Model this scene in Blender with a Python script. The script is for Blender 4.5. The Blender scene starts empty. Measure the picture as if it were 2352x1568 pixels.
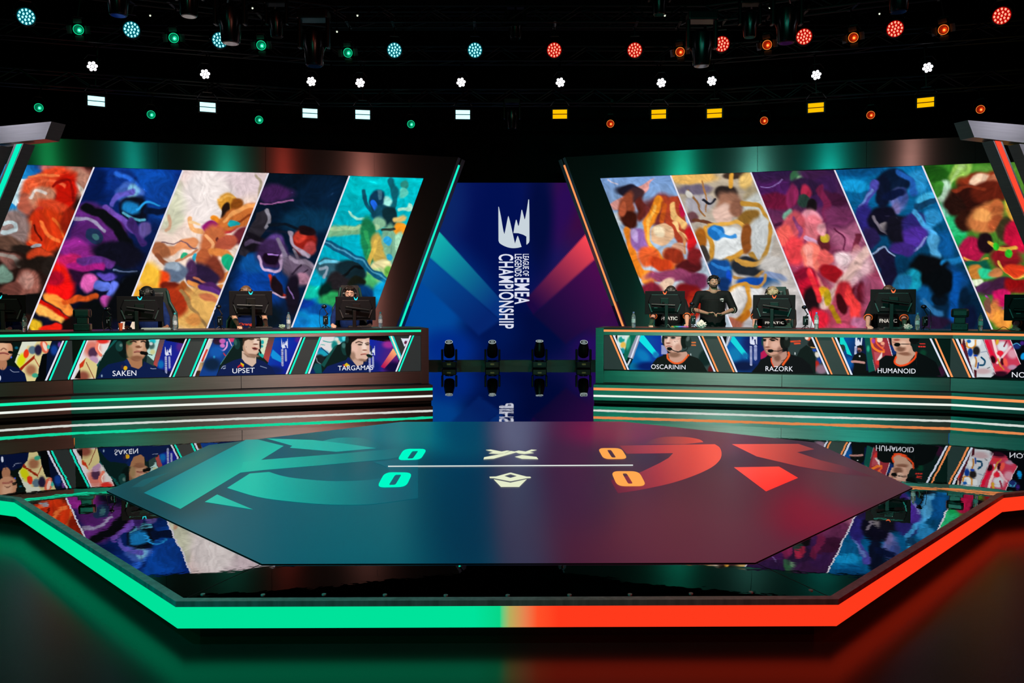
import bpy, bmesh, math, random
import numpy as np
from mathutils import Vector, Matrix
random.seed(7)
SC = bpy.context.scene
COL = SC.collection
# ------------------------------------------------------------------ camera
F = 1900.0; CX, CY = 1176.0, 784.0; CAMH = 1.6
TILT = math.atan(94.0 / F)
cd = bpy.data.cameras.new('camera'); cam = bpy.data.objects.new('camera', cd); COL.objects.link(cam)
cd.sensor_width = 36.0; cd.lens = F / 2352.0 * 36.0; cd.clip_start = 0.05; cd.clip_end = 200
cam.location = (0, 0, CAMH); cam.rotation_euler = (math.pi / 2 - TILT, 0, 0)
SC.camera = cam
# ------------------------------------------------------------------ world / view
w = bpy.data.worlds.new('world'); SC.world = w; w.use_nodes = True
w.node_tree.nodes['Background'].inputs[0].default_value = (0.25, 0.6, 0.8, 1)
w.node_tree.nodes['Background'].inputs[1].default_value = 0.0012
SC.view_settings.view_transform = 'Standard'; SC.view_settings.look = 'None'
SC.view_settings.exposure = 0.0; SC.view_settings.gamma = 1.0
SC.view_settings.use_curve_mapping = False
# ------------------------------------------------------------------ unseen lamps of the rig over the audience, plus added side and floor lights
def lin(h):
    h = h.lstrip('#'); v = [int(h[i:i + 2], 16) / 255 for i in (0, 2, 4)]
    return tuple(c / 12.92 if c <= .04045 else ((c + .055) / 1.055) ** 2.4 for c in v)
def area(name, loc, target, size, col, power, sy=None, spread=None):
    l = bpy.data.lights.new(name, 'AREA'); l.color = lin(col); l.energy = power; l.size = size
    if sy: l.shape = 'RECTANGLE'; l.size_y = sy
    if spread: l.spread = math.radians(spread)
    o = bpy.data.objects.new(name, l); COL.objects.link(o); o.location = loc
    o.rotation_euler = (Vector(target) - Vector(loc)).to_track_quat('-Z', 'Y').to_euler()
    return o
def spot(name, loc, target, col, power, ang=30, blend=.6, rad=.12):
    l = bpy.data.lights.new(name, 'SPOT'); l.color = lin(col); l.energy = power
    l.spot_size = math.radians(ang); l.spot_blend = blend; l.shadow_soft_size = rad
    o = bpy.data.objects.new(name, l); COL.objects.link(o); o.location = loc
    o.rotation_euler = (Vector(target) - Vector(loc)).to_track_quat('-Z', 'Y').to_euler()
    return o
for nm, x, z, c, pw, tg in (('green_house_light', -10.4, 7.3, '#18a858', 8, (-9.5, 15)), ('teal_house_light', -7.3, 7.3, '#10b8a0', 8, (-7.6, 15)), ('teal_house_light', -3.6, 4.6, '#20b890', 22, (-5.3, 12.5)),
        ('red_house_light', -1.2, 7.0, '#e84838', 6, (-4.6, 14)), ('amber_house_light', 2.5, 4.8, '#c87868', 34, (-2.3, 13)), ('amber_house_light', 4.6, 4.6, '#c86c60', 18, (-7.4, 11)),
        ('teal_house_light', -2.6, 7.2, '#10b890', 9, (2.6, 16)), ('teal_house_light', -3.0, 4.6, '#18b890', 30, (2.2, 12.8)), ('teal_house_light', .6, 4.6, '#5cb8a0', 40, (3.2, 12.6)), ('teal_house_light', 3.7, 4.8, '#10b8a0', 40, (4.8, 12.3)),
        ('amber_house_light', 6.8, 7.0, '#e09c8c', 7, (7.9, 16)), ('teal_house_light', -4.6, 4.6, '#08a890', 20, (7.4, 11))):
    area(nm, (x, -.5, z), (tg[0], tg[1], 2.0), .3, c, pw, spread=42)
spot('player_key_light', (-2.0, 8.5, 6.9), (-4.2, 13.6, 1.5), '#f6e6d8', 4200, 44, .8)
spot('player_key_light', (2.0, 8.5, 6.9), (4.2, 14.0, 1.5), '#f6e6d8', 4200, 44, .8)
area('added_side_light', (-14.2, 10.9, 6.0), (-7.8, 13.2, 4.2), .5, '#e8e0f0', 2.6, spread=50)  # unseen side lamps added to lift the dark portal beams
area('added_side_light', (14.2, 10.9, 6.0), (7.8, 13.2, 4.2), .5, '#e8e0f0', 2.6, spread=50)
spot('added_teal_floor_light', (-6.5, 1.0, 7.5), (-4.2, 3.6, -.25), '#06a898', 4200, 70, 1)  # unseen spots added to tint the hall ground teal and red
spot('added_red_floor_light', (6.5, 1.0, 7.5), (4.2, 3.6, -.25), '#d01c24', 1500, 70, 1)
# ------------------------------------------------------------------ drawing helpers: photo pixels -> points on the real surfaces
ct, st = math.cos(TILT), math.sin(TILT)
def ray(px, py):
    u = (px - CX) / F; v = (CY - py) / F
    return Vector((u, ct + v * st, -st + v * ct))
ORG = Vector((0, 0, CAMH))
def gp(px, py, z=0.0):
    r = ray(px, py); t = (z - CAMH) / r.z
    return ORG + r * t
def pd(px, py, Y):
    r = ray(px, py); return ORG + r * (Y / r.y)
class Pl:                       # vertical plane through two ground points, shifted back by off
    def __init__(s, A, B, off=0.0):
        A = Vector((A[0], A[1], 0)); B = Vector((B[0], B[1], 0))
        s.u = (B - A).normalized(); s.n = Vector((-s.u.y, s.u.x, 0))
        if s.n.y < 0: s.n = -s.n
        s.A = A + s.n * off
    def at(s, px, py, off=0.0):
        r = ray(px, py); a = s.A + s.n * off
        t = (a - ORG).dot(s.n) / r.dot(s.n)
        return ORG + r * t
    def atx(s, px, off=0.0): p = s.at(px, 750, off); return Vector((p.x, p.y, 0))
class Hz:                       # horizontal plane
    def __init__(s, z): s.z = z; s.n = Vector((0, 0, -1))
    def at(s, px, py, off=0.0): return gp(px, py, s.z - off)
def ray_np(x, y):
    u = (x - CX) / F; v = (CY - y) / F
    return np.stack([u, ct + v * st, -st + v * ct], -1)
def plane_np(pl, x, y, off=0.0):
    r = ray_np(x, y); o = np.array([0, 0, CAMH])
    if isinstance(pl, Hz):
        t = (pl.z - off - CAMH) / r[..., 2]
    else:
        n = np.array(pl.n); a = np.array(pl.A + pl.n * off)
        t = ((a - o) @ n) / (r @ n)
    return o + r * t[..., None]
# ------------------------------------------------------------------ scene helpers
def tag(o, label=None, cat=None, group=None, kind=None):
    if label: o['label'] = label
    if cat: o['category'] = cat
    if group: o['group'] = group
    if kind: o['kind'] = kind
    return o
def empty(name, loc, label=None, cat=None, group=None, rz=0.0, rot=None):
    o = bpy.data.objects.new(name, None); COL.objects.link(o); o.location = loc
    o.rotation_euler = rot if rot is not None else (0, 0, rz); o.empty_display_size = .1
    bpy.context.view_layer.update() if False else None
    return tag(o, label, cat, group)
def mworld(o):
    m = Matrix.LocRotScale(o.location, o.rotation_euler, o.scale)
    return mworld(o.parent) @ m if o.parent else m
def link(name, me, mat, parent=None, smooth=False, world=False):
    """world=True: mesh given in world coordinates"""
    if mat is not None and not me.materials: me.materials.append(mat)
    if smooth: me.polygons.foreach_set('use_smooth', [True] * len(me.polygons))
    o = bpy.data.objects.new(name, me); COL.objects.link(o)
    if parent is not None:
        o.parent = parent
        if world: me.transform(mworld(parent).inverted())
    elif world and len(me.vertices):
        n = len(me.vertices); c = np.empty(n * 3); me.vertices.foreach_get('co', c); c = c.reshape(-1, 3)
        b = Vector(((c[:, 0].min() + c[:, 0].max()) / 2, (c[:, 1].min() + c[:, 1].max()) / 2, c[:, 2].min()))
        me.transform(Matrix.Translation(-b)); o.location = b
    return o
class MB:                        # collects shapes into one mesh
    def __init__(s): s.bm = bmesh.new()
    def box(s, c, d, rot=None, bev=0.0):
        r = bmesh.ops.create_cube(s.bm, size=1.0)
        vs = r['verts']; bmesh.ops.scale(s.bm, vec=d, verts=vs)
        if bev > 0:
            es = list({e for v in vs for e in v.link_edges})
            bb = bmesh.ops.bevel(s.bm, geom=es, offset=bev, segments=2, affect='EDGES', profile=.6)
            vs = list({v for f in bb['faces'] for v in f.verts} | {v for v in vs if v.is_valid})
        if rot is not None: bmesh.ops.transform(s.bm, matrix=rot.to_4x4(), verts=vs)
        bmesh.ops.translate(s.bm, vec=c, verts=vs); return s
    def cyl(s, a, b, r1, r2=None, n=16, caps=True):
        a = Vector(a); b = Vector(b); d = b - a; L = d.length
        if L < 1e-6: return s
        r2 = r1 if r2 is None else r2
        m = Matrix.Translation((a + b) / 2) @ d.to_track_quat('Z', 'Y').to_matrix().to_4x4()
        bmesh.ops.create_cone(s.bm, cap_ends=caps, segments=n, radius1=max(r1, 1e-4), radius2=max(r2, 1e-4), depth=L, matrix=m); return s
    def sph(s, c, r, sc=(1, 1, 1), n=16, rot=None):
        m = Matrix.Translation(c) @ (rot.to_4x4() if rot is not None else Matrix()) @ Matrix.Diagonal((sc[0], sc[1], sc[2], 1))
        bmesh.ops.create_uvsphere(s.bm, u_segments=n, v_segments=max(6, n * 2 // 3), radius=r, matrix=m); return s
    def cap(s, a, b, ra, rb=None, n=12):
        rb = ra if rb is None else rb
        s.cyl(a, b, ra, rb, n); s.sph(a, ra, n=n); s.sph(b, rb, n=n); return s
    def tube(s, pts, r, n=8):
        for i in range(len(pts) - 1): s.cyl(pts[i], pts[i + 1], r, r, n)
        for p in pts[1:-1]: s.sph(p, r, n=n)
        return s
    def lathe(s, prof, n=20, c=(0, 0, 0)):
        rings = []
        for r, z in prof:
            rings.append([s.bm.verts.new((c[0] + r * math.cos(2 * math.pi * k / n), c[1] + r * math.sin(2 * math.pi * k / n), c[2] + z)) for k in range(n)])
        for a, b in zip(rings, rings[1:]):
            for k in range(n): s.bm.faces.new((a[k], a[(k + 1) % n], b[(k + 1) % n], b[k]))
        s.bm.faces.new(rings[0][::-1]); s.bm.faces.new(rings[-1]); return s
    def torus(s, c, R, r, ax=(0, 0, 1), a0=0, a1=360, n=32, m=8):
        q = Vector(ax).to_track_quat('Z', 'Y').to_matrix(); rings = []
        full = abs(a1 - a0) >= 360; steps = n if full else n + 1
        for i in range(steps):
            t = math.radians(a0 + (a1 - a0) * i / n); ring = []
            for k in range(m):
                p = 2 * math.pi * k / m; rr = R + r * math.cos(p)
                ring.append(s.bm.verts.new(Vector(c) + q @ Vector((rr * math.cos(t), rr * math.sin(t), r * math.sin(p)))))
            rings.append(ring)
        for i in range(steps if full else steps - 1):
            a, b = rings[i], rings[(i + 1) % steps]
            for k in range(m): s.bm.faces.new((a[k], b[k], b[(k + 1) % m], a[(k + 1) % m]))
        if not full: s.bm.faces.new(rings[0]); s.bm.faces.new(rings[-1][::-1])
        return s
    def prism(s, pts, vec):       # polygon (3D) extruded by vec
        a = [s.bm.verts.new(p) for p in pts]; b = [s.bm.verts.new(Vector(p) + Vector(vec)) for p in pts]
        n = len(pts); s.bm.faces.new(a); s.bm.faces.new(b[::-1])
        for i in range(n): s.bm.faces.new((a[i], b[i], b[(i + 1) % n], a[(i + 1) % n]))
        return s
    def hexa(s, front, back):
        return s.loft(front, back)
    def loft(s, A, B):
        a = [s.bm.verts.new(p) for p in A]; b = [s.bm.verts.new(p) for p in B]; n = len(A)
        s.bm.faces.new(a); s.bm.faces.new(b[::-1])
        for i in range(n): s.bm.faces.new((a[i], b[i], b[(i + 1) % n], a[(i + 1) % n]))
        return s
    def mesh(s, name):
        bmesh.ops.recalc_face_normals(s.bm, faces=s.bm.faces)
        me = bpy.data.meshes.new(name); s.bm.to_mesh(me); s.bm.free(); return me
    def build(s, name, mat, parent=None, smooth=False, world=False):
        o = link(name, s.mesh(name), mat, parent, False, world)
        if smooth: shade_auto(o.data)
        return o
def shade_auto(me, ang=40):
    me.polygons.foreach_set('use_smooth', [True] * len(me.polygons))
    bm = bmesh.new(); bm.from_mesh(me)
    for e in bm.edges:
        if len(e.link_faces) == 2 and e.calc_face_angle(0) > math.radians(ang): e.smooth = False
    bm.to_mesh(me); bm.free()
def copy_tree(o, parent=None, first=True):
    c = o.copy(); COL.objects.link(c)
    if parent is not None: c.parent = parent
    for ch in [k for k in bpy.data.objects if k.parent == o]: copy_tree(ch, c, False)
    return c
# ------------------------------------------------------------------ materials
MATS = {}
def mat(name, col='#808080', rough=.5, metal=0.0, emit=None, es=1.0, spec=.5, trans=0.0, noise=0.0, nscale=8.0, bump=0.0, alpha=1.0, stretch=None):
    if name in MATS: return MATS[name]
    m = bpy.data.materials.new(name); m.use_nodes = True; MATS[name] = m
    nt = m.node_tree; p = nt.nodes['Principled BSDF']
    c = lin(col); p.inputs['Base Color'].default_value = (*c, 1); p.inputs['Roughness'].default_value = rough
    p.inputs['Metallic'].default_value = metal; p.inputs['Specular IOR Level'].default_value = spec
    p.inputs['Transmission Weight'].default_value = trans
    if emit:
        p.inputs['Emission Color'].default_value = (*lin(emit), 1); p.inputs['Emission Strength'].default_value = es
    if noise or bump:
        tc = nt.nodes.new('ShaderNodeTexCoord'); nz = nt.nodes.new('ShaderNodeTexNoise')
        nz.inputs['Scale'].default_value = nscale; nz.inputs['Detail'].default_value = 5
        if stretch:
            mp = nt.nodes.new('ShaderNodeMapping'); mp.inputs['Scale'].default_value = stretch
            nt.links.new(tc.outputs['Object'], mp.inputs[0]); nt.links.new(mp.outputs[0], nz.inputs['Vector'])
        else: nt.links.new(tc.outputs['Object'], nz.inputs['Vector'])
        if noise:
            r = nt.nodes.new('ShaderNodeMapRange'); r.inputs['From Min'].default_value = .3; r.inputs['From Max'].default_value = .7
            r.inputs['To Min'].default_value = 1 - noise; r.inputs['To Max'].default_value = 1 + noise
            mx = nt.nodes.new('ShaderNodeVectorMath'); mx.operation = 'SCALE'; mx.inputs[0].default_value = c
            nt.links.new(nz.outputs['Fac'], r.inputs['Value']); nt.links.new(r.outputs[0], mx.inputs['Scale'])
            nt.links.new(mx.outputs[0], p.inputs['Base Color'])
        if bump:
            b = nt.nodes.new('ShaderNodeBump'); b.inputs['Strength'].default_value = bump; b.inputs['Distance'].default_value = .02
            nt.links.new(nz.outputs['Fac'], b.inputs['Height']); nt.links.new(b.outputs[0], p.inputs['Normal'])
    return m
def emat(name, col, es=1.0, sample=True):
    if name in MATS: return MATS[name]
    m = bpy.data.materials.new(name); m.use_nodes = True; MATS[name] = m; nt = m.node_tree; nt.nodes.clear()
    o = nt.nodes.new('ShaderNodeOutputMaterial'); e = nt.nodes.new('ShaderNodeEmission')
    e.inputs[0].default_value = (*lin(col), 1); e.inputs[1].default_value = es; nt.links.new(e.outputs[0], o.inputs[0])
    if not sample: m.cycles.emission_sampling = 'NONE'
    return m
def picture_mat(name, es=1.0, gloss=0.0, rough=.3, lines=0.0):
    if name in MATS: return MATS[name]
    m = bpy.data.materials.new(name); m.use_nodes = True; MATS[name] = m; nt = m.node_tree
    p = nt.nodes['Principled BSDF']; a = nt.nodes.new('ShaderNodeAttribute'); a.attribute_name = 'pic'
    p.inputs['Base Color'].default_value = (.004, .004, .004, 1); p.inputs['Roughness'].default_value = rough
    p.inputs['Specular IOR Level'].default_value = gloss
    p.inputs['Emission Strength'].default_value = es
    nt.links.new(a.outputs['Color'], p.inputs['Emission Color']); m.cycles.emission_sampling = 'NONE'
    return m
def metal_panel(name, col, rough=.34, aniso=.0, metal=1.0):
    """brushed sheet metal: fine grain, faint colour variation"""
    if name in MATS: return MATS[name]
    m = mat(name, col, rough, metal, noise=.08, nscale=3.0, stretch=(.6, .6, 14))
    nt = m.node_tree; p = nt.nodes['Principled BSDF']
    if aniso:
        p.inputs['Anisotropic'].default_value = aniso; p.inputs['Anisotropic Rotation'].default_value = .25
        tg = nt.nodes.new('ShaderNodeCombineXYZ'); tg.inputs[0].default_value = 1.0
        nt.links.new(tg.outputs[0], p.inputs['Tangent'])
    return m
# ------------------------------------------------------------------ painter: pictures shown on the LED screens
def h3(h):
    h = h.lstrip('#'); return np.array([int(h[i:i + 2], 16) / 255 for i in (0, 2, 4)])
def vnoise(x, y, seed=0):
    xi = np.floor(x); yi = np.floor(y); fx = x - xi; fy = y - yi
    fx = fx * fx * (3 - 2 * fx); fy = fy * fy * (3 - 2 * fy)
    def hh(a, b):
        v = np.sin(a * 127.1 + b * 311.7 + seed * 74.7) * 43758.5453; return v - np.floor(v)
    return (hh(xi, yi) * (1 - fx) + hh(xi + 1, yi) * fx) * (1 - fy) + (hh(xi, yi + 1) * (1 - fx) + hh(xi + 1, yi + 1) * fx) * fy
def seg_d(x, y, a, b):
    ax, ay = a; dx, dy = b[0] - ax, b[1] - ay; L = dx * dx + dy * dy + 1e-9
    t = np.clip(((x - ax) * dx + (y - ay) * dy) / L, 0, 1)
    return np.hypot(x - ax - t * dx, y - ay - t * dy), t
def inside(x, y, pts):
    r = np.zeros(x.shape, bool); n = len(pts); j = n - 1
    for i in range(n):
        xi, yi = pts[i]; xj, yj = pts[j]
        if yi != yj: r ^= ((yi > y) != (yj > y)) & (x < (xj - xi) * (y - yi) / (yj - yi) + xi)
        j = i
    return r
def sm(t): t = np.clip(t, 0, 1); return t * t * (3 - 2 * t)
def spline(pts, n=8):
    P = [np.array(p, float) for p in pts]; P = [2 * P[0] - P[1]] + P + [2 * P[-1] - P[-2]]; out = []
    for i in range(1, len(P) - 2):
        for k in range(n):
            t = k / n; a, b, c, d = P[i - 1:i + 3]
            out.append(tuple(.5 * ((2 * b) + (c - a) * t + (2 * a - 5 * b + 4 * c - d) * t * t + (3 * b - a - 3 * c + d) * t ** 3)))
    out.append(tuple(P[-2])); return out
class Paint:
    def __init__(s, base='#000000'): s.ops = []; s.base = base; s.sharp = 1.0; s.warp = 0; s.tex = 0; s.seed = 1
    def add(s, ops, ox=0, oy=0, sc=1.0):
        s.ops.append((ops, ox, oy, sc)); return s
    def eval(s, X, Y):
        col = np.zeros(X.shape + (3,)) + h3(s.base)
        if s.warp:
            a = s.warp
            wx = (vnoise(X / 22, Y / 22, s.seed) - .5) * 2 * a + (vnoise(X / 8, Y / 8, s.seed + 3) - .5) * a * .35
            wy = (vnoise(X / 22, Y / 22, s.seed + 5) - .5) * 2 * a + (vnoise(X / 8, Y / 8, s.seed + 7) - .5) * a * .35
            XX, YY = X + wx, Y + wy
        else: XX, YY = X, Y
        for ops, ox, oy, sc in s.ops:
            x = (XX - ox) * sc; y = (YY - oy) * sc
            for o in ops:
                k = o[0]
                if k == 'e':        # cx cy rx ry deg col soft(0..1)
                    _, cx, cy, rx, ry, dg, c, so = o
                    t = math.radians(dg); dx, dy = x - cx, y - cy
                    u = (dx * math.cos(t) + dy * math.sin(t)) / rx; v = (-dx * math.sin(t) + dy * math.cos(t)) / ry
                    so = so * s.sharp; a = sm((1 + so / 2 - np.hypot(u, v)) / max(so, .02))
                elif k == 'p':      # pts col soft(px)
                    _, pts, c, so = o[:4]
                    ins = inside(x, y, pts)
                    if so > 0:
                        d = np.full(x.shape, 1e9)
                        for i in range(len(pts)): d = np.minimum(d, seg_d(x, y, pts[i], pts[(i + 1) % len(pts)])[0])
                        a = sm(.5 + np.where(ins, d, -d) / so)
                    else: a = ins.astype(float)
                elif k == 'l':      # pts width col soft
                    _, pts, wd, c, so = o
                    if len(pts) > 2: pts = spline(pts, 6)
                    d = np.full(x.shape, 1e9)
                    for i in range(len(pts) - 1): d = np.minimum(d, seg_d(x, y, pts[i], pts[i + 1])[0])
                    a = sm((wd / 2 + so / 2 - d) / max(so, .01))
                elif k == 'g':      # linear gradient over everything: x0 y0 x1 y1 c0 c1
                    _, x0, y0, x1, y1, c0, c1 = o
                    t = np.clip(((x - x0) * (x1 - x0) + (y - y0) * (y1 - y0)) / ((x1 - x0) ** 2 + (y1 - y0) ** 2), 0, 1)[..., None]
                    col = h3(c0) * (1 - t) + h3(c1) * t; continue
                elif k == 'pg':     # polygon with gradient fill: pts x0 y0 x1 y1 c0 c1 soft
                    _, pts, x0, y0, x1, y1, c0, c1, so = o
                    ins = inside(x, y, pts)
                    d = np.full(x.shape, 1e9)
                    for i in range(len(pts)): d = np.minimum(d, seg_d(x, y, pts[i], pts[(i + 1) % len(pts)])[0])
                    a = sm(.5 + np.where(ins, d, -d) / max(so, .01))
                    t = np.clip(((x - x0) * (x1 - x0) + (y - y0) * (y1 - y0)) / ((x1 - x0) ** 2 + (y1 - y0) ** 2), 0, 1)[..., None]
                    cc = h3(c0) * (1 - t) + h3(c1) * t
                    col = col * (1 - a[..., None]) + cc * a[..., None]; continue
                col = col * (1 - a[..., None]) + h3(c) * a[..., None]
        if s.tex:
            th = (vnoise(X / 55, Y / 55, s.seed + 11) * 2.2 + vnoise(X / 24, Y / 24, s.seed + 12) * .8) * math.pi
            c_, s_ = np.cos(th), np.sin(th); a1 = 0; a2 = 0
            for k in range(-5, 6):
                a1 = a1 + vnoise((X + k * 2.6 * c_) / 3.2, (Y + k * 2.6 * s_) / 3.2, s.seed + 13)
                a2 = a2 + vnoise((X + k * 5 * c_) / 9, (Y + k * 5 * s_) / 9, s.seed + 14)
            st_ = (a1 / 11 - .5) * 4.2; s2 = (a2 / 11 - .5) * 3.0
            m = 1 + s.tex * (st_ * .2 + s2 * .42)
            hi = s.tex * .5 * sm((st_ * .7 + s2 - 1.1) / .35)
            col = col * np.clip(m, .25, 2)[..., None] + hi[..., None] * (.25 + col)
        col = np.clip(col, 0, 1)
        return np.where(col <= .04045, col / 12.92, ((col + .055) / 1.055) ** 2.4)
def set_pic(me, rgb):
    at = me.color_attributes.new('pic', 'FLOAT_COLOR', 'POINT')
    c = np.ones((len(rgb), 4)); c[:, :3] = rgb; at.data.foreach_set('color', c.ravel())
def pic_quad(name, pl, quad, paint, step, m, parent, off=0.0, thick=0.0):
    """quad: TL TR BR BL in px; picture grid lying on surface pl"""
    (a, b, c, d) = [np.array(q, float) for q in quad]
    nx = max(2, int(max(np.hypot(*(b - a)), np.hypot(*(c - d))) / step)); ny = max(2, int(max(np.hypot(*(d - a)), np.hypot(*(c - b))) / step))
    u, v = np.meshgrid(np.linspace(0, 1, nx + 1), np.linspace(0, 1, ny + 1))
    X = (a[0] * (1 - u) + b[0] * u) * (1 - v) + (d[0] * (1 - u) + c[0] * u) * v
    Y = (a[1] * (1 - u) + b[1] * u) * (1 - v) + (d[1] * (1 - u) + c[1] * u) * v
    P = plane_np(pl, X, Y, off).reshape(-1, 3)
    idx = np.arange((nx + 1) * (ny + 1)).reshape(ny + 1, nx + 1)
    f = np.stack([idx[:-1, :-1], idx[1:, :-1], idx[1:, 1:], idx[:-1, 1:]], -1).reshape(-1, 4)
    me = bpy.data.meshes.new(name); me.vertices.add(len(P)); me.vertices.foreach_set('co', P.ravel())
    me.loops.add(f.size); me.loops.foreach_set('vertex_index', f.ravel())
    me.polygons.add(len(f)); me.polygons.foreach_set('loop_start', np.arange(0, f.size, 4)); me.polygons.foreach_set('loop_total', np.full(len(f), 4))
    me.update(calc_edges=True)
    set_pic(me, paint.eval(X, Y).reshape(-1, 3))
    return link(name, me, m, parent, world=True)
def pic_poly(name, pl, pts, paint, step, m, parent, off=0.0):
    """polygon in px cut into a fine net, coloured by the painter"""
    bm = bmesh.new(); vs = [bm.verts.new((p[0], p[1], 0)) for p in pts]; bm.faces.new(vs)
    xs = [p[0] for p in pts]; ys = [p[1] for p in pts]
    x = min(xs) + step
    while x < max(xs):
        bmesh.ops.bisect_plane(bm, geom=bm.verts[:] + bm.edges[:] + bm.faces[:], plane_co=(x, 0, 0), plane_no=(1, 0, 0)); x += step
    y = min(ys) + step
    while y < max(ys):
        bmesh.ops.bisect_plane(bm, geom=bm.verts[:] + bm.edges[:] + bm.faces[:], plane_co=(0, y, 0), plane_no=(0, 1, 0)); y += step
    bmesh.ops.triangulate(bm, faces=bm.faces[:])
    me = bpy.data.meshes.new(name); bm.to_mesh(me); bm.free()
    n = len(me.vertices); c = np.empty(n * 3); me.vertices.foreach_get('co', c); c = c.reshape(-1, 3)
    P = plane_np(pl, c[:, 0], c[:, 1], off); rgb = paint.eval(c[:, 0], c[:, 1])
    me.vertices.foreach_set('co', P.ravel()); set_pic(me, rgb); me.update()
    return link(name, me, m, parent, world=True)
def flat_poly(name, pl, pts, m, parent, off=0.0, thick=.004):
    mb = MB(); P = [pl.at(x, y, off) for x, y in pts]
    mb.prism(P, pl.n * thick if not isinstance(pl, Hz) else Vector((0, 0, -thick)))
    return mb.build(name, m, parent, world=True)
def ring_poly(name, pl, outer, inner, m, parent, off=0.0, n=48):
    def samp(p):
        L = [0]; q = p + [p[0]]
        for i in range(len(p)): L.append(L[-1] + math.dist(q[i], q[i + 1]))
        out = []
        for k in range(n):
            t = L[-1] * k / n; i = max(j for j in range(len(p)) if L[j] <= t + 1e-9)
            s_ = (t - L[i]) / (L[i + 1] - L[i] + 1e-9); out.append((q[i][0] + (q[i + 1][0] - q[i][0]) * s_, q[i][1] + (q[i + 1][1] - q[i][1]) * s_))
        return out
    o = samp(outer); c = (sum(p[0] for p in inner) / len(inner), sum(p[1] for p in inner) / len(inner))
    inn = []
    for p in o:                  # cast toward the centre onto the inner outline
        best = None; d = (p[0] - c[0], p[1] - c[1])
        for i in range(len(inner)):
            a = inner[i]; b = inner[(i + 1) % len(inner)]; e = (b[0] - a[0], b[1] - a[1])
            den = d[0] * e[1] - d[1] * e[0]
            if abs(den) < 1e-9: continue
            t = ((a[0] - c[0]) * e[1] - (a[1] - c[1]) * e[0]) / den; u = ((a[0] - c[0]) * d[1] - (a[1] - c[1]) * d[0]) / den
            if t > 0 and -1e-6 <= u <= 1 + 1e-6 and (best is None or t < best): best = t
        inn.append((c[0] + d[0] * (best or .5), c[1] + d[1] * (best or .5)))
    bm = bmesh.new(); A = [bm.verts.new(pl.at(x, y, off)) for x, y in o]; B = [bm.verts.new(pl.at(x, y, off)) for x, y in inn]
    for i in range(n): bm.faces.new((A[i], A[(i + 1) % n], B[(i + 1) % n], B[i]))
    me = bpy.data.meshes.new(name); bm.to_mesh(me); bm.free()
    return link(name, me, m, parent, world=True)
def text_mesh(s, bold=0.0, space=1.0):
    cu = bpy.data.curves.new('t', 'FONT'); cu.body = s; cu.offset = bold; cu.space_character = space; cu.resolution_u = 4
    o = bpy.data.objects.new('t', cu); COL.objects.link(o)
    dg = bpy.context.evaluated_depsgraph_get(); me = bpy.data.meshes.new_from_object(o.evaluated_get(dg))
    bpy.data.objects.remove(o); bpy.data.curves.remove(cu); me.materials.clear(); return me
def text_on(name, s, pl, quad, m, parent, off=0.0, bold=0.0, space=1.0):
    """quad in px: start-top, end-top, end-bottom, start-bottom of the word"""
    me = text_mesh(s, bold, space); n = len(me.vertices); c = np.empty(n * 3); me.vertices.foreach_get('co', c); c = c.reshape(-1, 3)
    u = (c[:, 0] - c[:, 0].min()) / np.ptp(c[:, 0]); v = 1 - (c[:, 1] - c[:, 1].min()) / np.ptp(c[:, 1])
    a, b, cc, d = [np.array(q, float) for q in quad]
    X = (a[0] * (1 - u) + b[0] * u) * (1 - v) + (d[0] * (1 - u) + cc[0] * u) * v
    Y = (a[1] * (1 - u) + b[1] * u) * (1 - v) + (d[1] * (1 - u) + cc[1] * u) * v
    me.vertices.foreach_set('co', plane_np(pl, X, Y, off).ravel()); me.update()
    return link(name, me, m, parent, world=True)
# ================================================================== the setting
M_BLACK = mat('black_drape', '#07090b', .9, spec=.2, noise=.2, nscale=3)
M_GROUND = mat('ground_floor', '#161a1a', .25, spec=.42, noise=.15, nscale=2.0)
M_MIRROR = mat('mirror_deck', '#bcbcbe', .012, 1.0, bump=.07, nscale=1.4)
M_BLKPAINT = mat('black_paint', '#08090a', .55, spec=.3)
M_TRIM = mat('edge_metal', '#aab2b0', .4, .35, noise=.25, nscale=9, stretch=(3, 3, .2))
M_STEEL = metal_panel('brushed_panel', '#5a5c5e', .19, .93, .72)
M_STEEL_L = metal_panel('brushed_panel_pale', '#a0a2a4', .42, .5)
M_DESKM = metal_panel('desk_metal', '#727373', .36, .8, .9)
M_WORKTOP = mat('worktop', '#15181a', .35, spec=.5)
def pic_floor(): pass
def struct(name, mb, m):
    o = mb.build(name, m, None, world=True); o['kind'] = 'structure'; return o
GZ = -0.256; HALLX = 15.0; BACKY = 22.0; CEIL = 8.4; FRONTY = -7.0
struct('floor', MB().box((0, (BACKY + FRONTY) / 2, GZ - .05), (2 * HALLX, BACKY - FRONTY, .1)), M_GROUND)
struct('ceiling', MB().box((0, (BACKY + FRONTY) / 2, CEIL + .05), (2 * HALLX, BACKY - FRONTY, .1)), M_BLACK)
struct('wall_back', MB().box((0, BACKY + .05, (CEIL + GZ) / 2), (2 * HALLX, .1, CEIL - GZ)), M_BLACK)
struct('wall_left', MB().box((-HALLX - .05, (BACKY + FRONTY) / 2, (CEIL + GZ) / 2), (.1, BACKY - FRONTY, CEIL - GZ)), M_BLACK)
struct('wall_right', MB().box((HALLX + .05, (BACKY + FRONTY) / 2, (CEIL + GZ) / 2), (.1, BACKY - FRONTY, CEIL - GZ)), M_BLACK)
struct('wall_front', MB().box((0, FRONTY - .05, (CEIL + GZ) / 2), (2 * HALLX, .1, CEIL - GZ)), M_BLACK)
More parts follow.
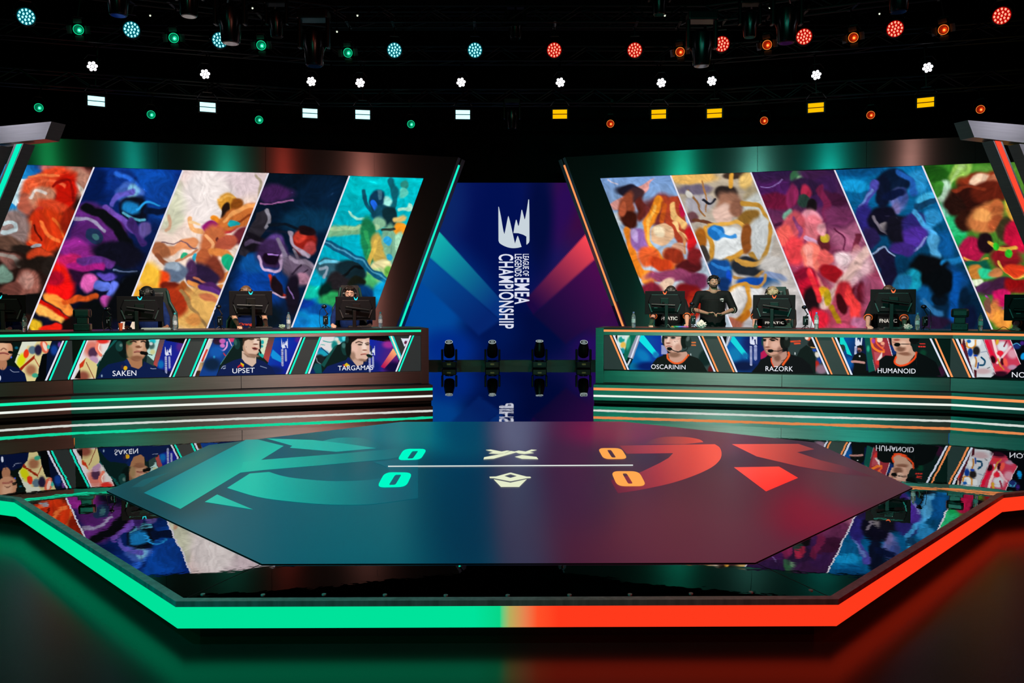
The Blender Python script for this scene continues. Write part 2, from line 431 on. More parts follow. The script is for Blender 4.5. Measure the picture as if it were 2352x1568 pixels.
# ---- paths
def offset_path(path, d, right_side):
    """shift a 2D polyline sideways (mitred)"""
    out = []; n = len(path)
    for i in range(n):
        ns = []
        for a, b in ((i - 1, i), (i, i + 1)):
            if a < 0 or b >= n: continue
            t = Vector((path[b][0] - path[a][0], path[b][1] - path[a][1])).normalized()
            ns.append(Vector((t.y, -t.x)) if right_side else Vector((-t.y, t.x)))
        if len(ns) == 1: v = ns[0]
        else:
            m = (ns[0] + ns[1]).normalized(); v = m / max(.3, m.dot(ns[0]))
        out.append((path[i][0] + v.x * d, path[i][1] + v.y * d))
    return out
def strip_mb(path, d0, d1, z0, z1, rs, mb=None):
    mb = mb or MB(); a = offset_path(path, d0, rs); b = offset_path(path, d1, rs)
    for i in range(len(path) - 1):
        mb.loft([(a[i][0], a[i][1], z0), (a[i + 1][0], a[i + 1][1], z0), (b[i + 1][0], b[i + 1][1], z0), (b[i][0], b[i][1], z0)],
                [(a[i][0], a[i][1], z1), (a[i + 1][0], a[i + 1][1], z1), (b[i + 1][0], b[i + 1][1], z1), (b[i][0], b[i][1], z1)])
    bmesh.ops.remove_doubles(mb.bm, verts=mb.bm.verts, dist=1e-5)
    # drop inner faces shared by two lofts
    seen = {}
    for f in list(mb.bm.faces):
        k = tuple(sorted(v.index for v in f.verts)); seen.setdefault(tuple(sorted([tuple(round(c, 4) for c in v.co) for v in f.verts])), []).append(f)
    dead = [f for fs in seen.values() if len(fs) > 1 for f in fs]
    if dead: bmesh.ops.delete(mb.bm, geom=dead, context='FACES')
    return mb
# ---- stage platform
xy = lambda p: (p.x, p.y)
FL, FR = xy(gp(403, 1381)), xy(gp(1926, 1376)); L1, R1 = xy(gp(32, 1145)), xy(gp(2306, 1135))
L2, R2 = xy(gp(0, 1141)), xy(gp(2352, 1130.5))
def ext(a, b, k): return (a[0] + (b[0] - a[0]) * k, a[1] + (b[1] - a[1]) * k)
L3, R3 = ext(L1, L2, 30), ext(R1, R2, 22)
SP = [L3, L1, FL, FR, R1, R3]
stage = empty('stage_platform', (0, 4.4, GZ), 'black mirror-topped stage platform with an illuminated green and red edge', 'stage')
deck_in = offset_path(SP, .05, False)
poly = [(x, y, -.02) for x, y in deck_in] + [(deck_in[-1][0], 21.3, -.02), (deck_in[0][0], 21.3, -.02)]
mb = MB(); mb.prism(poly, (0, 0, .02)); mb.build('mirror_deck', M_MIRROR, stage, world=True)
strip_mb(SP, 0, .052, -.03, .001, False).build('edge_trim', M_TRIM, stage, world=True)
strip_mb(SP, .01, .05, -.15, -.03, False).build('light_band', None, stage, world=True).data.materials.append(None)
lb = [o for o in bpy.data.objects if o.name == 'light_band'][0]; lb.data.materials.clear()
m = bpy.data.materials.new('band_light'); m.use_nodes = True; nt = m.node_tree; nt.nodes.clear()
out = nt.nodes.new('ShaderNodeOutputMaterial'); em = nt.nodes.new('ShaderNodeEmission'); geo = nt.nodes.new('ShaderNodeTexCoord')
sep = nt.nodes.new('ShaderNodeSeparateXYZ'); mr = nt.nodes.new('ShaderNodeMapRange'); cr = nt.nodes.new('ShaderNodeValToRGB')
nt.links.new(geo.outputs['Object'], sep.inputs[0]); nt.links.new(sep.outputs[0], mr.inputs[0])
mr.inputs[1].default_value = -.20; mr.inputs[2].default_value = .25; nt.links.new(mr.outputs[0], cr.inputs[0])
els = cr.color_ramp.elements; els[0].position = 0.0; els[0].color = (*lin('#00e29a'), 1); els[1].position = 1.0; els[1].color = (*lin('#ff3a1c'), 1)
for p, c in ((.30, '#08d488'), (.42, '#b8ac5c'), (.60, '#e8804e'), (.75, '#ff5028')):
    e = els.new(p); e.color = (*lin(c), 1)
nt.links.new(cr.outputs[0], em.inputs[0]); em.inputs[1].default_value = 1.0; nt.links.new(em.outputs[0], out.inputs[0])
lb.data.materials.append(m)
strip_mb(SP, .16, .22, GZ, -.03, False).build('kick_board', M_BLKPAINT, stage, world=True)
for a, b in (((602, 1294), (430, 1372)), ((1735, 1292), (1905, 1370)), ((250, 1128), (60, 1148)), ((2096, 1119), (2290, 1133))):  # outer pair trace the desk-top reflection edges; only the front pair are seams
    A, B = gp(*a), gp(*b); d = (B - A).normalized(); s = Vector((-d.y, d.x, 0)) * .0025
    MB().prism([A + s, B + s, B - s, A - s], (0, 0, .0008)).build('seam_and_reflection_edge', M_BLKPAINT, stage, world=True)
for px, py in ((466, 1365), (604, 1366), (744, 1365), (884, 1366), (1024, 1367), (1166, 1367), (1308, 1366), (1447, 1365), (1587, 1363), (1725, 1360), (1862, 1356)):
    MB().cyl(gp(px, py, 0), gp(px, py, 0) + Vector((0, 0, .004)), .012, n=12).build('deck_screw', M_TRIM, stage, world=True)
# ---- octagonal LED floor
FZ = .006; HF = Hz(FZ)
OCT = [(245, 1127), (601.7, 1294.6), (1734.7, 1291.8), (2096, 1119.4), (1871, 1015.7), (1430, 967.5), (921, 968.4), (480, 1021.7)]
fs = empty('floor_screen', gp(1174, 1120, 0), 'octagonal LED floor panel in teal and dark red in the middle of the stage', 'led floor')
fp = Paint(); fp.seed = 3
fp.add([('g', 250, 0, 1176, 0, '#003c44', '#005060')])
fp.add([('e', 700, 1200, 520, 170, 0, '#005867', 1.2), ('e', 1080, 1150, 120, 260, 0, '#00304a', 1.3), ('e', 380, 1130, 120, 60, 0, '#004048', 1),
        ('e', 960, 985, 200, 50, 0, '#006c78', 1.2), ('e', 1075, 985, 70, 70, 0, '#003f58', 1.2),
        ('p', [(1125, 900), (1500, 900), (2300, 900), (2300, 1400), (1170, 1400)], '#3a1a34', 90),
        ('e', 1210, 1150, 70, 300, 0, '#30344e', 1.4), ('e', 1205, 985, 70, 70, 0, '#4c4f6c', 1.2),  # grey ellipses paint in the blurred reflection of the wall lettering
        ('e', 1650, 1230, 330, 130, 0, '#5a2034', 1.2), ('e', 1330, 1050, 90, 160, 0, '#3a203c', 1.2),
        ('e', 1440, 985, 130, 40, 0, '#741440', 1.3), ('e', 1640, 1010, 120, 40, 0, '#642840', 1.2), ('e', 1850, 1120, 260, 70, 0, '#521c30', 1.1),
        ('e', 1880, 1175, 110, 60, 0, '#780a2a', 1.3), ('e', 1990, 1110, 120, 60, 0, '#4e2a34', 1.2),
        ('p', [(395, 1062), (480, 1022), (590, 1008), (420, 1085), (330, 1120)], '#2c5854', 40)])
EMB = []
def emb(ox, oy, sc, items):
    for it in items:
        if len(it) == 3: pts, c0, c1 = it; g = (0, 0, 1, 0)
        else: pts, g, c0, c1 = it
        P = [(ox + x / sc, oy + y / sc) for x, y in pts]
        EMB.append((P, ('g', ox + g[0] / sc, oy + g[1] / sc, ox + g[2] / sc, oy + g[3] / sc, c0, c1)))
emb(240, 960, 3.267, [
    ([(200, 520), (290, 460), (490, 405), (410, 440), (290, 512)], (200, 500, 500, 400), '#00505a', '#0a6064'),
    (spline([(1620, 176), (1700, 156), (1780, 146), (1930, 150), (2020, 176), (2120, 218)], 4) + [(2000, 222), (1800, 196)], (1640, 160, 2120, 215), '#009290', '#005c68'),
    ([(1215, 152), (1400, 158), (1560, 163), (1800, 190), (2040, 225), (1740, 252), (1550, 236), (1390, 222), (1410, 207)], (1215, 152, 2040, 225), '#00b8a4', '#009c98'),
    ([(295, 560), (1060, 162), (1150, 160), (1345, 208), (1175, 313), (1200, 388), (1020, 408), (570, 680)], (640, 330, 800, 560), '#007c86', '#00b49e'),
    ([(1175, 313), (1700, 272), (2230, 225), (2235, 285), (2140, 306), (1600, 355), (1200, 388), (1020, 408), (1040, 330)], (1200, 0, 2240, 0), '#00b49e', '#00606e'),
    (spline([(1235, 403), (1330, 432), (1450, 452), (1700, 472), (1950, 466), (2080, 446), (2135, 405), (2110, 365), (2020, 328)], 4) + [(2352, 300), (2352, 600)] + spline([(2352, 600), (2000, 645), (1700, 648), (1400, 625), (1150, 590), (920, 523)], 4) + [(1090, 415)], (1100, 450, 2200, 500), '#00bca6', '#005468'),
    ([(752, 628), (845, 572), (1115, 685)], (752, 600, 1115, 685), '#00bca6', '#00b4a0')])
emb(1340, 960, 3.0154, [
    (spline([(430, 180), (480, 148), (560, 130), (700, 130), (800, 146), (832, 166)], 4) + [(700, 180)], (440, 0, 832, 0), '#64243a', '#e4483a'),
    ([(250, 190), (910, 180)] + spline([(910, 180), (945, 205), (957, 250), (940, 295), (880, 345), (760, 400), (600, 452), (400, 495), (240, 520)], 4) + [(210, 470), (190, 430), (400, 372), (530, 310), (590, 275), (622, 242), (300, 246)], (230, 500, 900, 240), '#6a1434', '#f44e3e'),
    ([(1028, 180), (1490, 178), (1600, 215), (1480, 236), (1640, 290), (1800, 330), (2010, 405), (1800, 385), (1500, 335), (1200, 265)], (1100, 180, 1850, 400), '#fa5040', '#541e30'),
    ([(1042, 340), (1355, 335), (1487, 413), (1265, 507)], (1200, 330, 1265, 507), '#ff4638', '#ff2c24')])
M_FLED = picture_mat('led_floor_picture', 1.0, .07, .3)
fo = pic_poly('led_surface', HF, OCT, fp, 7.0, M_FLED, fs)
for i, (P, g) in enumerate(EMB):
    q = Paint(); q.add([g]); pic_poly('team_emblem', Hz(FZ + .0004 + .0003 * (i % 7)), P, q, 16.0, M_FLED, fs)
mb = MB(); mb.prism([gp(x, y, FZ - .001) for x, y in OCT], (0, 0, -.0045)); mb.build('led_base', M_BLKPAINT, fs, world=True)
M_TEALD = emat('teal_digit', '#00fac8'); M_ORD = emat('orange_digit', '#ffa850'); M_CREAM = emat('cream_icon', '#e6ecca'); M_WLINE = emat('white_line', '#f2faf4')
HD = Hz(FZ + .004)
def z2(p): return (784 + p[0] / 3, 850 + p[1] / 3)
def rrect(q, r=.28):
    """rounded parallelogram from 4 corners"""
    out = []; n = 4
    for i in range(4):
        p = Vector(q[i]); a = Vector(q[i - 1]); b = Vector(q[(i + 1) % 4])
        s = p + (a - p) * r; e = p + (b - p) * r
        for k in range(6):
            t = k / 5; out.append(tuple((1 - t) ** 2 * s + 2 * t * (1 - t) * p + t * t * e))
    return out
for q, inn, m_ in (([(432, 541), (592, 541), (545, 616), (384, 620)], [(489, 557), (530, 556), (493, 607), (454, 608)], M_TEALD),
                   ([(300, 702), (492, 704), (445, 804), (243, 808)], [(371, 720), (414, 719), (373, 788), (327, 790)], M_TEALD),
                   ([(1766, 536), (1928, 536), (1974, 611), (1808, 612)], [(1831, 549), (1858, 548), (1893, 600), (1864, 601)], M_ORD),
                   ([(1857, 695), (2050, 695), (2104, 798), (1902, 799)], [(1936, 711), (1966, 710), (2009, 780), (1976, 781)], M_ORD)):
    ring_poly('score_digit', HD, [z2(p) for p in rrect(q)], [z2(p) for p in rrect(inn, .15)], m_, fs)
flat_poly('divider_line', HD, [z2(p) for p in ((322, 658), (2010, 650), (2010, 656), (322, 664))], M_WLINE, fs, thick=.0006)
ic = MB()
for P in ([(980, 613), (984, 599), (1130, 572), (1168, 556), (1215, 563), (1050, 609)],
          [(995, 549), (1030, 546), (1105, 560), (1140, 553), (1163, 555), (1125, 572), (1085, 577), (1015, 572), (1045, 562)],
          [(1188, 561), (1222, 553), (1270, 560), (1310, 546), (1348, 549), (1298, 562), (1328, 570), (1260, 577), (1225, 573)],
          [(1195, 596), (1245, 584), (1345, 597), (1357, 612), (1245, 610)]):
    ic.prism([HD.at(*z2(p)) for p in P], (0, 0, .0006))
ic.build('crossed_icon', M_CREAM, fs, world=True)
ring_poly('gem_icon', HD, [z2(p) for p in [(1020, 733), (1060, 733), (1165, 704), (1280, 733), (1308, 733), (1308, 742), (1280, 743), (1165, 765), (1050, 743), (1020, 742)]],
          [z2(p) for p in [(1123, 728), (1165, 715), (1210, 729), (1165, 741)]], M_CREAM, fs)
flat_poly('gem_icon_base', HD, [z2(p) for p in [(1050, 751), (1165, 774), (1278, 750), (1225, 803), (1100, 803)]], M_CREAM, fs, thick=.0006)
# ---- LED wall at the back
BY = gp(1176, 840, 0).y; PB = Pl((-1, BY), (1, BY))
bs = empty('back_screen', (0, BY, 0), 'tall blue LED wall with vertical white championship lettering between the two screen walls', 'led wall')
bp = Paint(); bp.seed = 5
bp.add([('g', 930, 0, 1430, 0, '#06307c', '#2c0a48'),
        ('e', 1150, 600, 110, 330, 0, '#000e50', 1.2), ('e', 985, 700, 120, 110, 30, '#00489a', 1.4), ('e', 1000, 470, 60, 80, 0, '#0a2464', 1.2),
        ('e', 1330, 470, 70, 90, 0, '#3a0a40', 1.3), ('e', 1290, 480, 30, 90, 20, '#2a0a52', 1.3), ('e', 1345, 700, 90, 80, 0, '#3c0a44', 1.4), ('e', 1220, 770, 120, 70, 0, '#00093c', 1.2),
        ('e', 1130, 760, 60, 60, 0, '#001452', 1.3), ('e', 1240, 500, 30, 120, 0, '#010a3c', 1.2),
        ('pg', [(1009, 532), (1165, 704), (1150, 735), (985, 590), (960, 560)], 990, 560, 1140, 700, '#12b4b0', '#06307a', 3),
        ('pg', [(985, 590), (1150, 735), (1100, 770), (960, 640)], 980, 620, 1100, 740, '#04509a', '#04246c', 10),
        ('pg', [(1346, 537), (1369, 594), (1225, 722), (1205, 690)], 1360, 560, 1225, 700, '#fb4652', '#1c0640', 3),
        ('pg', [(1369, 594), (1420, 700), (1300, 790), (1225, 722)], 1380, 640, 1250, 740, '#4a0a4c', '#100838', 10),
        ('e', 1030, 800, 60, 40, 0, '#002a86', 1.2), ('e', 1380, 800, 60, 30, 0, '#240a58', 1.2)])
M_PIC = picture_mat('led_picture', 1.0, .0, .6)
pic_quad('led_picture', PB, [(880, 419.5), (1480, 419.5), (1480, 826), (880, 826)], bp, 3, M_PIC, bs)
z0 = PB.at(1176, 826).z; z1 = PB.at(1176, 419.5).z; xl = PB.at(880, 600).x; xr = PB.at(1480, 600).x
MB().box(((xl + xr) / 2, BY + .08, (z0 + z1) / 2), (xr - xl, .14, z1 - z0)).build('screen_casing', M_BLKPAINT, bs, world=True)
MB().box(((xl + xr) / 2, BY + .1, z0 / 2), (xr - xl, .3, z0)).build('screen_base', mat('base_rail', '#0a0e0c', .4, .2), bs, world=True)
def z8(x, y): return (1080 + x / 4.612, 440 + y / 4.612)
M_LOGO = emat('logo_white', '#c8d4dc'); M_TXT = emat('lettering_white', '#dcdff0')
for s_, x0, x1, y0, y1, nm in (('CHAMPIONSHIP', 300, 458, 660, 1450, 'lettering'), ('EMEA', 470, 627, 914, 1192, 'lettering'),
                            ('LEAGUE OF', 557, 622, 660, 892, 'lettering'), ('LEGENDS', 470, 546, 660, 896, 'lettering')):
    sh = 5 if y1 > 1200 else 0
    text_on(nm, s_, PB, [z8(x1, y0), z8(x1 + sh, y1), z8(x0 + sh, y1), z8(x0, y0)], M_TXT, bs, -.004, bold=.018, space=1.06)
def logo(pl, conv, m_, parent, off, nm='league_logo'):
    mb = MB()
    A = [(298, 160), (303, 160)] + spline([(305, 165), (325, 260), (345, 380), (358, 438), (365, 438), (385, 340), (400, 266), (408, 266), (425, 330), (450, 440), (472, 540), (477, 540), (498, 475), (508, 475), (530, 540), (544, 583)], 3) + spline([(544, 585), (500, 595), (450, 598), (400, 590), (350, 570), (312, 545), (300, 520)], 4)
    B = [(458, 438), (470, 360), (484, 298), (492, 300), (508, 360), (515, 360), (530, 280), (543, 193), (550, 193), (565, 250), (576, 292), (581, 290), (600, 190), (616, 82), (624, 84), (627, 250), (628, 520), (622, 540), (600, 561), (595, 558), (595, 475), (560, 455), (510, 440)]
    for P in (A, B): mb.prism([pl.at(*conv(*p), off) for p in P], pl.n * .002)
    return mb.build(nm, m_, parent, world=True)
logo(PB, z8, M_LOGO, bs, -.004)
# ================================================================== risers and player desks
M_LG = emat('green_strip', '#16f5b4', 1.0); M_LW = emat('white_strip', '#f0f6ee', 1.0); M_LO = emat('orange_strip', '#ff9a5a', 1.0)
M_LGT = emat('teal_strip', '#14f4cc', 1.0); M_LORR = emat('red_strip', '#ff4a32', 1.0)
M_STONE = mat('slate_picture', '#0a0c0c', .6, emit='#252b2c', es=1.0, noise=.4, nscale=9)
def fbox(name, pl, xa, xb, z0, z1, o0, o1, m_, parent, bev=0):
    a = pl.atx(xa, o0); b = pl.atx(xb, o0); v = pl.n * (o1 - o0)
    A = [(a.x, a.y, z0), (b.x, b.y, z0), (b.x, b.y, z1), (a.x, a.y, z1)]
    mb = MB(); mb.prism(A, v); return mb.build(name, m_, parent, world=True)
DESKZ = 1.168
def build_side(side):
    Lf = side == 'left'
    if Lf:
        R0 = xy(gp(994, 926, 0)); Rc = xy(gp(163, 920.7, .224)); Re = ext(Rc, xy(gp(0, 929.5, .224)), 2.6)
        D0 = xy(gp(984.5, 880, .288)); Dc = xy(gp(164, 905, .288)); De = ext(Dc, xy(gp(0, 913, .288)), 2.6)
    else:
        R0 = xy(gp(1363, 925.5, 0)); Rc = xy(gp(2185, 912.3, .224)); Re = ext(Rc, xy(gp(2352, 921.7, .224)), 2.6)
        D0 = xy(gp(1368.5, 878.5, .288)); Dc = xy(gp(2185, 899.5, .288)); De = ext(Dc, xy(gp(2352, 907, .288)), 2.6)
    RP = [R0, Rc, Re]; DP = [D0, Dc, De]; rs = Lf      # walking away from the centre, the back is on the right for the left desk
    colname = 'green' if Lf else 'orange'; MS = M_LG if Lf else M_LO
    rz = empty('riser', (R0[0], R0[1], 0), 'low metal riser with %s and white light lines under the %s desk' % (colname, side), 'riser')
    strip_mb(RP, .012, 3.2, .047, .286, rs).build('riser_body', M_BLKPAINT, rz, world=True)
    strip_mb(RP, .1, 3.1, .001, .047, rs).build('riser_foot', M_BLKPAINT, rz, world=True)
    for z0, z1 in ((.047, .1), (.132, .204), (.244, .288)):
        strip_mb(RP, 0, .04, z0, z1, rs).build('fascia', M_DESKM, rz, world=True)
    strip_mb(RP, .004, .04, .204, .244, rs).build('light_line', MS, rz, world=True)
    strip_mb(RP, .004, .04, .1, .132, rs).build('light_line', M_LW, rz, world=True)['label'] = 'white light line'
    dk = empty('player_desk', (D0[0], D0[1], .288), 'long angled player desk with %s light line and portrait screens on the %s' % (colname, side), 'desk')
    PD = Pl(D0, Dc); PE = Pl(Dc, De)
    if Lf: c0, c1, xc, xend = 984.5, 967, 164, -40
    else: c0, c1, xc, xend = 1368.5, 1386.6, 2186, 2392
    # end column
    fbox('end_column', PD, c0, c1, .289, DESKZ - .002, -.035, .8, M_DESKM, dk)
    a = PD.atx(c1); DQ = [xy(a), Dc, De]
    strip_mb(DQ, -.03, .85, 1.141, DESKZ, rs).build('worktop', M_WORKTOP, dk, world=True)
    strip_mb(DQ, -.034, .05, 1.107, 1.141, rs).build('light_line', MS, dk, world=True)
    strip_mb(DQ, -.028, .05, 1.054, 1.107, rs).build('apron', M_DESKM, dk, world=True)
    strip_mb(DQ, .012, .1, .47, 1.054, rs).build('screen_back', M_BLKPAINT, dk, world=True)
    seams = [c1, 552, xc] if Lf else [c1, 1798, xc]
    for i in range(2):
        g = .6 if Lf else -.6
        fbox('front_panel', PD, seams[i] - g, seams[i + 1] + g, .30, .484, -.012, .05, M_DESKM, dk)
    fbox('front_panel', PE, seams[2] - (1 if Lf else -1), xend - (60 if Lf else -60), .30, .484, -.012, .05, M_DESKM, dk)
    return dict(R=RP, D=DP, PD=PD, PE=PE, rs=rs, desk=dk, DQ=DQ)
SL = build_side('left'); SR = build_side('right')
# ---- accent lines and stone-look infill between portrait screens.  (x top, x bottom) pairs
def yt(side, x):   # top / bottom edge of the display recess in the photo
    if side == 'L':
        t = 770 + (967 - x) * (782 - 770) / 801 if x > 164 else 782 + (164 - x) * 4.0 / 164
        b = 851.5 + (967 - x) * (871 - 851.5) / 801 if x > 164 else 871 + (164 - x) * 7.5 / 164
    else:
        t = 769.5 + (x - 1387) * (776.5 - 769.5) / 799 if x < 2186 else 776.5 + (x - 2186) * 4.5 / 166
        b = 847.5 + (x - 1387) * (865.5 - 847.5) / 799 if x < 2186 else 865.5 + (x - 2186) * 4.5 / 166
    return t, b
def slant(side, ta, tb, ba, bb):
    return [(ta, yt(side, ta)[0]), (tb, yt(side, tb)[0]), (bb, yt(side, bb)[1]), (ba, yt(side, ba)[1])]
def accent(side, S, ta, tb, ba, bb, m_, nm='accent_light', off=.004):
    pl = S['PD'] if (164 < (ta + ba) / 2 < 2186) else S['PE']
    return flat_poly(nm, pl, slant(side, ta, tb, ba, bb), m_, S['desk'], off, .004)
def stone(side, S, ta, tb, ba, bb):
    for pl, lo, hi in ((S['PD'], 164, 2186), (S['PE'], None, None)):
        q = slant(side, ta, tb, ba, bb)
        cx_ = sum(p[0] for p in q) / 4
        if (pl is S['PD']) != (164 < cx_ < 2186): continue
        flat_poly('slate_panel', pl, q, M_STONE, S['desk'], .007, .004)
MW = emat('accent_white', '#dfe0f0'); MG = M_LGT
for a in ((143.3, 147.5, 103, 107.8), (199.5, 202.5, 162, 166.5), (426, 429.5, 388, 392), (479.5, 482.5, 442.5, 447), (690.7, 694.5, 656, 660), (739, 742, 707, 711.5), (941.2, 945, 908, 911.8)): accent('L', SL, *a, MW)
for a in ((151, 155.5, 112, 116.5), (192.4, 197, 154, 158.7), (434, 438, 396.3, 400.5), (471, 475.8, 435, 439.5), (698, 702, 663.3, 667.5), (734, 738, 700, 705), (947.7, 951.5, 914.3, 918)): accent('L', SL, *a, MG)
for a in ((156, 192, 117, 154), (438, 471, 401, 435), (702, 734, 668, 700), (952, 966.5, 918.5, 966.5)): stone('L', SL, *a)
MWR = emat('accent_white_cool', '#dfe6f6')
for a in ((1407.5, 1411.7, 1441, 1445), (1602.6, 1607, 1639.5, 1643.7), (1654, 1659, 1690, 1694.3), (1862.6, 1867, 1900.7, 1905), (1916.7, 1921.4, 1954, 1958.6), (2134.5, 2139, 2177, 2181.6), (2194, 2200, 2234, 2239)): accent('R', SR, *a, MWR)
for a in ((1400, 1404.5, 1434, 1438.3), (1611, 1615, 1646.7, 1651), (1646.5, 1651, 1683.5, 1687.6), (1871, 1875, 1908.5, 1912.6), (1909, 1913.2, 1947, 1951.2), (2146, 2150, 2184.5, 2189.5), (2185.7, 2190, 2225.7, 2230.8)): accent('R', SR, *a, M_LO)
for a in ((1387.2, 1400, 1387.2, 1433.5), (1615, 1646.5, 1651, 1683.5), (1875, 1909, 1912.6, 1947), (2150, 2185.7, 2189.5, 2225.7)): stone('R', SR, *a)
# ---- portraits shown live on the desk screens
def portrait(side, S, quad, ops, sub=(), name_txt=None, step=1.1):
    cx_ = sum(q[0] for q in quad) / 4
    pl = S['PD'] if 164 < cx_ < 2186 else S['PE']
    p = Paint('#06080c')
    for o in ops: p.add(*o)
    ob = pic_quad('portrait_screen', pl, quad, p, step, M_PIC2, S['desk'], .008)
    if name_txt:
        t, q = name_txt; text_on('name_lettering', t, pl, q, M_NAME, ob, .002, bold=.0, space=1.02)
    return ob
M_PIC2 = picture_mat('portrait_picture', 1.0, .0, .6); M_NAME = emat('name_white', '#f4f6ff')
SKIN, SKD, SKL = '#c08a68', '#7a4c38', '#dcae90'
def lec(ox, oy, s, c='#d8dcf0'):      # tiny league mark inside a live picture
    return [('p', [(ox, oy), (ox + 6 * s, oy + 30 * s), (ox + 10 * s, oy + 14 * s), (ox + 16 * s, oy + 36 * s), (ox + 20 * s, oy + 38 * s), (ox + 4 * s, oy + 42 * s), (ox, oy + 34 * s)], c, 3),
            ('p', [(ox + 26 * s, oy - 4 * s), (ox + 27 * s, oy + 40 * s), (ox + 23 * s, oy + 40 * s), (ox + 22 * s, oy + 30 * s), (ox + 13 * s, oy + 26 * s), (ox + 20 * s, oy + 8 * s), (ox + 22 * s, oy + 18 * s)], c, 3),
            ('l', [(ox + 3.5 * s, oy + 48 * s), (ox + 4.5 * s, oy + 112 * s)], 9 * s, '#a4a8cc', 3), ('l', [(ox + 18 * s, oy + 48 * s), (ox + 19 * s, oy + 92 * s)], 8 * s, '#9aa0c8', 3)] + \
           [('l', [(ox - 1 * s, oy + k * s), (ox + 9 * s, oy + k * s)], 1.6 * s, '#1a2470', 1) for k in range(54, 112, 8)]
def face(cx, cy, w, h, look=0, skin='#c89878', shade='#7c503c', lite='#e2b898', brow='#2a1c16', hair='#1a1410', eyes=True, mouthdark=False):
    """simple head in a live picture; look<0 = turned left"""
    lx = look * w
    o = [('e', cx, cy, w, h, 0, shade, .10), ('e', cx + lx * .16, cy - h * .04, w * .86, h * .93, 0, skin, .28),
         ('e', cx + lx * .45 - w * .05, cy - h * .3, w * .4, h * .3, 0, lite, .9), ('e', cx - w * .1 + lx * .2, cy + h * .2, w * .38, h * .2, 0, lite, 1.1),
         ('e', cx - lx * .55, cy + h * .1, w * .3, h * .7, 0, shade, 1.2)]
    for sx in (-1, 1):
        ex = cx + sx * w * .4 + lx * .38
        if eyes:
            o += [('l', [(ex - w * .2, cy - h * .22), (ex, cy - h * .28), (ex + w * .2, cy - h * .23)], h * .06, brow, h * .04),
                  ('e', ex, cy - h * .1, w * .17, h * .055, 0, '#e8dcd4', .5), ('e', ex + lx * .08, cy - h * .1, w * .075, h * .06, 0, '#181210', .4),
                  ('l', [(ex - w * .18, cy - h * .1), (ex, cy - h * .16), (ex + w * .18, cy - h * .1)], h * .03, '#3a241c', h * .03)]
    nx = cx + lx * .5
    o += [('l', [(nx - w * .02 - lx * .1, cy - h * .12), (nx + lx * .12, cy + h * .16)], w * .11, lite, w * .12), ('e', nx, cy + h * .22, w * .19, h * .055, 0, shade, .8),
          ('l', [(nx - w * .28, cy + h * .47), (nx, cy + h * .45), (nx + w * .24, cy + h * .48)], h * .075, '#a85c50', h * .05),
          ('l', [(nx - w * .26, cy + h * .47), (nx, cy + h * .47), (nx + w * .22, cy + h * .48)], h * (.07 if mouthdark else .025), '#4a1e1c', h * .03),
          ('e', nx, cy + h * .62, w * .25, h * .04, 0, shade, 1)]
    return o
TOPQ = lambda side, ta, tb, ba, bb: slant(side, ta, tb, ba, bb)
# far-left portrait (cut by the frame)
opsA = [([('p', [(515, 100), (1180, 100), (760, 1100), (200, 1100), (330, 600)], '#dccc90', 8), ('p', [(515, 100), (860, 100), (760, 240), (620, 230), (560, 420), (430, 700), (330, 600)], '#d8dcc8', 30), ('e', 480, 560, 90, 160, 20, '#d8d810', .8),
          ('e', 590, 410, 60, 100, 10, '#e83818', .4), ('e', 730, 330, 90, 90, 0, '#5a7484', .5), ('e', 1000, 260, 90, 150, -20, '#e0684c', .3), ('e', 1010, 250, 40, 110, -20, '#f4d0bc', .5), ('e', 1090, 260, 35, 50, 0, '#40b8a8', .5),
          ('e', 860, 330, 80, 120, 0, '#241c38', .6), ('p', [(430, 750), (780, 440), (780, 520), (560, 700), (460, 820)], '#98240c', 20), ('l', [(780, 520), (950, 820)], 22, '#b06040', 10), ('e', 700, 780, 120, 120, 0, '#a06848', 1), ('e', 790, 900, 70, 50, 0, '#38a080', .6),
          ('p', [(1180, 100), (1420, 100), (1020, 1050), (860, 1050), (870, 760), (960, 420), (1080, 400)], '#08122c', 14), ('e', 1220, 330, 80, 110, 0, '#123c90', 1), ('e', 1340, 210, 40, 60, 0, '#6a3c90', 1), ('p', [(940, 460), (1060, 400), (1030, 1050), (860, 1050), (870, 800)], '#040608', 8),
          ('p', [(150, 100), (515, 100), (330, 600), (450, 750), (100, 760), (120, 100)], '#081410', 10), ('e', 370, 280, 40, 30, 0, '#0c5c70', 1), ('e', 250, 490, 22, 24, 0, '#4060f0', .8),
          ('p', [(-400, 760), (60, 720), (220, 680), (420, 740), (560, 860), (620, 1100), (-400, 1100)], '#061238', 14), ('e', 60, 640, 100, 140, 0, '#b07858', .2)]
         + face(90, 330, 200, 250, -.1, '#d09a78', '#a06c50', '#e4b896')[0:1] + [('e', 60, 300, 215, 270, 0, '#c8906e', .14), ('e', 60, 250, 120, 130, 0, '#dcac8a', 1), ('p', [(-200, 100), (260, 100), (290, 240), (240, 180), (-200, 160)], '#120c0a', 10), ('l', [(20, 330), (80, 290), (140, 320)], 26, '#8a5c48', 18),
            ('l', [(-20, 410), (80, 395), (180, 420)], 44, '#b06456', 16), ('l', [(-30, 405), (90, 400), (200, 425)], 12, '#5a2c28', 8), ('e', 240, 380, 60, 34, 8, '#0a0a0a', .2), ('l', [(280, 395), (440, 440)], 12, '#0a0a0a', 4),
            ('l', [(60, 730), (40, 1050)], 8, '#0c1c48', 4), ('l', [(230, 770), (300, 820), (430, 820)], 12, '#9aa4c0', 8), ('e', -5, 960, 26, 60, 0, '#d8e0f4', .2)], 0, 770, 9.8)]
portrait('L', SL, [(-75, 788), (143, yt('L', 143)[0]), (103, yt('L', 103)[1]), (-120, 882)], opsA)
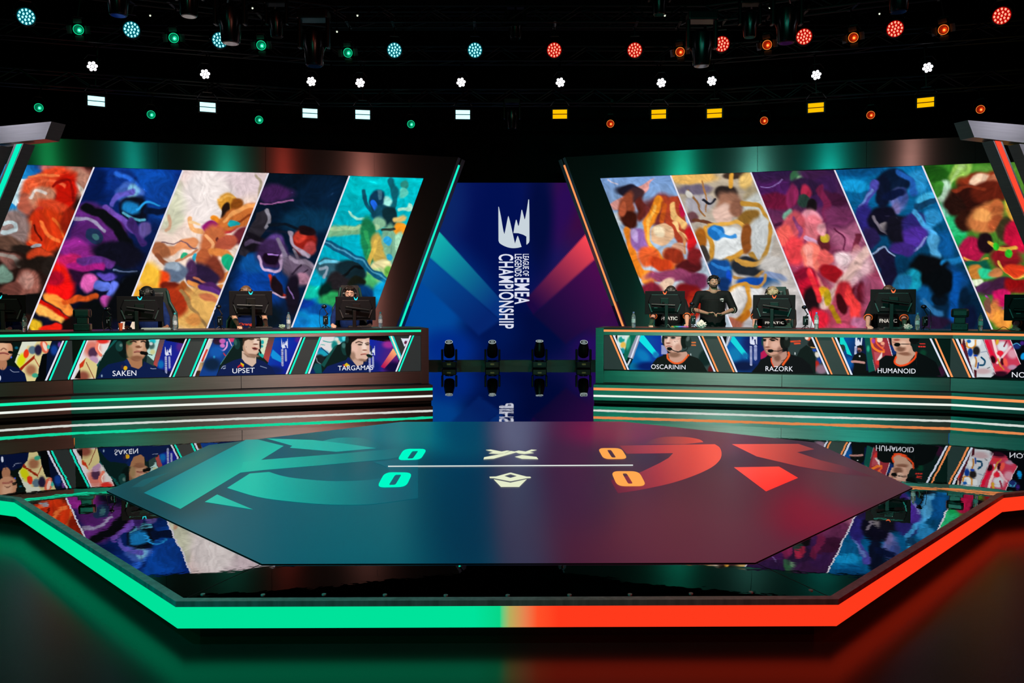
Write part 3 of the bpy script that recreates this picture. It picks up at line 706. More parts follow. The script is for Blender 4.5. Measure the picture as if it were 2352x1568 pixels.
opsB = [([('p', [(300, 90), (800, 90), (500, 830), (10, 850)], '#e4dcd8', 5), ('e', 430, 260, 160, 170, 0, '#d87868', .9), ('e', 450, 330, 90, 100, 20, '#4c2c48', .6), ('e', 640, 110, 120, 50, 0, '#e03028', .8), ('l', [(540, 160), (520, 260), (600, 380)], 60, '#f08068', 14), ('l', [(570, 170), (560, 260), (610, 340)], 22, '#fbe0d0', 10),
          ('e', 470, 470, 90, 70, 30, '#b890b0', .6), ('p', [(180, 560), (320, 420), (540, 560), (520, 820), (180, 830)], '#d8c888', 20), ('p', [(190, 560), (310, 440), (260, 600), (190, 640)], '#c83418', 14), ('l', [(320, 520), (470, 830)], 16, '#8a4030', 6), ('e', 260, 790, 120, 100, 0, '#8a4838', 1), ('p', [(90, 830), (200, 640), (210, 830)], '#140808', 8),
          ('p', [(700, 300), (900, 90), (2200, 70), (2200, 830), (500, 830), (540, 580)], '#06201e', 6), ('p', [(700, 300), (850, 90), (920, 90), (800, 220), (620, 400), (540, 620), (520, 570)], '#0c5650', 10),
          ('p', [(1480, 90), (1740, 70), (1620, 500), (1500, 470)], '#b8dcd4', 14), ('e', 1600, 110, 60, 50, 0, '#18b8c0', .8), ('e', 1580, 200, 60, 70, 0, '#40605c', .8), ('e', 1600, 320, 50, 50, 0, '#c8c890', .9),
          ('p', [(1500, 380), (1620, 490), (1640, 600), (1480, 520)], '#2c4440', 14), ('pg', [(1740, 75), (1840, 75), (1690, 610), (1615, 560)], 1740, 75, 1650, 560, '#5a4a50', '#b04440', 6),
          ('pg', [(1840, 75), (2260, 70), (1920, 830), (1500, 830), (1690, 610)], 1800, 0, 2200, 200, '#002488', '#1c1a90', 5), ('e', 2130, 220, 70, 90, 0, '#502080', 1.2), ('p', [(1860, 75), (2240, 70), (2200, 160), (1850, 100)], '#06060c', 6), ('e', 1760, 560, 60, 80, 0, '#0868b0', 1),
          ('p', [(1500, 600), (2000, 700), (1980, 830), (1400, 830)], '#041038', 60)] + lec(1840, 200, 4.6) +
         [('p', [(1090, 430), (1400, 440), (1400, 640), (1200, 650)], '#a87450', 8), ('p', [(520, 830), (640, 640), (740, 560), (1050, 490), (1110, 480), (1180, 600), (1330, 650), (1410, 580), (1430, 500), (1620, 590), (1850, 720), (1950, 830)], '#071a48', 8),
          ('p', [(1040, 500), (1110, 450), (1190, 600), (1130, 620)], '#0a2258', 6), ('e', 1080, 250, 150, 190, 0, '#041412', .2), ('e', 1290, 230, 205, 270, 0, '#8a5840', .08), ('e', 1320, 220, 175, 245, 0, '#c09070', .3), ('e', 1360, 200, 60, 110, 0, '#d8ac8c', 1), ('e', 1150, 130, 60, 60, 0, '#3c5c38', .8), ('e', 1160, 330, 60, 120, 0, '#a08058', 1),
          ('p', [(1040, 70), (1520, 70), (1500, 110), (1460, 90), (1300, 100), (1150, 92), (1080, 130)], '#0a0c0a', 10), ('l', [(1170, 128), (1230, 112), (1280, 125)], 26, '#2c1e18', 14), ('l', [(1370, 125), (1420, 112), (1460, 130)], 26, '#2c1e18', 14), ('e', 1330, 220, 60, 26, 0, '#7a4c34', .8), ('l', [(1350, 110), (1370, 200)], 30, '#dab090', 26),
          ('l', [(1250, 325), (1310, 305), (1400, 320)], 34, '#b06c5c', 12), ('l', [(1245, 325), (1320, 322), (1390, 330)], 10, '#54281e', 8), ('e', 1300, 430, 110, 40, 0, '#8a5a40', 1), ('e', 960, 210, 75, 100, 0, '#12403c', .2), ('e', 990, 190, 30, 30, 0, '#5c7c74', .8), ('l', [(1050, 100), (1060, 330)], 60, '#061210', 14), ('e', 1500, 180, 40, 90, 0, '#0a1814', .5), ('e', 1570, 160, 34, 30, 0, '#c8d0cc', .8),
          ('l', [(1390, 335), (1480, 350)], 66, '#070606', 8), ('l', [(1480, 355), (1590, 380)], 14, '#0a0a0a', 4), ('l', [(1480, 370), (1480, 640)], 5, '#0a1430', 3),
          ('e', 1075, 630, 38, 42, 20, '#e0a818', .3), ('e', 1015, 610, 26, 40, 0, '#2c2040', .5), ('l', [(1560, 632), (1610, 645), (1665, 638)], 10, '#a8b0cc', 5), ('e', 620, 780, 16, 26, 0, '#88a0b8', .6)], 160, 770, 8.4)]
portrait('L', SL, slant('L', 202.5, 426, 166.5, 388), opsB, name_txt=('SAKEN', [(160 + 828 / 8.4, 770 + 682 / 8.4), (160 + 1286 / 8.4, 770 + 674 / 8.4), (160 + 1286 / 8.4, 770 + 776 / 8.4), (160 + 828 / 8.4, 770 + 786 / 8.4)]))
opsC = [([('p', [(440, 50), (1000, 40), (600, 780), (100, 790)], '#0c3c88', 5), ('p', [(420, 60), (510, 60), (220, 790), (110, 790)], '#dcd4c8', 5), ('l', [(380, 280), (290, 490)], 34, '#d83424', 10), ('p', [(250, 520), (330, 520), (230, 760), (170, 780)], '#c09868', 14), ('p', [(180, 680), (260, 680), (230, 790), (150, 790)], '#3a2418', 14),
          ('e', 600, 110, 110, 70, 0, '#28142c', .6), ('e', 680, 110, 60, 50, 0, '#c45cb0', .6), ('l', [(600, 260), (690, 290), (760, 220), (770, 130)], 30, '#e49cdc', 8), ('e', 680, 200, 50, 40, 0, '#d070c0', .5), ('e', 860, 80, 60, 50, 0, '#d8386c', .8), ('l', [(700, 340), (760, 420)], 22, '#e02c30', 8), ('l', [(800, 70), (860, 200)], 18, '#d8b0d0', 8), ('e', 560, 320, 130, 110, 0, '#0c54a8', .8), ('e', 520, 420, 20, 26, 0, '#28a0d8', 1), ('e', 480, 560, 160, 120, 0, '#04203c', .9),
          ('p', [(900, 180), (960, 40), (1500, 40), (1700, 780), (560, 780), (640, 560)], '#041c1a', 5), ('l', [(890, 190), (640, 560)], 10, '#4c8c84', 5),
          ('p', [(1400, 40), (1570, 40), (1470, 420), (1400, 300)], '#d8e0c0', 10), ('e', 1450, 130, 30, 40, 0, '#1ca8a8', .6), ('e', 1440, 210, 26, 26, 0, '#1c98a0', .8), ('p', [(1380, 290), (1480, 380), (1460, 440), (1380, 380)], '#18a89c', 8),
          ('pg', [(1570, 40), (1690, 40), (1570, 530), (1470, 430)], 1580, 40, 1540, 450, '#5c4440', '#b0403c', 6), ('pg', [(1690, 40), (2220, 35), (1900, 745), (1500, 745), (1560, 530)], 1650, 0, 2150, 300, '#0048a8', '#08189c', 4), ('p', [(1650, 270), (1800, 400), (1850, 540), (1640, 440), (1610, 380)], '#0a90d8', 20), ('e', 2150, 80, 70, 60, 0, '#501c8c', 1.2), ('e', 1640, 680, 220, 90, 0, '#041c58', 1)]
         + lec(1818, 60, 4.6) +
         [('p', [(560, 780), (640, 640), (700, 570), (900, 480), (1040, 440), (1130, 530), (1260, 606), (1330, 540), (1340, 450), (1480, 500), (1640, 620), (1720, 780)], '#071a4c', 6), ('p', [(1055, 300), (1330, 340), (1330, 530), (1255, 606), (1120, 530), (1055, 450)], '#d2b4a0', 6), ('p', [(1080, 340), (1330, 380), (1310, 440), (1160, 420)], '#8a6c58', 30),
          ('e', 1240, 190, 180, 215, 0, '#b89078', .08), ('e', 1260, 175, 158, 200, 0, '#dcb8a0', .25), ('e', 1330, 130, 50, 90, 0, '#ecd0bc', 1), ('p', [(1030, 30), (1430, 30), (1400, 60), (1220, 60), (1110, 110), (1080, 200), (1050, 180)], '#3c2a20', 12), ('l', [(1190, 75), (1250, 60), (1290, 75)], 16, '#4a382c', 10), ('e', 1240, 80, 40, 13, 0, '#5a4638', .8), ('e', 1372, 90, 30, 13, 0, '#4a382e', .8), ('l', [(1200, 120), (1270, 125)], 6, '#b08c80', 6), ('l', [(1310, 80), (1350, 160)], 30, '#ecd0c0', 22), ('e', 1320, 170, 50, 16, 0, '#8a5c4c', .8),
          ('e', 1310, 255, 55, 22, 5, '#4c1c1c', .3), ('l', [(1250, 240), (1310, 232), (1365, 258)], 14, '#b8685c', 8), ('l', [(1280, 285), (1340, 280)], 14, '#c87c70', 8), ('e', 1280, 385, 110, 26, 10, '#94705c', .9),
          ('l', [(1040, 60), (1040, 270)], 60, '#061614', 12), ('e', 960, 160, 62, 110, -8, '#0c3430', .15), ('e', 930, 130, 30, 60, -8, '#2c6058', .8), ('e', 1410, 170, 18, 100, 0, '#101412', .5), ('l', [(1390, 280), (1420, 340)], 34, '#0a0c0c', 8), ('e', 1137, 225, 7, 7, 0, '#6a483c', .5),
          ('p', [(1030, 520), (1100, 560), (1085, 610), (1030, 580)], '#e8c010', 8), ('l', [(980, 610), (1030, 570), (1060, 600)], 26, '#d0202c', 8), ('l', [(660, 640), (690, 600), (740, 590)], 10, '#b8c4dc', 4), ('l', [(700, 640), (735, 630)], 16, '#b8c4dc', 5), ('l', [(1410, 592), (1535, 632)], 10, '#98a8cc', 5)], 430, 770, 8.4)]
portrait('L', SL, slant('L', 479, 690.7, 444, 656), opsC, name_txt=('UPSET', [(430 + 872 / 8.4, 770 + 638 / 8.4), (430 + 1300 / 8.4, 770 + 622 / 8.4), (430 + 1300 / 8.4, 770 + 718 / 8.4), (430 + 872 / 8.4, 770 + 732 / 8.4)]))
opsD = [([('p', [(430, 110), (900, 100), (600, 440), (300, 520)], '#e0dcdc', 5), ('l', [(440, 190), (560, 215), (650, 200)], 16, '#189c98', 8), ('l', [(400, 260), (470, 270)], 14, '#38b0a8', 8), ('p', [(360, 320), (420, 330), (560, 440), (480, 480), (330, 420)], '#0c7cb0', 12), ('e', 430, 430, 110, 60, 0, '#14a0b8', 1), ('p', [(380, 310), (400, 305), (560, 440), (540, 455)], '#0a3c6c', 4),
          ('e', 780, 140, 110, 80, 0, '#1490a0', .8), ('e', 700, 160, 40, 40, 0, '#d8e4dc', .8), ('e', 730, 210, 36, 34, 0, '#d8c8b0', .8), ('e', 840, 140, 40, 50, 0, '#50e0e8', .8), ('e', 660, 280, 60, 90, 0, '#0c8480', .8),
          ('e', 370, 560, 100, 110, 0, '#141c20', .5), ('l', [(310, 520), (330, 590), (400, 640)], 14, '#7c8c94', 8), ('p', [(190, 820), (280, 620), (420, 640), (420, 820)], '#065054', 30), ('p', [(160, 830), (240, 700), (300, 830)], '#06205c', 30),
          ('p', [(420, 830), (400, 640), (520, 480), (680, 280), (800, 240), (1000, 260), (1000, 800)], '#041a18', 10), ('p', [(400, 650), (540, 450), (660, 290), (720, 260), (560, 520), (460, 700)], '#0c4c46', 16),
          ('p', [(1300, 90), (1720, 90), (1780, 240), (1330, 160)], '#040406', 6), ('pg', [(1330, 160), (1760, 225), (1900, 560), (1830, 780), (1300, 780)], 1340, 300, 1850, 400, '#0824a0', '#601c70', 5), ('e', 1700, 260, 110, 70, 0, '#9c2c90', 1.1), ('e', 1780, 700, 160, 110, 0, '#100838', 1), ('e', 1430, 700, 120, 120, 0, '#0a1c74', 1.1),
          ('pg', [(1790, 330), (1860, 450), (1620, 720), (1550, 690)], 1820, 390, 1580, 700, '#ffb070', '#b00c50', 6), ('p', [(1700, 95), (1800, 95), (1950, 480), (1910, 570)], '#18c8c4', 5), ('p', [(1735, 95), (1765, 95), (1930, 500), (1915, 540)], '#f0f4d0', 5),
          ('p', [(1800, 95), (2120, 90), (1950, 480)], '#2c3230', 5), ('p', [(1940, 140), (2090, 145), (2010, 310)], '#dce4f0', 4), ('e', 2030, 220, 26, 34, 30, '#5c2040', .7)]
         + lec(1320, 290, 4.4)[:] +
         [('p', [(400, 830), (520, 680), (700, 620), (880, 560), (920, 500), (1000, 560), (1080, 660), (1240, 600), (1290, 540), (1330, 830)], '#081c54', 8), ('p', [(960, 480), (1220, 560), (1210, 640), (1090, 680), (1010, 580)], '#c8a490', 8), ('e', 1150, 340, 180, 245, 0, '#bc9480', .06), ('p', [(985, 150), (1330, 130), (1340, 420), (1290, 540), (1200, 580), (1100, 540), (990, 440)], '#dcb4a0', 20),
          ('e', 1230, 300, 50, 120, 0, '#f0d4c4', 1), ('e', 1050, 340, 60, 80, 0, '#e8bcaa', 1), ('e', 1010, 480, 50, 80, 0, '#a07c68', 1),
          ('p', [(950, 90), (1330, 90), (1330, 130), (1240, 150), (1100, 150), (1000, 220), (960, 300)], '#14100e', 8), ('l', [(1070, 225), (1130, 205), (1200, 230)], 20, '#4a342c', 8), ('l', [(1250, 240), (1300, 228), (1330, 238)], 18, '#4a342c', 8), ('e', 1150, 262, 46, 15, 0, '#483830', .6), ('e', 1292, 262, 34, 15, 0, '#483830', .6), ('l', [(1215, 250), (1250, 350)], 34, '#f2d8c8', 24), ('e', 1240, 368, 46, 14, 0, '#94604e', .8),
          ('l', [(1170, 455), (1240, 440), (1290, 455)], 26, '#c07468', 10), ('l', [(1170, 452), (1290, 458)], 7, '#602c28', 5), ('e', 1200, 560, 80, 24, 10, '#94705e', .9),
          ('e', 850, 340, 62, 130, -8, '#0c3834', .15), ('e', 835, 280, 36, 50, -8, '#3c706a', .8), ('e', 925, 330, 56, 160, 0, '#040e0c', .3), ('e', 900, 160, 34, 70, 0, '#183430', .6), ('l', [(1355, 290), (1370, 440)], 20, '#1c3430', 10), ('e', 1330, 480, 60, 32, 20, '#061c1a', .3),
          ('p', [(890, 612), (960, 665), (880, 690), (840, 655)], '#d8b818', 6), ('l', [(830, 655), (870, 690)], 22, '#c8201c', 8)], 690, 760, 8.4)]
portrait('L', SL, slant('L', 742, 941.2, 711.5, 908), opsD, name_txt=('TARGAMAS', [(690 + 724 / 8.4, 760 + 670 / 8.4), (690 + 1402 / 8.4, 760 + 658 / 8.4), (690 + 1402 / 8.4, 760 + 748 / 8.4), (690 + 724 / 8.4, 760 + 762 / 8.4)]))
# right desk
opsE = [([('p', [(270, 110), (560, 110), (440, 430), (380, 380), (320, 270)], '#d8e8e0', 5), ('e', 400, 210, 60, 60, 0, '#18988c', .6), ('e', 440, 160, 34, 34, 0, '#c8e0e0', .5), ('e', 430, 310, 50, 60, 20, '#e8b850', .7), ('l', [(560, 130), (450, 420)], 14, '#e8c048', 5), ('e', 420, 430, 50, 60, 0, '#1c8c9c', .8), ('p', [(290, 110), (320, 110), (320, 280), (270, 200)], '#0c0810', 5),
          ('p', [(565, 110), (690, 120), (500, 620), (430, 560), (470, 400)], '#0c6450', 10), ('e', 530, 280, 40, 120, 10, '#30a080', .9), ('p', [(690, 120), (780, 120), (620, 580), (520, 545), (600, 330)], '#9498ac', 5), ('p', [(730, 120), (752, 120), (600, 560), (570, 560)], '#e8e8f8', 4), ('p', [(520, 550), (620, 580), (560, 780), (500, 720), (490, 640)], '#04181c', 4), ('p', [(560, 580), (585, 585), (520, 720), (505, 690)], '#dce8f0', 3),
          ('pg', [(780, 120), (1200, 120), (1200, 790), (540, 790), (620, 580)], 700, 300, 1150, 300, '#0060a8', '#0c3098', 5), ('e', 820, 520, 150, 90, 40, '#0878b8', 1.1), ('e', 640, 720, 100, 60, 0, '#087098', 1), ('e', 900, 720, 220, 80, 0, '#041c64', 1.1), ('p', [(770, 125), (830, 125), (1120, 500), (1060, 560), (740, 230)], '#0ce0e4', 6), ('e', 1060, 500, 60, 60, 40, '#1478b8', 1)]
         + [('l', [(1180, 130), (1185, 260)], 26, '#d0d4ec', 6), ('p', [(1168, 315), (1260, 330), (1290, 490), (1168, 490)], '#b4b8dc', 6)] + [('l', [(1170, k), (1290, k + 4)], 7, '#1a3498', 4) for k in range(340, 490, 24)] +
         [('p', [(1560, 140), (1860, 140), (2220, 830), (1500, 830)], '#324644', 8), ('l', [(1745, 262), (1822, 262)], 26, '#e87838', 8), ('l', [(1760, 315), (1822, 315)], 26, '#e87838', 8), ('l', [(1742, 288), (1826, 288)], 5, '#324644', 3), ('l', [(1770, 250), (1770, 330)], 4, '#324644', 3), ('l', [(1797, 250), (1797, 330)], 4, '#324644', 3), ('e', 2020, 560, 130, 160, 20, '#0a2422', .4), ('e', 2120, 780, 50, 80, 20, '#5c1418', .8), ('l', [(1735, 480), (1735, 510)], 14, '#d8e4e4', 6),
          ('p', [(940, 830), (1000, 660), (1080, 560), (1250, 490), (1690, 500), (1880, 570), (1960, 660), (2060, 830)], '#0e1614', 10), ('p', [(1300, 470), (1650, 440), (1690, 500), (1600, 620), (1440, 660), (1330, 600)], '#c89c88', 8), ('l', [(1285, 490), (1300, 580), (1420, 660), (1560, 640), (1690, 505)], 34, '#f06028', 8), ('e', 1420, 500, 110, 50, 0, '#8a6450', .9),
          ('e', 1400, 270, 180, 195, 0, '#b08470', .06), ('p', [(1230, 130), (1560, 135), (1560, 400), (1480, 440), (1380, 440), (1260, 380), (1225, 260)], '#deb4a0', 16), ('e', 1440, 250, 60, 80, 0, '#f0ccba', 1), ('e', 1490, 360, 60, 70, 0, '#c49480', 1),
          ('p', [(1210, 125), (1580, 125), (1560, 150), (1230, 150)], '#3c3430', 6), ('e', 1255, 170, 40, 20, 0, '#2c2c2a', .7), ('e', 1395, 172, 48, 20, 0, '#2c2c2a', .7), ('l', [(1220, 200), (1290, 205)], 6, '#94706a', 5), ('l', [(1340, 205), (1460, 205), (1560, 180)], 7, '#c07060', 5), ('l', [(1310, 180), (1290, 250)], 34, '#f0d0c0', 22), ('e', 1300, 275, 44, 14, 0, '#8a5446', .8), ('l', [(1265, 340), (1310, 330), (1370, 345)], 18, '#a8605a', 8),
          ('e', 1200, 210, 24, 90, 0, '#14201e', .4), ('e', 1610, 230, 70, 150, 0, '#0c1814', .15), ('e', 1690, 250, 60, 110, 0, '#20302c', .25), ('e', 1680, 190, 30, 50, 20, '#546460', .8), ('l', [(1350, 390), (1430, 428), (1560, 440), (1660, 400), (1670, 340)], 16, '#141a18', 5), ('e', 1325, 385, 52, 34, 10, '#0c0e0e', .2), ('l', [(1670, 440), (1690, 600), (1760, 720)], 6, '#0a0e0c', 4), ('l', [(1420, 240), (1440, 250)], 8, '#302420', 5), ('l', [(1465, 240), (1480, 232)], 7, '#302420', 5)], 1380, 755, 8.4)]
portrait('R', SR, slant('R', 1411.7, 1602.6, 1445, 1639.5), opsE, name_txt=('OSCARININ', [(1380 + 970 / 8.4, 755 + 684 / 8.4), (1380 + 1634 / 8.4, 755 + 696 / 8.4), (1380 + 1634 / 8.4, 755 + 782 / 8.4), (1380 + 970 / 8.4, 755 + 772 / 8.4)]))
opsF = [([('p', [(160, 140), (280, 140), (240, 340), (180, 200)], '#0c1014', 5), ('p', [(250, 140), (350, 145), (280, 350), (220, 330)], '#8890a0', 5), ('l', [(300, 145), (240, 320)], 16, '#e4ecf8', 5),
          ('pg', [(350, 145), (980, 150), (1000, 850), (450, 830), (250, 350)], 350, 300, 900, 300, '#005ca8', '#0a1c5c', 5), ('e', 400, 500, 130, 150, 40, '#0878b0', 1), ('e', 760, 280, 200, 180, 0, '#0a1c60', 1), ('e', 560, 720, 240, 100, 0, '#041440', 1), ('p', [(345, 150), (390, 145), (640, 480), (640, 580), (560, 520), (320, 240)], '#10d4dc', 8), ('e', 600, 520, 60, 60, 50, '#0c6ca8', 1.1)]
         + [('p', [(695, 150), (725, 150), (735, 230), (760, 180), (790, 280), (780, 310), (700, 295), (692, 260)], '#dce0f4', 4), ('p', [(750, 150), (830, 150), (830, 300), (810, 290), (805, 200), (770, 210)], '#dce0f4', 4), ('l', [(712, 350), (715, 690)], 44, '#a8b0d4', 5), ('l', [(800, 335), (800, 580)], 60, '#a0a8d0', 5)] + [('l', [(692, k), (834, k + 3)], 6, '#1a2c80', 4) for k in range(360, 690, 26)] +
         [('p', [(900, 460), (980, 400), (1060, 480), (1000, 540), (900, 590)], '#b81450', 16), ('p', [(1440, 150), (1780, 155), (1900, 320), (2220, 870), (1400, 860)], '#2c3c3c', 8), ('l', [(1480, 245), (1660, 235)], 30, '#f04c24', 8), ('l', [(1555, 285), (1655, 280)], 28, '#f04c24', 8), ('l', [(1478, 242), (1660, 236)], 5, '#2c3c3c', 3), ('l', [(1565, 460), (1562, 490)], 16, '#e8f0f0', 6),
          ('p', [(1740, 155), (1880, 160), (1840, 230), (1790, 220)], '#e06848', 8), ('e', 1790, 180, 34, 30, 0, '#f4e0d0', .6), ('e', 1880, 290, 70, 60, 0, '#141210', .6), ('l', [(1870, 355), (1950, 365)], 18, '#d89848', 6), ('e', 1940, 410, 40, 30, 0, '#1840a0', .6), ('e', 1990, 500, 40, 60, -20, '#dcd4c8', .6), ('e', 2030, 610, 40, 60, -20, '#163c94', .7), ('e', 1960, 720, 60, 110, 20, '#b02018', .6), ('e', 2070, 780, 110, 90, 0, '#8a6c80', .8),
          ('p', [(1600, 520), (1660, 400), (1780, 310), (1880, 380), (1960, 560), (1960, 860), (1560, 860)], '#0a1816', 10), ('p', [(700, 860), (840, 700), (900, 590), (1100, 520), (1440, 480), (1700, 560), (1860, 700), (1920, 860)], '#090c10', 10), ('p', [(1120, 500), (1400, 430), (1420, 520), (1320, 640), (1250, 720), (1150, 740), (1110, 620)], '#b88c7c', 8), ('l', [(1440, 460), (1440, 530), (1330, 690)], 40, '#f05c24', 6), ('l', [(1105, 570), (1110, 640), (1150, 730)], 22, '#f04c24', 6), ('e', 1220, 560, 60, 70, -30, '#7a5444', 1),
          ('e', 1140, 300, 190, 240, 0, '#94705c', .06), ('p', [(950, 160), (1290, 155), (1320, 380), (1250, 480), (1100, 510), (1010, 440), (955, 280)], '#cc9a84', 16), ('e', 1180, 310, 80, 70, 0, '#e0b09c', 1), ('e', 1270, 420, 50, 70, 0, '#94685a', 1),
          ('p', [(920, 145), (1330, 145), (1290, 170), (950, 175)], '#14110e', 8), ('l', [(940, 200), (1000, 205)], 20, '#241814', 10), ('l', [(1080, 200), (1150, 180), (1230, 210)], 24, '#241814', 10), ('e', 975, 225, 34, 16, 0, '#1c1410', .7), ('e', 1135, 220, 46, 18, 0, '#1c1410', .7), ('l', [(1030, 220), (1015, 330)], 40, '#e8bca8', 26), ('e', 1030, 352, 50, 14, 0, '#845040', .8), ('l', [(1010, 400), (1060, 395)], 16, '#9c5850', 8),
          ('e', 932, 240, 18, 90, 0, '#0c3c3c', .3), ('e', 1330, 240, 60, 140, 0, '#0c100e', .15), ('e', 1410, 250, 62, 120, 0, '#141c18', .2), ('e', 1400, 180, 30, 40, 20, '#48504c', .8), ('l', [(1130, 425), (1250, 428), (1360, 380), (1420, 330)], 14, '#101412', 5), ('e', 1090, 425, 58, 32, 0, '#0a0a0a', .2), ('l', [(1415, 400), (1400, 560), (1300, 620)], 8, '#0a0c0a', 4)], 1640, 755, 8.4)]
portrait('R', SR, slant('R', 1659, 1862.6, 1694.3, 1900.7), opsF, name_txt=('RAZORK', [(1640 + 994 / 8.4, 755 + 720 / 8.4), (1640 + 1524 / 8.4, 755 + 724 / 8.4), (1640 + 1524 / 8.4, 755 + 820 / 8.4), (1640 + 994 / 8.4, 755 + 812 / 8.4)]))
opsG = [([('p', [(180, 120), (250, 120), (340, 500), (300, 430)], '#060c10', 5), ('pg', [(240, 120), (720, 120), (800, 760), (470, 820), (330, 480)], 300, 200, 700, 400, '#0454a0', '#06143c', 5), ('p', [(245, 120), (310, 120), (380, 260), (480, 480), (380, 440), (340, 280), (245, 255)], '#0cd8cc', 6), ('e', 300, 330, 44, 70, 0, '#203c34', .4), ('e', 420, 620, 80, 120, 0, '#0454a0', 1.1)]
         + [('p', [(545, 120), (575, 120), (585, 200), (605, 150), (640, 230), (660, 120), (680, 120), (665, 270), (560, 290), (540, 260)], '#d8e0f0', 4), ('l', [(550, 310), (545, 445)], 44, '#c0c8e0', 4)] + [('l', [(520, k), (580, k)], 6, '#0c3c88', 4) for k in (335, 360, 385, 410)] +
         [('p', [(720, 120), (820, 120), (920, 760), (800, 800), (760, 500)], '#0a5046', 10), ('e', 790, 340, 26, 60, 0, '#24a888', 1), ('p', [(820, 120), (1190, 120), (1260, 490), (1060, 620), (930, 770), (860, 400)], '#982c38', 8), ('e', 1010, 160, 60, 60, 0, '#f4d8b4', .3), ('l', [(850, 140), (880, 300), (1000, 390), (1090, 400)], 44, '#f47c28', 14), ('l', [(950, 130), (960, 240), (1100, 370)], 30, '#f0602c', 10), ('e', 890, 190, 34, 50, 0, '#a040a0', .7), ('e', 1070, 240, 40, 34, 0, '#f0a080', .6), ('l', [(1060, 300), (1070, 330), (1100, 280)], 14, '#e87050', 5), ('p', [(900, 400), (1040, 420), (1000, 560), (930, 620)], '#b84c58', 20), ('p', [(960, 560), (1060, 400), (1060, 500), (980, 600)], '#f0dcd8', 14), ('e', 980, 610, 46, 46, 0, '#d83430', .6), ('l', [(1160, 130), (1260, 485)], 12, '#ece4ec', 4), ('p', [(1200, 260), (1360, 330), (1330, 440), (1270, 470)], '#0c2c6c', 14),
          ('l', [(880, 560), (930, 770)], 8, '#a09098', 5), ('p', [(1500, 130), (1960, 130), (2320, 860), (1500, 860)], '#0c1c1a', 10), ('l', [(1790, 245), (1885, 245)], 18, '#d8342c', 6), ('l', [(1768, 300), (1885, 300)], 24, '#e0342c', 8), ('l', [(1800, 290), (1800, 310)], 8, '#0c1c1a', 4), ('l', [(1840, 290), (1840, 310)], 8, '#0c1c1a', 4), ('e', 1850, 420, 60, 60, 0, '#0a3c28', 1), ('e', 2200, 780, 80, 110, 20, '#34102c', 1), ('l', [(1980, 150), (2040, 260), (2100, 360)], 16, '#70685c', 8),
          # second man standing behind
          ('p', [(470, 570), (520, 460), (600, 420), (670, 410), (740, 450), (760, 560), (750, 640), (760, 820), (490, 820), (520, 640)], '#070b0b', 6), ('l', [(480, 590), (560, 590), (710, 610)], 44, '#c08c84', 8), ('e', 625, 345, 44, 64, 0, '#a0625c', .2), ('p', [(580, 290), (640, 265), (690, 300), (680, 400), (650, 330), (590, 320)], '#0a0a0c', 6), ('e', 615, 385, 30, 24, 0, '#38221e', .6), ('e', 685, 330, 18, 60, 0, '#0c1014', .3), ('e', 625, 485, 14, 16, 0, '#e4ecec', .3),
          ('p', [(1000, 860), (1000, 560), (1120, 470), (1290, 480), (1400, 380), (1720, 400), (1900, 480), (2100, 600), (2200, 860)], '#080b0d', 10), ('p', [(1340, 380), (1620, 280), (1660, 390), (1720, 420), (1560, 620), (1420, 660), (1310, 620), (1330, 500)], '#c49c84', 8), ('l', [(1330, 500), (1300, 590), (1330, 640), (1420, 668), (1560, 630), (1690, 520), (1720, 410)], 34, '#f44c1c', 6), ('e', 1480, 430, 130, 40, 10, '#8a5c48', .9),
          ('p', [(1230, 130), (1600, 130), (1610, 300), (1560, 400), (1380, 420), (1300, 380), (1250, 260)], '#d4a48c', 12), ('e', 1420, 340, 90, 60, 0, '#7c5442', .9), ('e', 1340, 170, 60, 20, 0, '#9c4c40', .8), ('e', 1460, 250, 70, 60, 0, '#e4bca4', 1), ('l', [(1260, 210), (1320, 220)], 14, '#a05c50', 6), ('e', 1225, 190, 18, 70, 0, '#0c1018', .4), ('e', 1680, 170, 100, 70, 0, '#0a0c0c', .15), ('e', 1350, 262, 62, 38, 0, '#070707', .15), ('l', [(1400, 254), (1760, 244)], 14, '#0a0a0a', 4), ('l', [(1722, 240), (1722, 660)], 7, '#16201e', 4)], 1900, 760, 8.4)]
portrait('R', SR, slant('R', 1921.4, 2134.5, 1958.6, 2177), opsG, name_txt=('HUMANOID', [(1900 + 974 / 8.4, 760 + 714 / 8.4), (1900 + 1706 / 8.4, 760 + 726 / 8.4), (1900 + 1706 / 8.4, 760 + 820 / 8.4), (1900 + 974 / 8.4, 760 + 808 / 8.4)]))
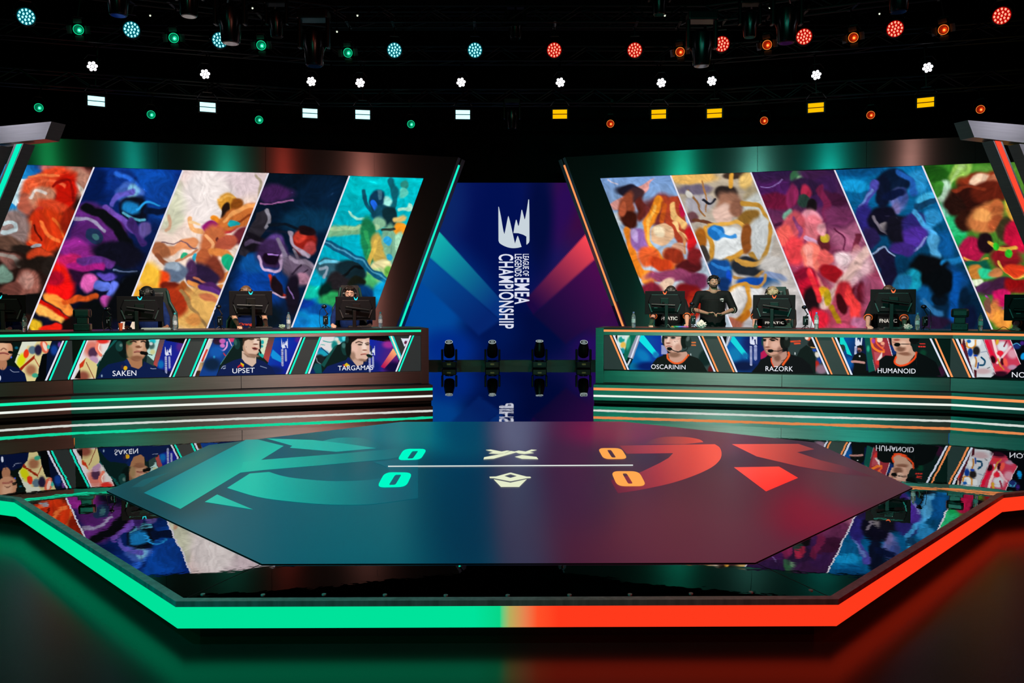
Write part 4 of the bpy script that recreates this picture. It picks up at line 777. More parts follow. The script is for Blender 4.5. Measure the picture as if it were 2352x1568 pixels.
opsH = [([('p', [(480, 200), (570, 205), (570, 450), (520, 380)], '#08060a', 5), ('p', [(570, 205), (660, 210), (960, 1300), (600, 500)], '#501c2c', 5), ('p', [(575, 210), (640, 215), (600, 400)], '#e8c8b0', 14), ('e', 620, 470, 34, 110, -15, '#d82c1c', .6),
          ('p', [(670, 215), (1190, 225), (1540, 1210), (1420, 1300), (960, 1300), (800, 750)], '#ccd0d4', 5), ('e', 860, 350, 130, 120, 0, '#ecf0ec', .5), ('e', 800, 290, 60, 50, 0, '#1c60b0', .5), ('l', [(740, 330), (760, 440), (880, 480), (980, 400), (990, 260)], 50, '#e0983c', 14), ('e', 1080, 320, 70, 90, 0, '#e4e8e8', .6), ('e', 1010, 560, 100, 130, 0, '#201c1c', .6), ('e', 840, 600, 70, 120, 0, '#103c94', .5), ('e', 990, 690, 60, 30, 0, '#1840a8', .6), ('l', [(980, 740), (1010, 860), (990, 1000)], 50, '#b87c38', 14), ('e', 920, 860, 60, 100, 20, '#e4e4e0', .6), ('l', [(1150, 740), (1250, 840), (1220, 950), (1110, 960)], 50, '#0c4464', 12), ('l', [(1070, 900), (1050, 1040)], 44, '#103c94', 12), ('e', 1200, 1130, 220, 80, 0, '#c0a4a8', 1), ('l', [(1320, 1050), (1390, 1020)], 20, '#3c4044', 12), ('p', [(940, 1080), (1020, 1110), (1020, 1300), (960, 1300)], '#4c1420', 14), ('l', [(1140, 600), (1300, 570)], 24, '#8c98ac', 16),
          ('p', [(1220, 230), (1970, 240), (2260, 920), (2000, 1080), (1880, 1220), (1540, 1210)], '#c83854', 5), ('e', 1750, 440, 180, 160, 20, '#d8dce0', .9), ('l', [(1480, 240), (1560, 560), (1640, 760)], 80, '#f4d8d4', 24), ('l', [(1300, 300), (1480, 700), (1560, 860)], 90, '#e01038', 30), ('e', 1600, 300, 44, 90, 10, '#d8a830', .6), ('l', [(1860, 290), (1790, 430)], 44, '#901c3c', 16), ('e', 1680, 620, 90, 70, 0, '#e81c34', .5), ('l', [(1980, 440), (1600, 900)], 60, '#ecc8cc', 16), ('e', 1480, 800, 70, 110, -20, '#280610', .7), ('e', 1740, 860, 50, 100, -10, '#3c0814', .6), ('e', 1830, 880, 60, 120, -15, '#f05848', .6), ('l', [(1620, 780), (1680, 960), (1780, 1080)], 40, '#c89830', 12), ('e', 2030, 640, 140, 130, 30, '#d898a8', .9), ('e', 1640, 1060, 130, 70, 20, '#d8303c', .8), ('e', 2030, 1020, 130, 70, 0, '#b888a4', .9), ('e', 1700, 1200, 200, 70, 0, '#30081c', .9),
          ('l', [(1215, 230), (1545, 1200)], 14, '#e0b8c4', 5), ('l', [(1965, 245), (2250, 920)], 16, '#f4dce4', 5), ('p', [(1985, 240), (2600, 240), (2600, 1350), (1700, 1330), (1900, 1200), (2260, 930)], '#06060c', 6), ('e', 2150, 420, 110, 90, 0, '#1c2c6c', .8), ('l', [(2040, 390), (2150, 345), (2250, 410)], 14, '#58c8f0', 6), ('e', 2300, 340, 60, 60, 0, '#3c1c78', .9), ('e', 2330, 710, 70, 100, 20, '#0c94dc', .5)], 2160, 760, 12.25)]
portrait('R', SR, [(2200, yt('R', 2200)[0]), (2440, 782.5), (2480, 873), (2239, yt('R', 2239)[1])], opsH, name_txt=('NOAH', [(2160 + 2012 / 12.25, 760 + 1152 / 12.25), (2160 + 2740 / 12.25, 760 + 1170 / 12.25), (2160 + 2740 / 12.25, 760 + 1322 / 12.25), (2160 + 2012 / 12.25, 760 + 1300 / 12.25)]))
# ================================================================== screen walls with abstract artwork
ZT = 4.42
WL = Pl(xy(gp(973, 409.5, ZT)), xy(gp(216, 383.5, ZT))); WR = Pl(xy(gp(1378, 409, ZT)), xy(gp(2287, 373.5, ZT)))
M_ART = picture_mat('artwork_picture', 1.0, .0, .6)
M_DIV = emat('divider_white', '#e4e0ec', 1.0)
def art(ops, base, seed, tex=.5, warp=5):
    p = Paint(base); p.seed = seed; p.tex = tex; p.warp = warp; p.sharp = .65
    for o in ops: p.add(*o)
    return p
Z1 = (0, 260, 3.563); Z2 = (560, 330, 3.484); Z3 = (1180, 330, 3.484); Z4 = (1732, 260, 3.563)
LO1 = (0, 600, 4.704); LO2 = (460, 600, 4.704); LO3 = (1360, 600, 4.704); LO4 = (1852, 600, 4.704)
A1 = art([([('e', 200, 520, 330, 120, 0, '#0c4a94', .8), ('e', 60, 620, 240, 260, 0, '#1b87cc', .8), ('p', [(120, 545), (300, 540), (200, 640), (120, 760), (60, 700)], '#c4e4ee', 14), ('e', 470, 455, 150, 40, 5, '#b4605a', .8), ('e', 650, 470, 160, 50, 20, '#7c3a34', .9),
   ('e', 640, 560, 150, 120, 30, '#b47c68', .6), ('l', [(520, 500), (620, 580), (680, 660)], 40, '#d4c4b4', 16), ('e', 420, 560, 200, 110, -18, '#e04420', .6), ('e', 540, 640, 90, 160, 10, '#c41408', .8), ('e', 290, 640, 110, 150, 25, '#d4502c', .8), ('e', 200, 740, 70, 90, 0, '#a85440', .7),
   ('l', [(240, 520), (330, 500), (480, 520)], 20, '#f07840', 12), ('l', [(250, 600), (380, 540), (520, 600)], 18, '#f0643a', 12), ('l', [(430, 600), (560, 560), (600, 700)], 26, '#8c0c08', 14), ('e', 340, 690, 110, 90, -20, '#c48468', .7), ('l', [(250, 700), (300, 640), (360, 650)], 26, '#d8ccc4', 14), ('e', 420, 760, 130, 60, 10, '#d84424', .8), ('e', 330, 800, 40, 30, 0, '#c43440', .8), ('e', 380, 850, 50, 32, -20, '#ecd8cc', .6),
   ('e', 380, 960, 200, 180, 10, '#dc3812', .6), ('e', 300, 1000, 80, 200, 5, '#c42c10', .8), ('l', [(250, 880), (240, 1020), (300, 1080)], 28, '#f0602c', 12), ('l', [(340, 900), (400, 1010), (480, 1050)], 30, '#fb7a38', 14), ('l', [(430, 860), (500, 960), (540, 1040)], 22, '#f8702c', 12), ('l', [(280, 920), (330, 1040)], 16, '#5c1008', 8), ('e', 560, 880, 70, 110, 20, '#8c1c0c', .8),
   ('e', 90, 940, 160, 150, 0, '#8c7470', .6), ('l', [(20, 900), (100, 880), (130, 940), (60, 985), (10, 970)], 34, '#b8c8cc', 8), ('e', 60, 1060, 160, 50, 10, '#5c4034', .8), ('e', 240, 1120, 160, 40, 10, '#201814', .7), ('e', 340, 1170, 110, 60, 10, '#c03c1c', .7), ('e', 300, 1090, 44, 18, 0, '#a0a4ac', .6),
   ('e', 80, 1200, 120, 60, 20, '#7c5048', .8), ('l', [(0, 1160), (110, 1190), (170, 1260)], 40, '#8c8078', 14), ('e', 30, 1320, 70, 70, 0, '#6c8c7c', .8), ('e', 320, 1240, 200, 60, 0, '#1c1410', .8), ('e', 420, 1250, 70, 90, 30, '#241c18', .8), ('e', 230, 1400, 110, 110, 0, '#94584c', .6), ('e', 220, 1370, 60, 60, 0, '#b88478', .8), ('e', 100, 1440, 100, 60, -20, '#6c3c34', .8), ('e', 300, 1560, 260, 80, 0, '#0c0c0c', .5), ('e', 470, 1400, 90, 130, 20, '#100e0c', .7)], *Z1)], '#241410', 11)
A2 = art([([('g', 0, 440, 0, 1500, '#082c80', '#0a0c20'), ('e', 1150, 540, 260, 110, 0, '#0c48a8', 1), ('e', 1320, 720, 150, 180, 0, '#0c3c90', 1), ('e', 730, 560, 130, 200, 0, '#04184c', .9), ('e', 1010, 560, 140, 110, 30, '#0c2c78', .6), ('l', [(960, 500), (1050, 530), (1120, 590)], 44, '#2868d8', 30), ('e', 1060, 660, 110, 90, 10, '#3c60b4', .6), ('e', 1090, 640, 50, 60, 0, '#78b8dc', .8),
   ('e', 1100, 790, 120, 110, 30, '#0a0e1c', .5), ('l', [(920, 740), (1000, 660), (1100, 640)], 50, '#5c54b8', 20), ('e', 1080, 780, 70, 60, 20, '#1878b8', 1), ('l', [(1120, 800), (1210, 740), (1310, 760)], 16, '#28a0e8', 14), ('l', [(1020, 830), (1090, 880), (1180, 870)], 22, '#50a0b8', 10), ('l', [(1210, 800), (1300, 820), (1400, 790)], 50, '#081430', 20),
   ('e', 820, 900, 240, 130, 30, '#5c2474', .6), ('e', 720, 1010, 150, 150, 30, '#4c1c60', .7), ('l', [(700, 780), (860, 840), (1000, 1000), (1060, 1130)], 80, '#0a0c10', 20), ('l', [(860, 760), (980, 860), (1080, 960)], 44, '#6c48a8', 18), ('l', [(1060, 900), (1180, 1060)], 70, '#3c2468', 20), ('e', 780, 1000, 66, 60, 0, '#1c2c4c', .3), ('e', 780, 1000, 26, 24, 0, '#3c6c70', .5), ('l', [(620, 860), (740, 880), (860, 950)], 26, '#8c84a0', 10), ('e', 1180, 950, 60, 60, 20, '#5c4c90', .7),
   ('e', 640, 1140, 180, 100, 30, '#8c2484', .7), ('e', 560, 1240, 120, 90, 0, '#cc2068', .8), ('e', 960, 1150, 220, 110, 10, '#0e0e1c', .6), ('l', [(640, 1230), (780, 1200), (920, 1250)], 60, '#5c2c7c', 20), ('e', 1040, 1290, 110, 30, 5, '#0a1428', .4), ('l', [(940, 1290), (1120, 1285)], 12, '#5c6c90', 8), ('e', 640, 1330, 90, 80, 0, '#280e2c', .7),
   ('e', 480, 1350, 90, 140, -20, '#e81810', .8), ('e', 730, 1390, 70, 70, 0, '#e864b8', .8), ('e', 840, 1410, 60, 44, -10, '#5c74dc', .6), ('e', 930, 1450, 50, 90, 5, '#6478e8', .6), ('e', 1040, 1420, 44, 66, 0, '#3c6cd0', .6), ('e', 880, 1330, 80, 30, 0, '#5c48b8', .8), ('e', 880, 1540, 60, 40, 0, '#d050b4', .9)], *Z1),
   ([('e', 660, 300, 160, 120, 0, '#f01010', .8), ('e', 600, 180, 90, 90, 0, '#a00c24', .9), ('l', [(760, 60), (900, 80), (1100, 60)], 70, '#a01c78', 30), ('e', 1340, 380, 120, 300, 30, '#06080c', .7), ('e', 620, 440, 160, 60, 30, '#fa9438', .6), ('l', [(420, 430), (560, 520), (760, 640)], 60, '#c01008', 24), ('l', [(410, 500), (560, 590), (660, 640)], 80, '#fbb050', 30), ('e', 720, 500, 110, 60, 40, '#fb8c38', .6), ('l', [(700, 440), (860, 400), (1040, 380)], 66, '#e4581c', 26), ('e', 380, 690, 90, 70, -30, '#e8b824', .8), ('e', 560, 720, 130, 44, 0, '#e01c10', .7), ('e', 800, 690, 130, 110, 0, '#100808', .7), ('e', 1000, 620, 200, 200, 0, '#070a0c', .6)], *LO1)], '#0a1030', 12)
A3 = art([([('g', 1500, 460, 1700, 1500, '#e4ccc8', '#f0d8c0'), ('e', 1900, 560, 300, 130, 0, '#ddc8cc', 1), ('e', 1400, 760, 130, 210, 10, '#d4d4b8', .7), ('e', 1700, 700, 200, 260, 0, '#f0e4e0', 1), ('l', [(2100, 500), (2130, 580), (2120, 700)], 26, '#a89880', 16),
   ('e', 1850, 740, 70, 90, -10, '#d89430', .5), ('e', 1840, 800, 40, 60, 0, '#241410', .5), ('l', [(1790, 700), (1850, 680), (1910, 700)], 24, '#eeb050', 10), ('e', 1930, 760, 50, 60, 0, '#8c4814', .7), ('l', [(1740, 860), (1830, 880), (1900, 840)], 50, '#f08c1c', 16), ('e', 1760, 940, 100, 50, 10, '#94186c', .5), ('e', 1860, 930, 90, 50, -10, '#b02030', .6),
   ('e', 1960, 850, 190, 80, -25, '#c86c30', .5), ('l', [(1850, 880), (1960, 780), (2080, 760)], 30, '#f4a45c', 12), ('l', [(1880, 920), (2000, 850), (2080, 820)], 20, '#8c3c18', 10), ('e', 1910, 905, 44, 22, -10, '#18a0a8', .4), ('e', 1980, 1000, 110, 60, -40, '#6c2430', .7),
   ('l', [(1560, 870), (1580, 950), (1650, 960)], 44, '#e8a86c', 16), ('l', [(1560, 900), (1640, 900)], 22, '#f4c890', 10), ('e', 1740, 1060, 110, 150, 20, '#c4683c', .6), ('l', [(1680, 1000), (1750, 1080), (1700, 1200)], 30, '#f4ac74', 12), ('l', [(1780, 1020), (1860, 1080)], 34, '#5c2420', 14), ('e', 1850, 1060, 80, 60, -10, '#b8543c', .6),
   ('l', [(1290, 1130), (1420, 1110), (1580, 1060)], 70, '#dc8c5c', 18), ('e', 1320, 1120, 70, 60, 30, '#a4603c', .6), ('l', [(1290, 1160), (1350, 1220)], 40, '#8c4c30', 14), ('l', [(1330, 1060), (1480, 1060), (1600, 1100)], 10, '#705058', 8), ('l', [(1380, 850), (1390, 920), (1350, 960)], 22, '#d8a888', 12), ('l', [(1430, 1200), (1530, 1170), (1600, 1120)], 26, '#c07c58', 10), ('e', 1510, 1160, 30, 14, -30, '#28a878', .6),
   ('e', 1660, 1180, 60, 70, 10, '#b85c34', .6), ('e', 1590, 1180, 20, 36, 10, '#28a4c0', .5), ('l', [(1740, 1130), (1840, 1150), (1900, 1280), (1800, 1360)], 60, '#e08440', 16), ('e', 1870, 1220, 44, 70, -20, '#14a878', .4), ('e', 1760, 1270, 70, 110, -20, '#7c3424', .7), ('e', 1650, 1340, 140, 110, 30, '#281a38', .5), ('e', 1560, 1290, 50, 90, 0, '#44264c', .7), ('l', [(1560, 1380), (1700, 1450), (1820, 1420)], 50, '#e08c44', 14), ('l', [(1600, 1330), (1720, 1420)], 18, '#c07050', 8), ('e', 1740, 1440, 110, 50, 20, '#482058', .6),
   ('e', 1430, 1300, 100, 90, 10, '#5c6c84', .5), ('e', 1410, 1250, 70, 40, 10, '#94a4b4', .8), ('e', 1310, 1370, 70, 90, 10, '#ec4414', .6), ('e', 1230, 1340, 90, 120, 0, '#f0b838', .9), ('e', 1400, 1440, 90, 60, 0, '#6c1c10', .7), ('e', 1200, 1480, 130, 90, 0, '#e8a430', .8), ('e', 1600, 1540, 240, 110, 0, '#e8b060', .7), ('l', [(1500, 1400), (1640, 1568)], 44, '#9c6438', 16), ('l', [(1500, 1420), (1440, 1500), (1380, 1568)], 60, '#a45020', 26)], *Z1),
   ([('e', 2100, 560, 300, 220, 0, '#e0ac5c', .9), ('e', 1900, 440, 130, 150, -20, '#a83014', .8), ('l', [(1960, 330), (2080, 520), (2240, 740)], 40, '#9c7848', 18), ('l', [(2180, 280), (2300, 320), (2360, 340)], 60, '#5c2c78', 18), ('e', 2080, 640, 80, 70, 0, '#dc9048', .8), ('e', 2240, 400, 110, 40, 20, '#c87048', .7)], *LO1)], '#e4ccc4', 13, tex=.3)
A4 = art([([('g', 0, 240, 0, 1500, '#04101c', '#051c40'), ('e', 650, 450, 250, 200, 0, '#061c34', .9), ('e', 240, 400, 150, 70, 0, '#3c1c4c', 1), ('l', [(120, 470), (260, 480), (380, 460)], 12, '#a06098', 8), ('e', 520, 620, 220, 110, 0, '#08304c', 1), ('e', 120, 1120, 200, 190, 0, '#06409c', 1), ('e', 80, 950, 120, 80, 0, '#0c5098', 1),
   ('p', [(100, 540), (200, 530), (220, 600), (120, 760), (20, 900), (-40, 880)], '#28242c', 10), ('l', [(180, 540), (200, 600), (170, 660)], 26, '#84808c', 10), ('l', [(200, 640), (330, 640), (440, 700)], 26, '#0a1420', 10), ('l', [(180, 690), (300, 700), (420, 760)], 20, '#10182c', 10), ('e', 90, 790, 130, 70, 20, '#141018', .5), ('l', [(20, 800), (90, 780), (160, 800)], 26, '#50405c', 14),
   ('e', 480, 790, 90, 100, 20, '#8c1c14', .7), ('e', 450, 740, 50, 50, 0, '#d03c2c', .9), ('e', 520, 850, 40, 60, 10, '#b04040', .8), ('e', 500, 700, 80, 40, 20, '#1c0c10', .6), ('l', [(380, 720), (400, 820), (520, 910)], 28, '#a898ac', 12), ('l', [(400, 860), (460, 930)], 20, '#6c6470', 8),
   ('e', 240, 820, 80, 110, 10, '#60408c', .6), ('e', 220, 880, 130, 120, 20, '#3c2450', .6), ('l', [(110, 900), (160, 1000), (280, 1010), (310, 880)], 22, '#c8a8cc', 10), ('e', 220, 920, 80, 50, 10, '#140818', .5), ('l', [(200, 880), (280, 900)], 16, '#b080d8', 8), ('l', [(260, 760), (310, 860), (330, 980)], 30, '#7c7088', 14),
   ('e', 440, 1020, 150, 110, 40, '#5c4c60', .6), ('l', [(360, 920), (480, 940), (560, 980)], 34, '#8c7c90', 14), ('l', [(380, 1040), (460, 960)], 14, '#2c2030', 8), ('l', [(420, 1080), (500, 1000)], 14, '#2c2030', 8), ('e', 480, 1080, 70, 50, 30, '#b07c94', .8), ('l', [(200, 1060), (260, 1180), (350, 1220)], 34, '#b02c1c', 14), ('e', 260, 1140, 40, 90, -20, '#180c14', .6), ('l', [(220, 1180), (290, 1220), (350, 1215)], 12, '#c8a8c0', 6), ('e', 390, 1200, 60, 160, 0, '#140e1c', .7), ('l', [(350, 1130), (400, 1240)], 10, '#7c5c98', 6),
   ('e', 560, 1250, 60, 120, 0, '#05101c', .9), ('e', 120, 1380, 200, 120, 0, '#04121c', .8)], *Z2)], '#041020', 14)
A5 = art([([('g', 0, 260, 0, 1500, '#00c4cc', '#008cb4'), ('e', 1000, 330, 300, 90, 0, '#00bcc4', 1), ('e', 1280, 330, 30, 40, 20, '#2c8c80', .7), ('e', 1270, 400, 34, 40, 0, '#60d4c0', .7), ('e', 1140, 470, 50, 50, 0, '#a0e8dc', .8), ('l', [(1250, 540), (1310, 530), (1340, 490)], 26, '#b4f0d8', 10), ('l', [(850, 540), (900, 590), (960, 600)], 22, '#a0e8d0', 10), ('l', [(860, 540), (840, 530)], 12, '#b4e8d0', 6),
   ('l', [(970, 370), (980, 480), (1040, 560)], 36, '#0c4c60', 14), ('l', [(1190, 290), (1210, 420), (1180, 540)], 50, '#0c5c6c', 18), ('e', 1070, 470, 60, 110, 5, '#0c3450', .5), ('l', [(1080, 370), (1100, 450)], 24, '#3c6c80', 10), ('e', 1050, 500, 26, 44, -5, '#1c64e0', .5), ('e', 1110, 560, 100, 60, 0, '#104860', .6), ('e', 1170, 600, 60, 90, 0, '#0c2830', .6), ('e', 1080, 640, 60, 60, 0, '#84b894', .7), ('e', 1060, 670, 34, 26, 0, '#a8d0a0', .8),
   ('l', [(680, 700), (820, 690), (980, 680)], 80, '#78b084', 24), ('l', [(690, 680), (830, 670), (960, 660)], 30, '#a4cc98', 14), ('e', 1000, 780, 60, 200, -5, '#187c4c', .6), ('l', [(980, 720), (1010, 820), (980, 940)], 30, '#2c9c58', 12), ('e', 1080, 840, 60, 130, -10, '#c4a44c', .6), ('l', [(1060, 780), (1030, 880), (1000, 960)], 34, '#e0b850', 12), ('e', 1170, 800, 60, 150, 0, '#7cb494', .6), ('e', 1150, 780, 22, 34, 0, '#28a8e0', .5), ('e', 1160, 900, 26, 26, 0, '#28a8d0', .6), ('e', 1250, 690, 50, 60, 20, '#f09420', .6), ('l', [(1210, 620), (1290, 600)], 40, '#e4c070', 20), ('e', 1240, 800, 40, 80, 0, '#a8dcb8', .7), ('l', [(1120, 700), (1200, 690)], 22, '#2c3830', 10),
   ('e', 1100, 980, 90, 60, -10, '#e8dca0', .6), ('e', 1040, 1060, 80, 80, 20, '#a4cc84', .7), ('e', 980, 1130, 90, 110, 30, '#48b068', .7), ('e', 1160, 1020, 50, 50, 0, '#68b048', .8),
   ('e', 700, 1000, 160, 70, 10, '#2c5868', .5), ('l', [(600, 960), (720, 950), (860, 950)], 26, '#6cc8e4', 12), ('e', 850, 1010, 120, 90, 10, '#10242c', .5), ('l', [(600, 1010), (660, 1000), (640, 1060)], 22, '#8c9cac', 10), ('l', [(760, 1080), (860, 1000), (940, 980)], 26, '#0a0e10', 12), ('e', 760, 1120, 110, 90, 20, '#201c20', .5), ('e', 900, 1120, 70, 60, -30, '#141810', .6),
   ('l', [(640, 770), (880, 900), (1150, 1100)], 52, '#0c5478', 10), ('l', [(650, 770), (880, 895), (1140, 1080)], 12, '#4898b8', 8),
   ('e', 560, 1190, 100, 60, -20, '#0cb49c', .8), ('e', 660, 1180, 60, 80, 0, '#04201c', .8), ('e', 700, 1250, 100, 70, -20, '#28a058', .8), ('e', 980, 1230, 130, 90, 30, '#063c78', .8), ('e', 1080, 1230, 60, 150, 15, '#08a0d8', .8), ('e', 480, 1290, 100, 60, 0, '#063494', .9), ('e', 560, 1400, 140, 90, 0, '#0894dc', .9), ('e', 440, 1440, 80, 70, 0, '#0874c0', .9), ('e', 620, 1330, 110, 50, 0, '#064c9c', .9), ('e', 900, 1340, 160, 120, 0, '#04142c', .8)], *Z2)], '#00b0c0', 15, tex=.4)
B1 = art([([('g', 0, 260, 0, 1100, '#7498cc', '#b8c8d4'), ('p', [(760, 480), (900, 400), (1135, 270), (1040, 400), (900, 520), (780, 520)], '#dc9890', 8), ('e', 820, 600, 60, 60, 0, '#c0ccd4', .9), ('l', [(760, 280), (830, 310)], 10, '#c0b8c8', 8),
   ('e', 920, 380, 110, 50, 10, '#1c1624', .7), ('e', 980, 420, 60, 60, 0, '#3c2428', .7), ('e', 900, 500, 70, 110, 10, '#8c4028', .7), ('e', 930, 600, 70, 70, 20, '#3c140c', .7), ('e', 870, 520, 30, 60, 0, '#b85838', .8), ('e', 1020, 520, 40, 90, 0, '#5c2018', .7),
   ('e', 1190, 540, 160, 130, 10, '#742c2c', .7), ('p', [(1180, 430), (1310, 420), (1420, 760), (1300, 800), (1200, 600)], '#a83c24', 20), ('l', [(1260, 480), (1290, 600), (1380, 660)], 34, '#e0b06c', 10), ('l', [(1290, 640), (1400, 760)], 26, '#ecc080', 10), ('e', 1340, 540, 30, 60, 0, '#b81440', .8), ('e', 1420, 760, 40, 100, -10, '#d01820', .8), ('l', [(1340, 700), (1370, 860)], 30, '#c88858', 12),
   ('l', [(1150, 460), (1100, 580), (1060, 760), (1140, 900), (1260, 1000)], 80, '#f08c20', 20), ('l', [(1120, 500), (1080, 640), (1100, 800)], 26, '#fbb850', 14), ('l', [(1200, 500), (1180, 620)], 44, '#c4541c', 20), ('e', 1195, 725, 82, 88, 0, '#dcb088', .25), ('e', 1170, 700, 40, 44, 0, '#f0dcb8', .8), ('e', 1310, 840, 52, 52, 0, '#d09c80', .35), ('e', 1225, 870, 40, 40, 0, '#c8906c', .4), ('l', [(1260, 920), (1320, 980), (1380, 930)], 44, '#e0703c', 12), ('e', 1280, 900, 90, 60, 20, '#8c2c18', .7),
   ('l', [(900, 690), (930, 800), (1000, 1000), (1140, 1070)], 66, '#f08420', 18), ('e', 1000, 770, 70, 110, -25, '#8c60a4', .6), ('e', 960, 720, 30, 60, -25, '#b89cd0', .8), ('e', 1080, 900, 90, 80, 30, '#e8602c', .7), ('e', 1180, 960, 110, 50, 20, '#c43c18', .7), ('e', 1400, 980, 110, 70, -30, '#501418', .7), ('e', 1460, 890, 60, 70, 0, '#7c1c20', .8),
   ('e', 1080, 1080, 40, 70, -20, '#f09434', .6), ('e', 1280, 1060, 220, 50, 0, '#8c3c60', .8), ('e', 1220, 1130, 80, 50, -40, '#e8c4a8', .6), ('e', 1460, 1100, 90, 60, 0, '#70284c', .8), ('e', 1400, 1200, 110, 80, 10, '#7c1014', .7), ('e', 1450, 1290, 60, 120, 10, '#b02414', .8), ('e', 1100, 1200, 90, 90, 0, '#7c1c30', .8)], *Z3)], '#7c4440', 21, tex=.45)
B2 = art([([('g', 0, 230, 0, 1500, '#b8a890', '#b8b4b8'), ('e', 1420, 270, 200, 50, 0, '#ecb864', .8), ('e', 1760, 240, 100, 40, 0, '#3c2c24', .6), ('e', 1860, 300, 60, 70, 0, '#e8c070', 1), ('e', 1440, 360, 140, 40, 0, '#706478', 1), ('e', 1480, 480, 110, 80, 0, '#b4b0b8', .9), ('l', [(1390, 360), (1460, 460), (1530, 580)], 16, '#98683c', 6), ('l', [(1500, 300), (1550, 540)], 12, '#a4703c', 6), ('e', 1400, 400, 26, 44, -30, '#e4e0d8', .6), ('e', 1900, 420, 60, 80, 0, '#a89878', .9),
   ('e', 1700, 400, 100, 70, 0, '#2c2220', .6), ('l', [(1730, 240), (1730, 330)], 44, '#d89c3c', 14), ('e', 1720, 470, 100, 90, 0, '#a8745c', .9), ('e', 1680, 560, 80, 70, 0, '#dcb8a8', .7), ('e', 1790, 520, 60, 70, 0, '#8c5c48', .8), ('l', [(1500, 440), (1560, 480), (1600, 450)], 18, '#1c1c28', 8), ('e', 1430, 580, 50, 40, 30, '#70464c', .7), ('l', [(1440, 600), (1560, 640), (1640, 650)], 26, '#6c3c28', 8),
   ('e', 1950, 520, 110, 130, 30, '#c8ccc8', .7), ('l', [(1830, 480), (1960, 500), (2040, 620)], 34, '#c08c34', 12), ('e', 1880, 590, 90, 60, -20, '#8c6428', .6), ('e', 1970, 760, 110, 170, 0, '#ccd0d0', .6), ('l', [(2040, 640), (2040, 800), (1960, 950), (1900, 880)], 34, '#b88838', 12), ('e', 1680, 790, 160, 130, -8, '#e0e4e4', .4), ('l', [(1530, 680), (1600, 820), (1570, 960), (1740, 920), (1880, 820)], 44, '#d09434', 12), ('l', [(1560, 660), (1720, 630), (1830, 660), (1840, 800)], 34, '#e0a848', 12), ('e', 1620, 710, 60, 60, 0, '#1c6cb8', .5), ('l', [(1600, 680), (1700, 750), (1760, 740)], 26, '#3890dc', 10), ('e', 1860, 760, 50, 120, 0, '#8c4c20', .6), ('e', 1500, 760, 50, 90, -20, '#a8601c', .6), ('e', 1520, 880, 34, 70, -10, '#3c3430', .6),
   ('e', 1640, 1000, 110, 80, 20, '#14488c', .6), ('l', [(1580, 960), (1700, 1000), (1800, 960)], 30, '#2878c8', 14), ('e', 1870, 980, 140, 70, 10, '#20242c', .6), ('l', [(1780, 920), (1880, 960), (1990, 940)], 30, '#c08c3c', 10), ('l', [(1760, 1060), (1880, 1080), (1990, 1020)], 26, '#b08040', 10), ('e', 1900, 1110, 120, 50, 0, '#0c48a8', .6), ('e', 2060, 1130, 70, 60, 20, '#144c8c', .8), ('e', 1710, 1080, 26, 70, 0, '#1450d0', .7),
   ('e', 2060, 960, 100, 60, 0, '#c0bcb8', 1), ('e', 2080, 1060, 90, 34, 10, '#7c8cb0', 1), ('l', [(1720, 1160), (1850, 1130), (1880, 1240), (1840, 1360)], 44, '#cc8c2c', 12), ('e', 1790, 1230, 60, 90, 0, '#e0dcd8', .6), ('e', 1950, 1200, 60, 60, 0, '#dcdcdc', .8), ('l', [(1880, 1140), (1990, 1130), (2010, 1060)], 26, '#c89448', 10), ('e', 1680, 1130, 60, 60, 0, '#0c2c60', .7), ('l', [(1860, 1360), (1800, 1410), (1720, 1420)], 50, '#b06414', 18), ('e', 1640, 1280, 70, 100, 0, '#101018', .6), ('e', 2100, 1280, 120, 160, 0, '#b4aca8', 1), ('e', 1740, 1440, 80, 50, 0, '#a45c48', .8)], *Z3)], '#b0a8a4', 22, tex=.35)
